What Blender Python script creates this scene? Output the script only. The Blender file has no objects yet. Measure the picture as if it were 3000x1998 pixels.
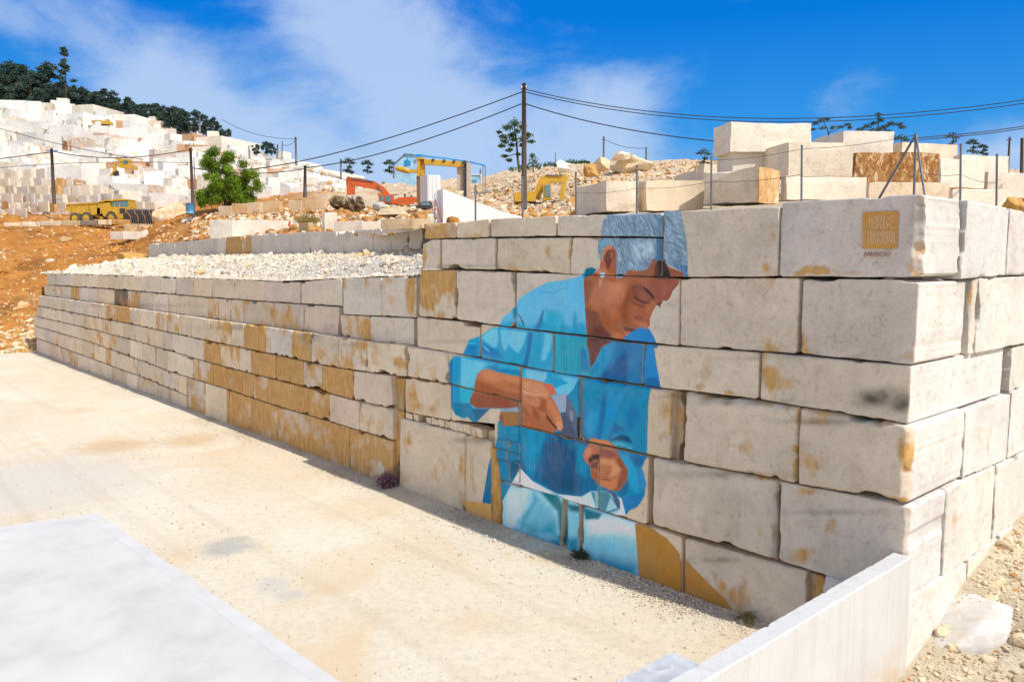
import bpy, math, random
import numpy as np
from mathutils import Vector
R = math.radians
scene = bpy.context.scene
rnd = random.Random(7)

# ------------------------------------------------------------------ camera
FOC, HC = 2333.0, 7.0                     # focal length in photo pixels (3000 wide), camera height in metres
PITCH = math.atan((999 - 765) / FOC)      # the horizon lies at photo row 765
cam = bpy.data.cameras.new("camera")
cam.sensor_fit = 'HORIZONTAL'; cam.sensor_width = 36.0; cam.lens = FOC / 3000 * 36
cam.clip_start = 0.1; cam.clip_end = 4000
cam_o = bpy.data.objects.new("camera", cam); scene.collection.objects.link(cam_o)
cam_o.location = (0, 0, HC); cam_o.rotation_euler = (math.pi / 2 - PITCH, 0, 0)
scene.camera = cam_o

# ------------------------------------------------------------------ directions of the block walls
CP, SP = math.cos(PITCH), math.sin(PITCH)
AZ = math.atan((4110 - 1500) / (FOC / CP))
DS = np.array([math.sin(AZ), math.cos(AZ), 0.0])      # along the side wall, away from the corner
DF = np.array([-math.cos(AZ), math.sin(AZ), 0.0])     # along the mural wall, away from the corner
NF, NS = -DS, -DF                                     # outward normals of the mural wall and the side wall
UP = np.array([0.0, 0.0, 1.0])

# ------------------------------------------------------------------ sun and sky
SUN_EL = R(51)
a_ = R(6.7)
sh = math.cos(a_) * NS + math.sin(a_) * DS            # horizontal direction towards the sun
to_sun = Vector((sh[0] * math.cos(SUN_EL), sh[1] * math.cos(SUN_EL), math.sin(SUN_EL)))
sun = bpy.data.lights.new("sun", 'SUN'); sun.energy = 3.4; sun.angle = R(0.55); sun.color = (1.0, 0.965, 0.91)
sun_o = bpy.data.objects.new("sun", sun); scene.collection.objects.link(sun_o)
sun_o.rotation_euler = to_sun.to_track_quat('Z', 'Y').to_euler()
sun_o.location = (20, -20, 60)

world = bpy.data.worlds.new("World"); scene.world = world; world.use_nodes = True
def world_nodes():
    nt = world.node_tree; N = nt.nodes; L = nt.links; N.clear()
    def nd(t, **k):
        n = N.new(t)
        for a, b in k.items(): setattr(n, a, b)
        return n
    def mth(op, a, b=None, clamp=False):
        n = nd('ShaderNodeMath', operation=op, use_clamp=clamp)
        for i, v in enumerate((a, b)):
            if v is None: continue
            if isinstance(v, (int, float)): n.inputs[i].default_value = v
            else: L.new(v, n.inputs[i])
        return n.outputs[0]
    sky = nd('ShaderNodeTexSky', sky_type='NISHITA', sun_disc=False, sun_elevation=SUN_EL,
             sun_rotation=math.atan2(to_sun.x, to_sun.y), air_density=1.0, dust_density=0.6, ozone_density=2.6)
    geo = nd('ShaderNodeTexCoord'); sep = nd('ShaderNodeSeparateXYZ'); L.new(geo.outputs['Generated'], sep.inputs[0])
    el = mth('ARCSINE', sep.outputs[2])
    # the deep, clean blue of this day, palest just over the horizon
    rp = nd('ShaderNodeValToRGB'); e = rp.color_ramp.elements
    stops = [(0.0, (1.30, 2.65, 4.3)), (0.10, (0.75, 2.2, 4.2)), (0.22, (0.19, 1.6, 4.1)), (0.40, (0.012, 1.0, 3.7)), (0.75, (0.012, 0.67, 3.2)), (1.0, (0.05, 0.6, 2.8))]
    e[0].position, e[0].color = stops[0][0], (*stops[0][1], 1)
    e[1].position, e[1].color = stops[-1][0], (*stops[-1][1], 1)
    for p_, c_ in stops[1:-1]:
        q_ = e.new(p_); q_.color = (*c_, 1)
    L.new(mth('MULTIPLY', el, 1 / R(40), True), rp.inputs[0])
    up_ = nd('ShaderNodeMapRange', interpolation_type='SMOOTHSTEP'); L.new(el, up_.inputs[0])
    up_.inputs[1].default_value = R(22); up_.inputs[2].default_value = R(50); up_.inputs[3].default_value = 1.0; up_.inputs[4].default_value = 0.0
    tint = nd('ShaderNodeMix', data_type='RGBA'); L.new(up_.outputs[0], tint.inputs[0]); L.new(sky.outputs[0], tint.inputs[6]); L.new(rp.outputs[0], tint.inputs[7])
    # clouds: noise in directions of the sky, gathered into the banks that the day shows
    az = mth('ARCTAN2', sep.outputs[0], sep.outputs[1])
    comb = nd('ShaderNodeCombineXYZ'); L.new(az, comb.inputs[0]); L.new(mth('MULTIPLY', el, 1.7), comb.inputs[1])
    nz = nd('ShaderNodeTexNoise'); nz.inputs['Scale'].default_value = 6.0; nz.inputs['Detail'].default_value = 10
    nz.inputs['Roughness'].default_value = 0.58; nz.inputs['Distortion'].default_value = 0.25; L.new(comb.outputs[0], nz.inputs['Vector'])
    banks = [  # azimuth, elevation, half widths, strength   (degrees)
        (-8.0, 14.5, 6.5, 5.5, 1.0), (-13.5, 18.5, 4.5, 4.0, 0.8), (-4.0, 8.5, 5.5, 4.5, 0.8), (-22.5, 11.5, 6.0, 3.6, 1.05), (-32, 15.0, 7.0, 2.4, 0.85),
        (-17.5, 7.0, 9.0, 3.6, 0.95), (6.5, 10.6, 4.8, 3.2, 1.3), (7.5, 7.0, 6.0, 2.6, 0.8), (0.0, 3.6, 60.0, 3.4, 0.62), (24.0, 10.6, 4.2, 1.8, 0.5), (31, 6.4, 5.0, 2.4, 0.75),
        (-26, 5.5, 16, 3.0, 0.6), (-6.0, 11.0, 8.0, 5.0, 0.2), (48, 12, 9, 4, 0.8), (-58, 14, 12, 5, 0.9), (80, 25, 14, 7, 0.8), (130, 18, 16, 6, 0.8), (-120, 22, 18, 7, 0.8), (178, 14, 14, 5, 0.8)]
    total = None
    for (a, e, wa, we, s) in banks:
        da = mth('MULTIPLY', mth('SUBTRACT', az, R(a)), 1 / R(wa)); de = mth('MULTIPLY', mth('SUBTRACT', el, R(e)), 1 / R(we))
        q = mth('ADD', mth('MULTIPLY', da, da), mth('MULTIPLY', de, de))
        g = mth('MULTIPLY', mth('POWER', 2.718, mth('MULTIPLY', q, -0.9)), s)
        total = g if total is None else mth('ADD', total, g)
    dens = mth('ADD', mth('MULTIPLY', mth('SUBTRACT', nz.outputs[0], 0.5), 2.3), mth('SUBTRACT', total, 0.42))
    mr = nd('ShaderNodeMapRange', interpolation_type='SMOOTHSTEP'); L.new(dens, mr.inputs[0])
    mr.inputs[1].default_value = -0.12; mr.inputs[2].default_value = 0.95; mr.inputs[3].default_value = 0; mr.inputs[4].default_value = 0.74
    mix = nd('ShaderNodeMix', data_type='RGBA'); L.new(mr.outputs[0], mix.inputs[0]); L.new(tint.outputs[2], mix.inputs[6])
    mix.inputs[7].default_value = (2.9, 3.6, 4.7, 1)
    # bright cloud added across the unseen sky behind the camera, filling the shaded wall
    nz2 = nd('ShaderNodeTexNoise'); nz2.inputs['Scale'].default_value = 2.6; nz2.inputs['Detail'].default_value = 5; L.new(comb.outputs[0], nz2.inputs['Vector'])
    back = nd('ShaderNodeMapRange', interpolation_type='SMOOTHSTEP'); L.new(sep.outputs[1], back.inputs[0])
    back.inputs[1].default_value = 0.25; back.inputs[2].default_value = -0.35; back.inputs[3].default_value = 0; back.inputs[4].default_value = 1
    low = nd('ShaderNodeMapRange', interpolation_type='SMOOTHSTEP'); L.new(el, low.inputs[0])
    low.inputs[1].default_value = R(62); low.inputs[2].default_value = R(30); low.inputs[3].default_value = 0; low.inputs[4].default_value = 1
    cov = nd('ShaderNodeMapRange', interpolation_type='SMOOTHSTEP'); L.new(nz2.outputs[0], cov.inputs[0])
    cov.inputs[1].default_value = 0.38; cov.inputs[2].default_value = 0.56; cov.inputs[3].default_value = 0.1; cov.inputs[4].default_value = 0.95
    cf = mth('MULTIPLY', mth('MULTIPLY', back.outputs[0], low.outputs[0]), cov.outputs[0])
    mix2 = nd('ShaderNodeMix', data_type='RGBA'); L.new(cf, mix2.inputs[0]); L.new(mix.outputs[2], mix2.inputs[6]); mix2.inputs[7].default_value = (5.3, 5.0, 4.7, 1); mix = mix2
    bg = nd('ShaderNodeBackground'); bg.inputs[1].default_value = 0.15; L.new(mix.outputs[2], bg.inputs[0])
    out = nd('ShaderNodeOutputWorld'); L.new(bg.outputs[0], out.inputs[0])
world_nodes()
vs = scene.view_settings
vs.view_transform = 'Standard'; vs.look = 'None'; vs.gamma = 1.0; vs.exposure = 0.40; vs.use_curve_mapping = False

# ------------------------------------------------------------------ placing things: where a photo pixel's ray meets a plane of the place
ORIGIN = np.array([0.0, 0.0, HC])
def ray(x, y):
    a = (x - 1500) / FOC; b = (999 - y) / FOC
    return np.array([a, CP + b * SP, -SP + b * CP])
def on_plane(x, y, n, P):
    r = ray(x, y); return ORIGIN + r * (((P - ORIGIN) @ n) / (r @ n))
def on_z(x, y, z=0.0):
    r = ray(x, y); return ORIGIN + r * ((z - HC) / r[2])
def at(x, y, Y):
    r = ray(x, y); return ORIGIN + r * (Y / r[1])
CORNER = on_z(2660, 1992, 0.0)
def on_front(x, y, off=0.0): return on_plane(x, y, NF, CORNER + NF * off)
def on_side(x, y, off=0.0): return on_plane(x, y, NS, CORNER + NS * off)

# ------------------------------------------------------------------ noise
def _hash(ix, iy, iz, seed):
    h = (ix * 374761393 + iy * 668265263 + iz * 2147483647 + seed * 1274126177) & 0xFFFFFFFF
    h = ((h ^ (h >> 13)) * 1274126177) & 0xFFFFFFFF
    h = (h ^ (h >> 16)) & 0xFFFFFFFF
    return h.astype(np.float64) / 4294967295.0
def vnoise(P, seed=0):
    P = np.asarray(P, dtype=np.float64); F = np.floor(P); t = P - F; t = t * t * (3 - 2 * t); I = F.astype(np.int64)
    r = 0
    for dx in (0, 1):
        wx = t[:, 0] if dx else 1 - t[:, 0]
        for dy in (0, 1):
            wy = t[:, 1] if dy else 1 - t[:, 1]
            for dz in (0, 1):
                wz = t[:, 2] if dz else 1 - t[:, 2]
                r = r + wx * wy * wz * _hash(I[:, 0] + dx, I[:, 1] + dy, I[:, 2] + dz, seed)
    return r * 2 - 1
def fbm(P, scale=1.0, oct=4, seed=0, gain=0.5):
    P = np.asarray(P, dtype=np.float64) * scale; a, s, tot = 1.0, 0.0, 0.0
    for o in range(oct):
        s = s + a * vnoise(P * 2 ** o + 17.3 * o, seed + o); tot += a; a *= gain
    return s / tot
def sm(a, b, x):
    t = np.clip((x - a) / (b - a), 0, 1); return t * t * (3 - 2 * t)
def lin(c):      # an sRGB triple (0-255) as linear values
    c = np.asarray(c, dtype=np.float64) / 255.0
    return np.where(c <= 0.04045, c / 12.92, ((c + 0.055) / 1.055) ** 2.4)

# ------------------------------------------------------------------ linking and naming
def link(o): scene.collection.objects.link(o); return o
def tag(o, label=None, cat=None, group=None, kind=None):
    if label: o['label'] = label
    if cat: o['category'] = cat
    if group: o['group'] = group
    if kind: o['kind'] = kind
    return o
def thing(name, label, cat, loc=(0, 0, 0), group=None, rz=0.0):
    o = link(bpy.data.objects.new(name, None)); o.location = loc; o.rotation_euler = (0, 0, rz)
    o.empty_display_size = 0.2
    return tag(o, label, cat, group, 'thing')
class MB:
    """Collects shapes into one mesh."""
    def __init__(s): s.v = []; s.f = []; s.n = 0; s.col = []
    def add(s, V, F, col=None):
        V = np.asarray(V, dtype=np.float64).reshape(-1, 3)
        s.v.append(V); s.f += [tuple(i + s.n for i in f) for f in F]; s.n += len(V)
        c = np.ones((len(V), 4)); c[:, 3] = 0
        if col is not None:
            col = np.asarray(col, float); c[..., :col.shape[-1]] = col
        s.col.append(c); return s
    def box(s, c, size, ax=None, col=None, taper=1.0):
        c = np.asarray(c, float); hx, hy, hz = [q / 2 for q in size]
        X, Y, Z = (np.eye(3) if ax is None else [np.asarray(a, float) for a in ax])
        V = []
        for z in (-1, 1):
            k = taper if z > 0 else 1.0
            for x, y in ((-1, -1), (1, -1), (1, 1), (-1, 1)): V.append(c + X * hx * x * k + Y * hy * y * k + Z * hz * z)
        return s.add(V, [(3, 2, 1, 0), (4, 5, 6, 7), (0, 1, 5, 4), (1, 2, 6, 5), (2, 3, 7, 6), (3, 0, 4, 7)], col)
    def hexa(s, q, depth, col=None):
        """q: four points counter-clockwise as seen from outside; extruded by the vector depth."""
        q = np.asarray(q, float); V = np.vstack([q, q + np.asarray(depth, float)])
        return s.add(V, [(0, 1, 2, 3), (7, 6, 5, 4), (1, 0, 4, 5), (2, 1, 5, 6), (3, 2, 6, 7), (0, 3, 7, 4)], col)
    def prism(s, poly, depth, col=None):
        poly = np.asarray(poly, float); n = len(poly); V = np.vstack([poly, poly + np.asarray(depth, float)])
        F = [tuple(range(n)), tuple(range(2 * n - 1, n - 1, -1))] + [((i + 1) % n, i, n + i, n + (i + 1) % n) for i in range(n)]
        return s.add(V, F, col)
    def tube(s, pts, rad, n=8, col=None, caps=True):
        pts = [np.asarray(p, float) for p in pts]; k = len(pts); rad = [rad] * k if isinstance(rad, (int, float)) else rad
        V = []; F = []
        for i, p in enumerate(pts):
            d = pts[min(i + 1, k - 1)] - pts[max(i - 1, 0)]; d = d / (np.linalg.norm(d) + 1e-9)
            a = np.cross(d, UP if abs(d[2]) < 0.9 else np.array([1.0, 0, 0])); a /= np.linalg.norm(a); b = np.cross(d, a)
            for j in range(n):
                t = 2 * math.pi * j / n; V.append(p + rad[i] * (math.cos(t) * a + math.sin(t) * b))
        for i in range(k - 1):
            for j in range(n):
                j2 = (j + 1) % n; F.append((i * n + j, i * n + j2, (i + 1) * n + j2, (i + 1) * n + j))
        if caps: F.append(tuple(range(n))); F.append(tuple(range(k * n - 1, (k - 1) * n - 1, -1)))
        return s.add(V, F, col)
    def build(s, name, mat, parent=None, smooth=False, label=None):
        V = np.vstack(s.v) if s.v else np.zeros((0, 3))
        me = bpy.data.meshes.new(name); 
        loc = np.zeros(3)
        if parent is None and len(V): loc = np.array([V[:, 0].mean(), V[:, 1].mean(), V[:, 2].min()])
        elif parent is not None: loc = None
        if loc is not None:
            me.from_pydata((V - loc).tolist(), [], s.f)
        else:
            M = np.array(world_of(parent).inverted()); W = V @ M[:3, :3].T + M[:3, 3]
            me.from_pydata(W.tolist(), [], s.f)
        ca = me.color_attributes.new('tint', 'FLOAT_COLOR', 'POINT')
        ca.data.foreach_set('color', np.vstack(s.col).astype(np.float32).ravel() if s.col else [])
        if smooth: me.polygons.foreach_set('use_smooth', [True] * len(me.polygons))
        me.materials.append(mat); me.update()
        o = link(bpy.data.objects.new(name, me))
        if parent is None: o.location = loc
        else: o.parent = parent
        if label: o['label'] = label
        return o
def world_of(o):
    from mathutils import Matrix
    m = Matrix.LocRotScale(o.location, o.rotation_euler, o.scale)
    return world_of(o.parent) @ m if o.parent else m
def copy_tree(o, loc, rz=0.0, sc=1.0, label=None, group=None):
    r = o.copy(); scene.collection.objects.link(r); r.location = loc; r.rotation_euler = (0, 0, rz); r.scale = (sc, sc, sc)
    for ch in [c for c in scene.collection.objects if c.parent == o]:
        k = ch.copy(); scene.collection.objects.link(k); k.parent = r
    return tag(r, label, None, group)

# ------------------------------------------------------------------ materials
def new_mat(name):
    m = bpy.data.materials.new(name); m.use_nodes = True; nt = m.node_tree; b = nt.nodes['Principled BSDF']
    return m, nt, b
def _n(nt, t, **k):
    n = nt.nodes.new(t)
    for a, v in k.items(): setattr(n, a, v)
    return n
def _noise(nt, scale, detail=5, rough=0.55, vec=None, dist=0.0):
    n = _n(nt, 'ShaderNodeTexNoise'); n.inputs['Scale'].default_value = scale; n.inputs['Detail'].default_value = detail
    n.inputs['Roughness'].default_value = rough; n.inputs['Distortion'].default_value = dist
    if vec is not None: nt.links.new(vec, n.inputs['Vector'])
    return n.outputs[0]
def _ramp(nt, fac, stops):
    r = _n(nt, 'ShaderNodeValToRGB'); e = r.color_ramp.elements
    while len(e) > 1: e.remove(e[-1])
    e[0].position, e[0].color = stops[0][0], (*stops[0][1], 1)
    for p, c in stops[1:]:
        q = e.new(p); q.color = (*c, 1)
    nt.links.new(fac, r.inputs[0]); return r.outputs[0]
def _mix(nt, fac, a, b, mode='MIX'):
    m = _n(nt, 'ShaderNodeMix', data_type='RGBA', blend_type=mode)
    for s, v in ((m.inputs[0], fac), (m.inputs[6], a), (m.inputs[7], b)):
        if isinstance(v, (int, float)): s.default_value = v
        elif isinstance(v, tuple): s.default_value = (*v, 1)
        else: nt.links.new(v, s)
    return m.outputs[2]
def _bump(nt, b, h, strength, dist):
    n = _n(nt, 'ShaderNodeBump'); n.inputs['Strength'].default_value = strength; n.inputs['Distance'].default_value = dist
    nt.links.new(h, n.inputs['Height']); nt.links.new(n.outputs[0], b.inputs['Normal'])
def _pos(nt, scale=(1, 1, 1)):
    g = _n(nt, 'ShaderNodeNewGeometry'); m = _n(nt, 'ShaderNodeMapping'); m.inputs['Scale'].default_value = scale
    nt.links.new(g.outputs['Position'], m.inputs[0]); return m.outputs[0]
def _rot(nt, scale):
    g = _n(nt, 'ShaderNodeNewGeometry'); r = _n(nt, 'ShaderNodeMapping'); r.inputs['Rotation'].default_value = (0.10, 0.14, 0.0); nt.links.new(g.outputs['Position'], r.inputs[0])
    m = _n(nt, 'ShaderNodeMapping'); m.inputs['Scale'].default_value = scale; nt.links.new(r.outputs[0], m.inputs[0]); return m.outputs[0]
def _obj(nt, scale=(1, 1, 1)):
    g = _n(nt, 'ShaderNodeTexCoord'); m = _n(nt, 'ShaderNodeMapping'); m.inputs['Scale'].default_value = scale
    nt.links.new(g.outputs['Object'], m.inputs[0]); return m.outputs[0]
def _attr(nt, name):
    a = _n(nt, 'ShaderNodeAttribute'); a.attribute_name = name; return a
def plain(name, col, rough=0.6, metal=0.0, wear=0.12, scale=3.0, dirt=None, bump=0.0, coat=0.0):
    """Painted metal, plastic, timber: a colour with wear and dust in it."""
    m, nt, b = new_mat(name); v = _obj(nt)
    c = _ramp(nt, _noise(nt, scale, 6, 0.65, v), [(0.3, tuple(q * (1 - wear) for q in col)), (0.7, tuple(min(1, q * (1 + wear)) for q in col))])
    if dirt:
        d = _ramp(nt, _noise(nt, scale * 2.3, 7, 0.7, v, 0.6), [(0.45, (0, 0, 0)), (0.72, (1, 1, 1))])
        c = _mix(nt, d, c, dirt)
    nt.links.new(c, b.inputs['Base Color']); b.inputs['Roughness'].default_value = rough; b.inputs['Metallic'].default_value = metal
    b.inputs['Coat Weight'].default_value = coat
    if bump: _bump(nt, b, _noise(nt, 40, 4, 0.6, v), bump, 0.01)
    return m
def stone_mat(name, base=(0.735, 0.65, 0.53), saw=0.18, mott=1.0, rust=(0.60, 0.325, 0.085), bump=0.55):
    """Sawn limestone. The mesh colour 'tint' multiplies the base; its alpha says how much iron stain the block carries."""
    m, nt, b = new_mat(name); L = nt.links; v = _pos(nt); at_ = _attr(nt, 'tint')
    big = _noise(nt, 0.55, 4, 0.6, v, 0.4); mid = _noise(nt, 2.2, 8, 0.70, v, 0.9); fine = _noise(nt, 26, 5, 0.7, v)
    c = _ramp(nt, big, [(0.30, tuple(q * 0.86 for q in base)), (0.52, base), (0.75, (base[0] * 1.10, base[1] * 1.09, base[2] * 1.07))])
    c = _mix(nt, min(1.0, 0.52 * mott), c, _ramp(nt, mid, [(0.30, (0.76, 0.73, 0.68)), (0.5, (1, 1, 1)), (0.72, (1.12, 1.12, 1.14))]), 'MULTIPLY')
    c = _mix(nt, 0.5, c, _ramp(nt, fine, [(0.28, (0.80, 0.78, 0.75)), (0.55, (1.04, 1.04, 1.04))]), 'MULTIPLY')
    # faint bedding lines and saw scratches, and pale scuffs
    bed = _noise(nt, 1.0, 6, 0.65, _rot(nt, (0.5, 0.5, 7.0)), 1.6)
    c = _mix(nt, 0.32, c, _ramp(nt, bed, [(0.32, (0.86, 0.84, 0.82)), (0.45, (1, 1, 1)), (0.7, (1.05, 1.05, 1.05))]), 'MULTIPLY')
    scf = _ramp(nt, _noise(nt, 2.2, 8, 0.75, _pos(nt, (1, 1, 1.6)), 1.4), [(0.60, (0, 0, 0)), (0.72, (0.35, 0.35, 0.35))]); c = _mix(nt, scf, c, tuple(min(1, q * 1.2) for q in base))
    # drips and veins running down
    drip = _noise(nt, 1.0, 6, 0.7, _pos(nt, (3.0, 3.0, 0.7)), 1.2)
    c = _mix(nt, 0.34, c, _ramp(nt, drip, [(0.30, (0.84, 0.76, 0.64)), (0.50, (1, 1, 1)), (0.8, (1.04, 1.04, 1.04))]), 'MULTIPLY')
    c = _mix(nt, 1.0, c, at_.outputs['Color'], 'MULTIPLY')
    # iron stain
    rn = _noise(nt, 1.7, 7, 0.66, _pos(nt, (1.5, 1.5, 0.8)), 0.8)
    add = _n(nt, 'ShaderNodeMath', operation='ADD'); L.new(rn, add.inputs[0])
    sub = _n(nt, 'ShaderNodeMath', operation='MULTIPLY_ADD'); L.new(at_.outputs['Alpha'], sub.inputs[0]); sub.inputs[1].default_value = 1.0; sub.inputs[2].default_value = -0.37
    L.new(sub.outputs[0], add.inputs[1])
    rf = _ramp(nt, add.outputs[0], [(0.42, (0, 0, 0)), (0.72, (0.9, 0.9, 0.9))])
    rc = _ramp(nt, _noise(nt, 3.4, 6, 0.7, _pos(nt, (2.2, 2.2, 0.7)), 0.4), [(0.3, tuple(q * 0.62 for q in rust)), (0.52, rust), (0.75, (rust[0] * 1.25, rust[1] * 1.5, rust[2] * 2.3))])
    c = _mix(nt, rf, c, rc)
    # dark lichen specks in small groups
    lf = _ramp(nt, _noise(nt, 5.0, 8, 0.78, v, 1.0), [(0.64, (0, 0, 0)), (0.76, (1, 1, 1))])
    c = _mix(nt, _mix(nt, 1.0, lf, (0.30, 0.30, 0.30), 'MULTIPLY'), c, (0.16, 0.14, 0.11))
    L.new(c, b.inputs['Base Color']); b.inputs['Roughness'].default_value = 0.88; b.inputs['Specular IOR Level'].default_value = 0.25
    # every block was sawn or drilled its own way: upright flutes, level saw lines or none, and a shade of its own
    oi = _n(nt, 'ShaderNodeObjectInfo')
    c = _mix(nt, 1.0, c, _ramp(nt, oi.outputs['Random'], [(0.0, (1.04, 1.0, 0.95)), (0.35, (0.97, 0.97, 0.98)), (0.65, (1.03, 1.02, 1.0)), (1.0, (0.95, 0.93, 0.90))]), 'MULTIPLY'); L.new(c, b.inputs['Base Color'])
    flu = _noise(nt, 1.0, 3, 0.55, _pos(nt, (16.0, 16.0, 0.25)), 0.15); fm = _ramp(nt, oi.outputs['Random'], [(0.40, (0, 0, 0)), (0.5, (1, 1, 1)), (0.72, (1, 1, 1)), (0.78, (0, 0, 0))])
    fx_ = _n(nt, 'ShaderNodeMath', operation='MULTIPLY'); L.new(flu, fx_.inputs[0]); L.new(fm, fx_.inputs[1])
    pit = _ramp(nt, _noise(nt, 6.0, 6, 0.8, v, 0.5), [(0.30, (0, 0, 0)), (0.42, (1, 1, 1))])
    hp = _n(nt, 'ShaderNodeMath', operation='ADD'); L.new(fx_.outputs[0], hp.inputs[0]); L.new(pit, hp.inputs[1])
    h0 = _n(nt, 'ShaderNodeMath', operation='ADD'); L.new(_noise(nt, 9, 9, 0.75, v), h0.inputs[0]); L.new(hp.outputs[0], h0.inputs[1])
    hs_ = _n(nt, 'ShaderNodeMath', operation='ADD'); L.new(h0.outputs[0], hs_.inputs[0])
    saw_n = _noise(nt, 1.0, 3, 0.6, _pos(nt, (1.2, 1.2, 30.0)), 0.2)
    k = _n(nt, 'ShaderNodeMath', operation='MULTIPLY'); L.new(saw_n, k.inputs[0]); k.inputs[1].default_value = saw; L.new(k.outputs[0], hs_.inputs[1])
    _bump(nt, b, hs_.outputs[0], bump, 0.035)
    return m
# ================================================================== the dry-stacked block walls
M_STONE = stone_mat("sawn_limestone")
M_DARKSTONE = stone_mat("rough_dark_stone", base=(0.20, 0.17, 0.135), saw=0.2, bump=0.9)
M_CORE = plain("packed_fill", (0.05, 0.042, 0.034), 0.95, wear=0.4)

def project(P):
    d = np.asarray(P) - ORIGIN
    zc = d[:, 1] * CP - d[:, 2] * SP; yc = d[:, 1] * SP + d[:, 2] * CP
    return np.stack([1500 + FOC * d[:, 0] / zc, 999 - FOC * yc / zc], 1)

def block_grid(q, n, res, seed, gap=0.012, rad=0.045, wob=0.02, chip=0.5, flute=0.0, und=0.008, brk=0.0, bed=0.012):
    """Front face of a block: q = TL, TR, BR, BL in space. Returns grid positions, flat positions, counts."""
    TL, TR, BR, BL = [np.asarray(p, float) for p in q]
    w = 0.5 * (np.linalg.norm(TR - TL) + np.linalg.norm(BR - BL)); h = 0.5 * (np.linalg.norm(TL - BL) + np.linalg.norm(TR - BR))
    def spread(L):
        k = max(3, int(round((L - 0.12) / res))) if L > 0.3 else 3
        core = np.linspace(0.06, L - 0.06, k) if L > 0.3 else np.linspace(0.2 * L, 0.8 * L, 3)
        e0 = [0.0, 0.012, 0.032]
        if L <= 0.3: e0 = [0.0, 0.06 * L]
        return np.array(e0 + list(core) + [L - x for x in reversed(e0)]) / L
    s = spread(w); t = spread(h); nu, nv = len(s), len(t)
    Sg, Tg = np.meshgrid(s, t); Sg = Sg.ravel(); Tg = Tg.ravel()
    u = (TR - TL) / (np.linalg.norm(TR - TL) + 1e-9); v = (BL - TL) / (np.linalg.norm(BL - TL) + 1e-9)
    flat = ((1 - Sg) * (1 - Tg))[:, None] * TL + (Sg * (1 - Tg))[:, None] * TR + (Sg * Tg)[:, None] * BR + ((1 - Sg) * Tg)[:, None] * BL
    dl, dr, dt, db = Sg * w, (1 - Sg) * w, Tg * h, (1 - Tg) * h
    # outline wobble, strongest on the edge, gone 25 cm inside
    A = np.stack([flat[:, 0] * 2.2, flat[:, 1] * 2.2, flat[:, 2] * 2.2], 1)
    def edge(d, sd):
        k = gap + wob * (0.5 + fbm(A, 1.0, 4, seed + sd)) ** 2 * 1.6
        c = sm(0.22, 0.5, fbm(A, 0.75, 3, seed + sd + 40)) * chip * 0.085 + 0.010 * chip * np.abs(fbm(A, 4.0, 2, seed + sd + 60))
        if sd == 4: k = k + bed * (0.6 + 1.2 * np.abs(fbm(A, 0.5, 3, seed + 70)))
        if sd == 3: k = k + bed * 0.5 * np.abs(fbm(A, 1.4, 3, seed + 71))
        return np.maximum(k + c, 0.004) * np.clip(1 - d / 0.28, 0, 1) ** 1.5
    # rounded corners of the outline
    rc = 0.012 + 0.05 * abs(math.sin(seed * 1.7))
    def corner(a, b): 
        x = np.clip(1 - a / rc, 0, 1); y = np.clip(1 - b / rc, 0, 1); return (x * y) * rc * 0.32
    mx = edge(dl, 1) - edge(dr, 2); my = edge(dt, 3) - edge(db, 4)
    for a, b, sx, sy in ((dl, dt, 1, 1), (dr, dt, -1, 1), (dl, db, 1, -1), (dr, db, -1, -1)):
        c = corner(a, b); mx = mx + sx * c; my = my + sy * c
    flat = flat + mx[:, None] * u + my[:, None] * v
    e = np.minimum(np.minimum(dl, dr), np.minimum(dt, db))
    r = rad * (0.55 + 0.9 * (0.5 + fbm(flat, 1.6, 3, seed + 7))) + chip * 0.09 * sm(0.18, 0.5, fbm(flat, 1.6, 3, seed + 9))
    x = np.clip(1 - e / r, 0, 1); d = -r * (1 - np.sqrt(np.clip(1 - x * x, 0, 1))) * 0.9
    d = d + und * fbm(flat, 0.9, 3, seed + 3) + 0.005 * fbm(flat, 7.0, 3, 5) * np.clip(e / 0.05, 0.2, 1)
    d = d + 0.05 * chip * sm(0.45, 0.7, fbm(flat, 1.5, 3, seed + 21)) * np.clip(1 - e / 0.35, 0, 1) * -1
    if brk:                             # a broken, stepped arris along one upright edge
        wd = brk * (0.75 + 0.7 * fbm(flat, 2.2, 3, seed + 31)); st = fbm(flat * np.array([1, 1, 3.0]), 2.0, 3, seed + 33)
        d = d - np.clip(1 - dr / np.clip(wd, 0.03, 1), 0, 1) ** 0.7 * brk * (0.55 + 0.6 * st)
    if flute:
        U = Sg * w; ph = U / 0.085 + 0.5 * fbm(flat, 0.8, 2, seed)
        d = d - flute * (0.5 + 0.5 * np.cos(2 * math.pi * ph)) * sm(0.0, 0.12, e) * (0.6 + 0.4 * fbm(flat, 1.3, 2, seed + 2))
    return flat + d[:, None] * n, flat, nu, nv
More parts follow.
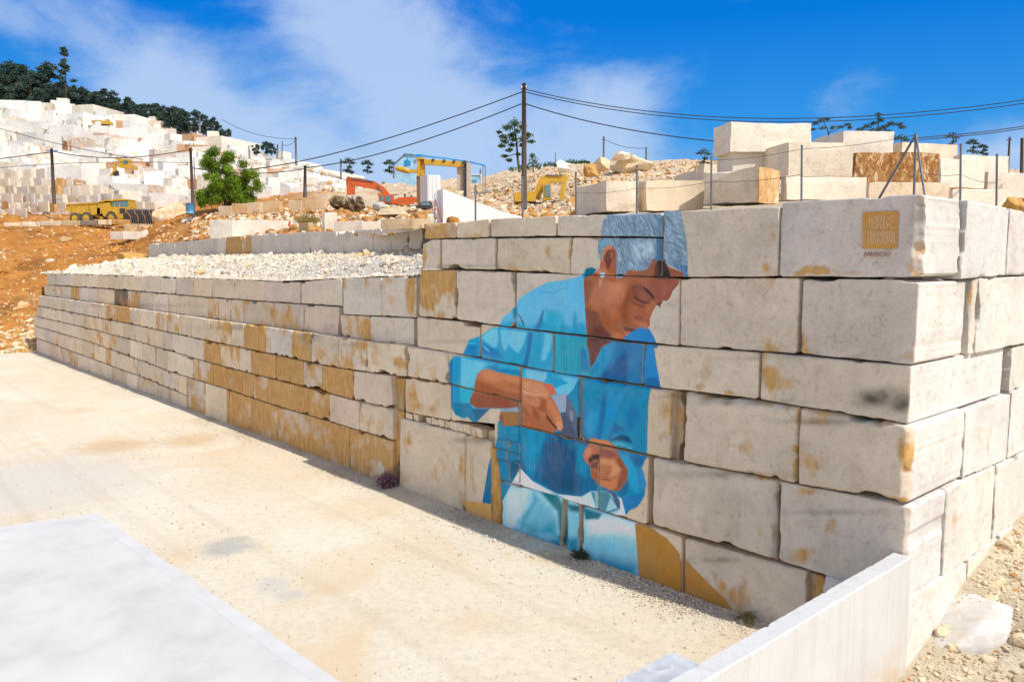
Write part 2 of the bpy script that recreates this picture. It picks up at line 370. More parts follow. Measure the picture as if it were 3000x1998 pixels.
def solid_from_grid(G, nu, nv, n, depth, side_rough=0.0, seed=0):
    F = [(j * nu + i, (j + 1) * nu + i, (j + 1) * nu + i + 1, j * nu + i + 1) for j in range(nv - 1) for i in range(nu - 1)]
    nf = len(F)
    ring = [i for i in range(nu)] + [j * nu + nu - 1 for j in range(1, nv)] + [(nv - 1) * nu + i for i in range(nu - 2, -1, -1)] + [j * nu for j in range(nv - 2, 0, -1)]
    P = G[ring]; m = len(ring); V = [G]; base = len(G)
    ds_ = [0.0, 0.05, 0.2, 0.5, 0.8, 1.0] if side_rough else [0.0, 1.0]
    cen = P.mean(0)
    for k in ds_:
        Q = P - n * (depth * k)
        if side_rough and 0 < k < 1:
            dirn = (P - cen); dirn -= np.outer(dirn @ n, n); dirn /= np.linalg.norm(dirn, axis=1)[:, None]
            Q = Q + dirn * (side_rough * fbm(Q, 1.5, 3, seed + 77))[:, None]
        V.append(Q)
    for k in range(len(ds_) - 1):
        a, b = base + k * m, base + (k + 1) * m
        F += [(a + i, a + (i + 1) % m, b + (i + 1) % m, b + i) for i in range(m)]
    F.append(tuple(base + (len(ds_) - 1) * m + i for i in range(m)))
    return np.vstack(V), F, nf
def mesh_object(name, V, F, mat, parent, tint=(1, 1, 1), stain=0.0, smooth_n=0, tints=None):
    M = np.array(world_of(parent).inverted()) if parent is not None else np.eye(4)
    W = V @ M[:3, :3].T + M[:3, 3]
    me = bpy.data.meshes.new(name); me.from_pydata(W.tolist(), [], F)
    c = np.ones((len(V), 4), np.float32); c[:, :3] = tint; c[:, 3] = stain
    if tints is not None: c[:] = tints
    me.color_attributes.new('tint', 'FLOAT_COLOR', 'POINT').data.foreach_set('color', c.ravel())
    if smooth_n: me.polygons.foreach_set('use_smooth', [i < smooth_n for i in range(len(F))])
    me.materials.append(mat); me.update()
    o = link(bpy.data.objects.new(name, me))
    if parent is not None: o.parent = parent
    return o
def yl(poly, x):
    xs = [p[0] for p in poly]; ys = [p[1] for p in poly]
    if x <= xs[0]: return ys[0] + (ys[1] - ys[0]) / (xs[1] - xs[0]) * (x - xs[0])
    if x >= xs[-1]: return ys[-1] + (ys[-1] - ys[-2]) / (xs[-1] - xs[-2]) * (x - xs[-1])
    return float(np.interp(x, xs, ys))
def lean(x, y, y0): return x - (x - 1500) / 21500.0 * (y - y0)   # uprights run together downwards in the photo
seed_n = [100]
PAINTED = []                         # grids of the blocks that carry the mural
TINTS = [(1, 1, 1), (1.05, 1.0, 0.93), (0.95, 0.97, 1.02), (1.02, 0.96, 0.88), (1.08, 1.06, 1.02), (0.88, 0.86, 0.84), (1.06, 1.02, 0.92), (1.0, 0.93, 0.92), (0.93, 0.90, 0.84), (1.07, 0.99, 0.86)]
OCHRE = [(1275, 850, 42, 75, .55), (1245, 830, 20, 60, .4), (1262, 692, 30, 12, .7), (1400, 692, 25, 9, .45), (2255, 790, 25, 30, .8), (2266, 680, 10, 60, .4), (2390, 792, 60, 16, .8), (2330, 803, 20, 10, .5), (2690, 785, 30, 38, .8), (2660, 740, 25, 40, .4), (2235, 1020, 35, 22, .5), (2335, 960, 12, 60, .35), (2346, 1000, 18, 30, .5),
         (2268, 1090, 32, 55, .75), (2310, 1110, 30, 40, .4), (2460, 1100, 40, 40, .25), (2040, 1135, 25, 12, .6), (2150, 1150, 30, 12, .5), (2348, 1330, 22, 60, .5), (2380, 1380, 30, 40, .3), (2140, 1310, 60, 25, .3), (2240, 1400, 40, 12, .5), (2400, 1440, 50, 13, .5), (2640, 1466, 30, 13, .8), (2645, 1330, 18, 60, .5), (2345, 1530, 30, 22, .6), (2435, 1540, 30, 30, .7), (2370, 1620, 42, 32, .65), (2450, 1650, 40, 42, .5), (2560, 1505, 20, 24, .6), (2545, 1590, 9, 11, .8),
         (2622, 1046, 48, 12, .8), (1216, 1150, 12, 60, .5), (1260, 1180, 40, 40, .25), (1200, 1290, 20, 60, .45), (1300, 1300, 22, 60, .3), (1385, 1420, 9, 110, .5), (1350, 1390, 9, 110, .45), (2100, 1700, 80, 60, .2), (1240, 745, 9, 40, .4), (1600, 745, 12, 40, .3), (1665, 750, 8, 40, .5), (2480, 800, 60, 8, .4), (2700, 890, 14, 20, .3), (1120, 860, 14, 60, .35), (1200, 860, 12, 60, .7), (1010, 830, 8, 50, .4), (1085, 985, 14, 14, .8), (1060, 1060, 40, 20, .45), (1170, 1060, 20, 20, .45)]
SOOT = [(2580, 1165, 80, 24, .8), (2640, 1188, 28, 22, .7), (2690, 620, 18, 55, .5), (1330, 1135, 20, 14, .4), (1980, 1160, 40, 9, .5), (2180, 1180, 140, 9, .4), (2450, 1236, 150, 10, .5), (2100, 1390, 160, 10, .45), (1380, 1290, 80, 10, .4), (2480, 1500, 160, 9, .35), (2150, 1640, 120, 9, .4), (2300, 1050, 140, 7, .35), (1500, 1000, 200, 6, .3), (1360, 780, 120, 6, .3), (905, 985, 25, 14, .9), (900, 1000, 10, 30, .5), (640, 1110, 40, 14, .4), (1203, 830, 8, 40, .5), (1030, 1010, 60, 8, .4), (700, 960, 120, 8, .35), (400, 895, 160, 5, .35)]
low_ref = {}
sunlit_side_tint = (0.95, 1.02, 1.15)  # sunlit block sides tinted whiter, so their contrast with shaded fronts is partly painted
def weather(G, flat, st, sd, n):
    """Iron stain (0-1) and dirt (multiplier) of a block face: gathered along its edges, in patches, and where the wall is known to be marked."""
    P = project(flat); q = flat
    n1 = fbm(q, 0.9, 4, sd); n2 = fbm(q, 2.6, 4, 400 + sd)
    al = st + 0.55 * (n1 + 0.5 * n2) * min(1.0, 0.35 + st * 1.6) + 0.10 * n2
    edge = np.clip(((flat - G) @ n) / 0.03, 0, 1)
    al = al + 0.22 * edge * (n2 > -0.1)
    dk = 1 + 0.05 * n2 - 0.10 * edge * sm(-0.1, 0.3, n2)
    if abs(n @ NF) > 0.99:
        for x, y, rx, ry, s in OCHRE: al = al + 0.78 * s * np.exp(-(((P[:, 0] - x) / rx) ** 2 + ((P[:, 1] - y) / ry) ** 2)) * (0.8 + 0.9 * n2)
        for x, y, rx, ry, s in SOOT: dk = dk * (1 - s * np.clip(np.exp(-(((P[:, 0] - x) / rx) ** 2 + ((P[:, 1] - y) / ry) ** 2)) * (0.9 + 1.6 * n2), 0, 1))
    return np.clip(al, 0, 1.1), np.clip(dk, 0.15, 1.2)
def wall_block(parent, quad, plane, n, depth, off=0.0, stain=None, tint=None, paint=False, mat=None, flute=0.0, res=None, rad=None, wob=None, chip=None, gap=None, name="stone_block", und=0.008, side_rough=0.0, brk=0.0):
    seed_n[0] += 1; sd = seed_n[0]; rr = random.Random(sd)
    q = [plane(x, y, off) for x, y in quad]
    dist = np.mean([p[1] for p in q])
    if res is None: res = max(0.030, dist / 796 * 1.5)
    if paint: res = 0.0145
    if paint: rad = min(rad or 0.02, 0.02) if (rad or 0) < 0.06 else rad; wob = 0.008 if wob is None else wob; gap = 0.006 if gap is None else gap
    G, flat, nu, nv = block_grid(q, n, res, sd, gap=(0.003 + 0.004 * rr.random() if parent is wall_m else max(0.006, dist / 796 * 0.26)) if gap is None else gap, rad=(0.006 + 0.014 * rr.random()) if rad is None else rad * 0.6,
                                 wob=(0.004 + 0.014 * rr.random()) if wob is None else wob, chip=rr.choice([0.5, 0.8, 1.1, 1.5]) if chip is None else chip, flute=flute, und=und, brk=brk, bed=0.015 if parent is wall_m else 0.012)
    V, F, nf = solid_from_grid(G, nu, nv, n, depth, side_rough, sd)
    t = np.array(TINTS[rr.randrange(len(TINTS))] if tint is None else tint) * rr.uniform(0.96, 1.04)
    st = rr.choice([0, 0.05, 0.1, 0.16, 0.2]) if stain is None else stain
    al, dk = weather(G, flat, st, sd, n)
    T4 = np.ones((len(V), 4)); T4[:, :3] = t; T4[:, 3] = st
    k = len(G); T4[:k, 3] = al; T4[:k, :3] = t * dk[:, None]; T4[k:, 3] = st * 0.7
    if side_rough and parent is not low_ref.get('low'): T4[k:, :3] = np.array(sunlit_side_tint)
    o = mesh_object(name, V, F, mat or M_STONE, parent, smooth_n=nf, tints=T4)
    if paint: PAINTED.append((G, flat, nu, nv, n))
    return o

def side_len(px, py, xr, off):
    e = on_front(px, py, off); return max(0.5, float((on_side(xr, py) - CORNER) @ DS - (e - CORNER) @ DS)) - 0.012
# ---- the tall wall with the mural
T_ = [(1240, 655), (1335, 651), (1434, 641), (1633, 631), (1700, 633), (1939, 624)]
T2 = [(1942, 619), (2284, 605)]; T3 = [(2289, 592), (2319, 585), (2500, 574), (2712, 565)]
J1 = [(1243, 703), (1434, 697), (1600, 694), (1939, 697)]
JA = [(1237, 790), (1437, 791), (1525, 798), (1706, 808), (1955, 815), (2284, 813), (2708, 818)]
JB = [(1221, 928), (1350, 939), (1410, 949), (1719, 988), (1880, 1007), (2076, 1022), (2347, 1040), (2676, 1072)]
JC = [(1221, 1017), (1350, 1037), (1527, 1075), (1700, 1104), (1798, 1117), (1936, 1140), (2226, 1172), (2491, 1220), (2663, 1246)]
J5 = [(1185, 1104), (1307, 1124), (1400, 1140), (1523, 1178)]
JD = [(1180, 1206), (1320, 1233), (1451, 1264), (1530, 1248), (1617, 1268), (1696, 1292), (1798, 1314), (1894, 1335), (2016, 1359), (2300, 1411), (2400, 1444), (2664, 1480)]
JDL = [(1170, 1222), (1323, 1258), (1452, 1297), (1530, 1300)]
JE = [(1350, 1385), (1499, 1417), (1630, 1449), (1716, 1484), (1832, 1519), (1903, 1542), (2008, 1575), (2200, 1628), (2276, 1645), (2421, 1690), (2655, 1765)]
GR = [(107, 1032), (500, 1186), (668, 1250), (906, 1350), (1152, 1432), (1300, 1503), (1468, 1572), (1644, 1633), (1873, 1706), (2160, 1816), (2660, 1996)]

wall_m = thing("mural_wall", "tall dry-stacked wall of huge sawn limestone blocks carrying a painted stone carver", "wall", tuple(CORNER))
def fq(top, bot, x0, x1, xb0=None, xb1=None):
    yt0, yt1 = yl(top, x0), yl(top, x1); a = lean(x0, yl(bot, x0), yt0) if xb0 is None else xb0; b = lean(x1, yl(bot, x1), yt1) if xb1 is None else xb1
    return [(x0, yt0), (x1, yt1), (b, yl(bot, b)), (a, yl(bot, a))]
def mb(top, bot, x0, x1, depth=1.5, **k):
    xb0 = k.pop('xb0', None); xb1 = k.pop('xb1', None); k.setdefault('off', random.Random(seed_n[0]).uniform(-0.03, 0.03))
    return wall_block(wall_m, fq(top, bot, x0, x1, xb0, xb1), on_front, NF, depth, **k)
# top course
mb(T_, J1, 1240, 1336, stain=0.30); mb(T_, J1, 1337, 1432, stain=0.22); mb(T_, J1, 1436, 1630, flute=0.012, tint=(0.95, 0.93, 0.88), stain=0.1, chip=0.9)
mb(T_, J1, 1633, 1940, paint=True, tint=(0.97, 0.97, 0.98), stain=0.05)
# second course
mb(J1, JA, 1237, 1289, chip=0.9); mb(J1, JA, 1293, 1450, stain=0.1); mb(J1, JA, 1453, 1669, flute=0.014, tint=(0.97, 0.95, 0.88), stain=0.1, rad=0.11, chip=0.9, off=0.03); mb(J1, JA, 1672, 1940, paint=True, tint=(0.95, 0.94, 0.92), stain=0.06)
# the tall block of the hair and the signature block on the corner
mb(T2, JA, 1943, 2285, paint=True, stain=0.16, tint=(0.96, 0.94, 0.93), off=0.03, chip=0.3, rad=0.035)
SIG = wall_block(wall_m, fq(T3, JA, 2289, 2713), on_front, NF, side_len(2713, 690, 2828, 0.0), off=0.0, stain=0.06, tint=(0.86, 0.88, 0.98), chip=0.4, side_rough=0.012, brk=0.17)
# third course
mb(JA, JB, 1225, 1335, stain=0.5, tint=(1.02, 0.98, 0.92)); mb(JA, JB, 1337, 1509, stain=0.08, tint=(0.97, 0.97, 0.97), paint=True); mb(JA, JB, 1512, 1991, paint=True, stain=0.05, off=0.012, rad=0.022, chip=0.15)
mb(JA, JB, 1994, 2344, stain=0.1, tint=(0.97, 0.96, 0.96), chip=0.5, rad=0.03); wall_block(wall_m, fq(JA, JB, 2352, 2695), on_front, NF, side_len(2690, 940, 2847, 0.02), off=0.02, stain=0.04, tint=(0.86, 0.87, 0.94), rad=0.02, wob=0.01, chip=0.5, side_rough=0.01)
# fourth course
mb(JB, JC, 1221, 1406, paint=True, tint=(1.0, 0.97, 0.92), stain=0.12); mb(JB, JC, 1409, 1620, paint=True, rad=0.03, chip=0.15); mb(JB, JC, 1624, 1884, paint=True, flute=0.010, chip=0.2, off=0.02); mb(JB, JC, 1886, 2226, paint=True, tint=(0.99, 0.96, 0.91), stain=0.14, chip=0.5)
wall_block(wall_m, fq(JB, JC, 2231, 2672), on_front, NF, side_len(2668, 1150, 2962, 0.03), off=0.03, stain=0.12, tint=(0.94, 0.92, 0.89), chip=0.5, rad=0.03, side_rough=0.01)
# fifth course
mb(JC, J5, 1192, 1312, tint=(1.0, 0.97, 0.92), stain=0.2, off=0.07, rad=0.1); mb(JC, J5, 1312, 1521, paint=True, gap=0.006, wob=0.01, rad=0.12, chip=0.3, off=0.07); mb(J5, JD, 1186, 1320, tint=(1.0, 0.96, 0.90), stain=0.2); mb(J5, JD, 1321, 1521, paint=True, gap=0.006, rad=0.02, wob=0.01, chip=0.1, xb1=1523)
mb(JC, JD, 1526, 1696, paint=True, chip=0.3, rad=0.12, off=0.06); mb(JC, JD, 1702, 1968, paint=True, chip=0.6, rad=0.14, off=0.05); mb(JC, JD, 2003, 2337, tint=(1.0, 0.98, 0.94), stain=0.13, rad=0.19, chip=0.9, off=0.10)
wall_block(wall_m, fq(JC, JD, 2341, 2672), on_front, NF, side_len(2668, 1360, 2830, 0.08), off=0.08, stain=0.14, tint=(0.96, 0.94, 0.90), chip=0.9, rad=0.13, brk=0.14, side_rough=0.015)
# fill seen in the wide upright joints
for a, b, top, bot in ((1964, 2006, JC, JD), (2272, 2290, JD, JE), (1896, 1912, JD, JE), (2360, 2420, JE, GR), (1996, 2010, JE, GR), (1430, 1470, JD, GR)):
    mb(top, bot, a, b, depth=1.2, off=-0.16, stain=0.42, tint=(0.78, 0.72, 0.62), gap=0.0, wob=0.02, name="joint_filler_stone")
for a, b in ((1643, 1668), (1691, 1710)): mb(JE, GR, a, b, depth=1.2, off=-0.14, stain=0.1, paint=True, gap=0.0, name='joint_filler_stone')
# sixth course
mb(JDL, GR, 1172, 1362, xb0=1168, xb1=1360, paint=True, tint=(1.02, 0.98, 0.90), stain=0.16, chip=0.9, rad=0.08, off=0.02); mb(JDL, GR, 1365, 1440, xb0=1362, xb1=1440, paint=True, tint=(1.02, 0.98, 0.90), stain=0.15, chip=0.5)
wall_block(wall_m, [(1430, 1300), (1462, 1312), (1472, 1570), (1440, 1560)], on_front, NF, 1.0, off=-0.02, stain=0.95, tint=(0.55, 0.45, 0.36), chip=0.9, rad=0.09, wob=0.06, name="rusty_rock_sliver")
RUB = [((1456, 1236), (1521, 1246), (1520, 1292), (1455, 1282)), ((1452, 1286), (1490, 1294), (1488, 1318), (1452, 1312)), ((1492, 1296), (1521, 1300), (1520, 1330), (1490, 1322)), ((1453, 1316), (1483, 1322), (1482, 1350), (1454, 1342)),
       ((1486, 1326), (1521, 1334), (1520, 1352), (1485, 1346)), ((1456, 1348), (1494, 1352), (1492, 1412), (1462, 1400)), ((1498, 1352), (1521, 1358), (1521, 1416), (1496, 1410))]
wall_block(wall_m, [(1448, 1236), (1526, 1244), (1526, 1424), (1450, 1404)], on_front, NF, 0.6, off=-0.075, paint=True, chip=0.2, gap=0.0, name='joint_filler_stone')
for q in RUB: wall_block(wall_m, q, on_front, NF, 0.8, off=-0.02 + 0.02 * math.sin(q[0][0]), paint=True, chip=0.5, rad=0.03, gap=0.0, wob=0.012)
mb(JD, JE, 1524, 1754, paint=True, flute=0.010, chip=0.5, rad=0.05); mb(JD, JE, 1757, 1901, paint=True, chip=0.3, gap=0.007, xb1=1896)
mb(JD, JE, 1911, 2277, tint=(0.98, 0.96, 0.94), stain=0.08, chip=0.9, rad=0.15, off=0.09); wall_block(wall_m, fq(JD, JE, 2286, 2668), on_front, NF, side_len(2665, 1600, 2775, 0.02), off=0.02, stain=0.10, tint=(0.95, 0.94, 0.94), chip=0.6, rad=0.03, brk=0.08, side_rough=0.012)
# bottom course
mb(JE, GR, 1466, 1648, xb0=1474, xb1=1640, paint=True, chip=0.5, rad=0.05, off=0.03); mb(JE, GR, 1663, 1697, paint=True, chip=0.5, rad=0.04); mb(JE, GR, 1706, 1998, paint=True, chip=0.5, rad=0.08, xb1=1994, off=0.02); mb(JE, GR, 2006, 2366, paint=True, tint=(0.97, 0.95, 0.92), stain=0.16, chip=0.4, rad=0.06)
wall_block(wall_m, fq(JE, GR, 2412, 2660), on_front, NF, 0.9, off=-0.01, stain=0.15, chip=0.4)
# chink stones in the ragged bed joints
def chinks(parent, top, bot, x0, x1, n, plane, nn, off=-0.03):
    m = MB(); r = random.Random(x0)
    for i in range(n):
        if r.random() < 0.2: continue
        a = x0 + (x1 - x0) * (i + r.uniform(-0.25, 0.1)) / n; b = x0 + (x1 - x0) * (i + r.uniform(0.7, 1.05)) / n
        q = [(a, yl(top, a) + r.uniform(-1, 6)), (b, yl(top, b) + r.uniform(-1, 6)), (b, yl(bot, b) - r.uniform(0, 4)), (a + r.uniform(-3, 3), yl(bot, a) - r.uniform(0, 4))]
        P = [plane(x, y, off + r.uniform(-0.03, 0.05)) for x, y in q]
        m.hexa(P[::-1], -nn * 0.4, col=np.array([1.0, 0.96, 0.88]) * r.uniform(0.85, 1.1))
    o = m.build("chink_stones", M_STONE, parent); o['kind'] = "stuff"
chinks(wall_m, JD, JDL, 1192, 1452, 14, on_front, NF)
chinks(wall_m, [(x, y - 2) for x, y in JD], [(x, y + 13) for x, y in JD], 2030, 2330, 13, on_front, NF, off=-0.06)

# ---- side wall: courses behind the corner blocks
SJ = {0: [(2715, 567), (2900, 593), (3000, 620), (3200, 660)], 1: [(2711, 820), (2810, 822), (2868, 814), (2998, 808), (3200, 800)], 2: [(2695, 1069), (2800, 1052), (2998, 1010), (3200, 970)],
      3: [(2663, 1245), (2788, 1220), (2840, 1196), (2998, 1136), (3200, 1060)], 4: [(2664, 1477), (2721, 1458), (2842, 1398), (2998, 1324), (3200, 1225)], 5: [(2658, 1757), (2773, 1690), (2979, 1530), (3200, 1372)],
      6: [(2650, 1980), (2832, 1740), (3000, 1590), (3200, 1440)]}
soff = {}
for k_, (x_, y_, o_) in enumerate(((2713, 690, 0.0), (2693, 945, 0.02), (2670, 1155, 0.03), (2668, 1360, 0.08), (2666, 1610, 0.02), (2657, 1850, 0.0))): soff[k_] = float((on_front(x_, y_, o_) - CORNER) @ NS)
soff[5] = soff[4] + 0.03
def sb(k, xs, **kw):
    for a, b, st, ti in xs:
        yt0, yt1 = yl(SJ[k], a), yl(SJ[k], b); a2, b2 = lean(a, yl(SJ[k + 1], a), yt0), lean(b, yl(SJ[k + 1], b), yt1)
        q = [(a, yt0), (b, yt1), (b2, yl(SJ[k + 1], b2)), (a2, yl(SJ[k + 1], a2))]
        wall_block(wall_m, q, on_side, NS, 1.4, off=random.Random(a).uniform(-0.012, 0.012) + soff[k], stain=st * 0.7, tint=ti, side_rough=0.01)
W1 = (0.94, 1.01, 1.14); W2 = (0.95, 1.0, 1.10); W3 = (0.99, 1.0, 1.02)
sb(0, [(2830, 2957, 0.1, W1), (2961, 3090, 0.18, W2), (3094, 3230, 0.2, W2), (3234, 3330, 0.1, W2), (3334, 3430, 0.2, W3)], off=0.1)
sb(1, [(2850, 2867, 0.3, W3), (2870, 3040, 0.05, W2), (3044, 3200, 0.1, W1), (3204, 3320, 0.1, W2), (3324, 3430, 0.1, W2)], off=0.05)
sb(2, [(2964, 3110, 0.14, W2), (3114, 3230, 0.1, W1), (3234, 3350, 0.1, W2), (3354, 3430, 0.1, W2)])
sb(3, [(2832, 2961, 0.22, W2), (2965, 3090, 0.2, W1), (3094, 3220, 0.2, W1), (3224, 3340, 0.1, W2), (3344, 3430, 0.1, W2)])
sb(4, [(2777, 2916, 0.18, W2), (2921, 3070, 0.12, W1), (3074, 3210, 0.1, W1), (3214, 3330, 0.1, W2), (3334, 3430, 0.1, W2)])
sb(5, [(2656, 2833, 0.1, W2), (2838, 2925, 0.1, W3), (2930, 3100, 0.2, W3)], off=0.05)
# fill behind the blocks, so that no light leaks through the joints
m = MB(); A = CORNER - NF * 1.35 - NS * 1.35
m.prism([A + UP * 0.1, A + DF * 13.2 + UP * 0.1, A + DF * 13.2 + DS * 11 + UP * 0.1, A + DS * 11 + UP * 0.1], UP * 7.6)
m.build("packed_fill", M_CORE, wall_m)

# ---- the long lower wall: a stepped base and, set back on it, two upper courses
LA = [(140, 801), (363, 807), (567, 814), (779, 824), (880, 826), (1004, 815), (1119, 813), (1224, 808)]
L1 = [(140, 835), (335, 848), (600, 871), (776, 884), (998, 899)]
L1b = [(1004, 922), (1116, 927), (1222, 932)]
L2 = [(131, 868), (373, 900), (600, 933), (998, 987), (1084, 1001), (1215, 1013)]
L3 = [(112, 896), (379, 949), (600, 997), (783, 1035), (989, 1079), (1165, 1103)]
L4 = [(105, 927), (261, 963), (420, 1005), (600, 1059), (704, 1087), (890, 1133), (1056, 1178), (1150, 1198)]
L5 = [(96, 954), (242, 995), (414, 1056), (500, 1090), (658, 1138), (816, 1192), (967, 1235), (1148, 1291)]
L6 = [(100, 988), (196, 1024), (358, 1084), (426, 1108), (548, 1160)]
low_b = thing("block_wall", "long stepped base wall of small weathered blocks, many stained orange, along the yard", "wall", tuple(on_front(700, 1262)))
low_t = thing("block_wall", "two pale upper courses set back on the long base wall below the white rubble", "wall", tuple(on_front(640, 940)))
OR, OR2, OD = (0.95, 0.05), 0.62, 0.8
def course(parent, top, bot, xs, off, depth, stains={}, tints={}, mats={}, dflt=None):
    for i in range(len(xs) - 1):
        a, b = xs[i], xs[i + 1]
        if isinstance(a, tuple): a = a[1]
        if isinstance(b, tuple): b = b[0]
        y0, y1 = yl(top, a), yl(top, b); a2 = a if i else a + 0.0; 
        q = [(a, y0), (b, y1), (b, yl(bot, b)), (a2, yl(bot, a2))]
        r = random.Random(a * 7 + int(y0))
        wall_block(parent, q, on_front, NF, depth, off=off + r.uniform(-0.02, 0.02), stain=stains.get(i, r.choice([0.0, 0.05, 0.12, 0.2, 0.3]) if dflt is None else dflt) * 0.92, tint=tints.get(i), mat=mats.get(i))
course(low_t, LA, L1, [140, 169, 207, 229, 252, 284, 319, 361, 405, 470, 515, 567, 622, 687, 776, 881, 1003], -0.30, 1.3, {}, {}, dflt=0.08)
course(low_t, LA, L1b, [1005, 1118, 1221], -0.22, 1.3, {0: 0.24, 1: 0.3}, {1: (0.93, 0.93, 0.96)})
course(low_t, L1, L2, [129, 143, 172, 207, 232, 260, 286, 335, 373, 409, 447, 494, 553, 609, 641, 676, 712, 803, 890, (992, 996)], -0.26, 1.3, {3: 0.85, 8: 0.55, 13: 0.4, 15: 0.3, 16: 0.42, 17: 0.34}, {}, {7: M_DARKSTONE})
course(low_t, L1b, L2, [997, 1084, 1213], -0.20, 1.3, {0: 0.38, 1: 0.16})
course(low_b, L2, L3, [115, 160, 186, 206, 246, 288, 311, 344, 379, 410, 457, 490, 523, 561, 613, 678, 714, 777, 855, 911, 991, 1074, 1190], 0.0, 1.5, {6: 0.8, 7: 1.0, 14: 0.45, 15: 0.25, 16: 0.95, 17: 0.3, 18: 0.5, 20: 0.3, 21: 0.2}, {18: (0.82, 0.76, 0.64)})
course(low_b, L3, L4, [108, 124, 172, 216, 250, 299, 325, 362, 397, 435, 479, 502, 544, 597, 645, 701, 735, 809, 888, 944, 1035, (1152, 1156)], 0.01, 1.5, {5: 0.4, 13: 0.9, 14: 0.4, 15: 0.05, 16: 0.92, 17: 0.88, 18: 0.5, 19: 1.0, 20: 0.12})
course(low_b, L4, L5, [97, 164, 191, 227, 262, 320, 341, 381, 416, 456, 490, 566, 616, 673, 709, 740, 783, 863, 965, 1053, 1152], 0.02, 1.5, {5: 0.4, 11: 0.6, 12: 0.7, 13: 0.75, 14: 0.75, 15: 0.5, 16: 0.9, 17: 0.92, 18: 0.12, 19: 0.3}, {12: (0.72, 0.66, 0.54)})
course(low_b, L5, L6, [99, 133, 162, 193, 242, 276, 309, 325, 360, 401, 437, 477, 522, 547], 0.03, 1.5, {4: 0.35, 6: 0.4})
course(low_b, L6, GR, [107, 150, 198, 227, 260, 316, 328, 372, 403, 460, 500, 547], 0.04, 1.5, {2: 0.42})
course(low_b, L5, GR, [549, 601, 664, 671, 736, 815, 907, 1024, 1152], 0.03, 1.5, {0: 0.5, 1: 0.12, 2: 0.6, 3: 0.72, 4: 0.75, 5: 0.72, 6: 0.72, 7: 0.78}, {2: (0.6, 0.5, 0.4)})
wall_block(low_b, [(1152, 1104), (1186, 1108), (1182, 1215), (1150, 1195)], on_front, NF, 1.1, off=-0.18, stain=0.6, tint=(0.7, 0.6, 0.42), name="joint_filler_stone")
wall_block(low_b, [(1148, 1196), (1186, 1206), (1160, 1420), (1150, 1415)], on_front, NF, 1.1, off=-0.12, stain=0.7, tint=(0.75, 0.62, 0.45), name="joint_filler_stone")
m = MB(); A = on_front(1180, 1440) * np.array([1, 1, 0]) - NF * 1.42; B = on_front(112, 1035) * np.array([1, 1, 0]) - NF * 1.42
m.prism([A - NF * 2, A, B, B - NF * 2], UP * 5.2); m.build("packed_fill", M_CORE, low_b)

# ---- second tier, above the white rubble
S_R, S_L = at(1240, 722, 31.0), at(436, 752, 78.0)
_d = (S_L - S_R) * np.array([1, 1, 0]); N2 = np.array([-_d[1], _d[0], 0]); N2 = N2 / np.linalg.norm(N2); N2 = N2 if N2 @ (ORIGIN - S_R) > 0 else -N2
def on_tier(x, y, off=0.0): return on_plane(x, y, N2, S_R + N2 * off)
TT = [(436, 713), (548, 707), (633, 697), (661, 694), (766, 687), (908, 679), (987, 677), (1094, 670), (1196, 661), (1238, 657)]
TB = [(436, 754), (640, 745), (767, 739), (908, 737), (987, 739), (1094, 732), (1196, 727), (1238, 723)]
tier = thing("block_wall", "single row of grey blocks, one of them orange, standing behind the white rubble bed", "wall", tuple(on_tier(800, 740)))
TB = [(x, y + 8) for x, y in TB]
xs = [436, 476, 512, 548, 590, 634, 661, 707, 736, 766, 812, 850, 908, 987, 1094, 1196, 1238]
for i in range(len(xs) - 1):
    a, b = xs[i], xs[i + 1]
    wall_block(tier, [(a, yl(TT, a)), (b, yl(TT, b)), (b, yl(TB, b)), (a, yl(TB, a))], on_tier, N2, 1.3, off=random.Random(i).uniform(-.03, .03), stain={6: 1.0, 7: 0.62}.get(i, 0.08), tint=(0.95, 0.95, 0.98))
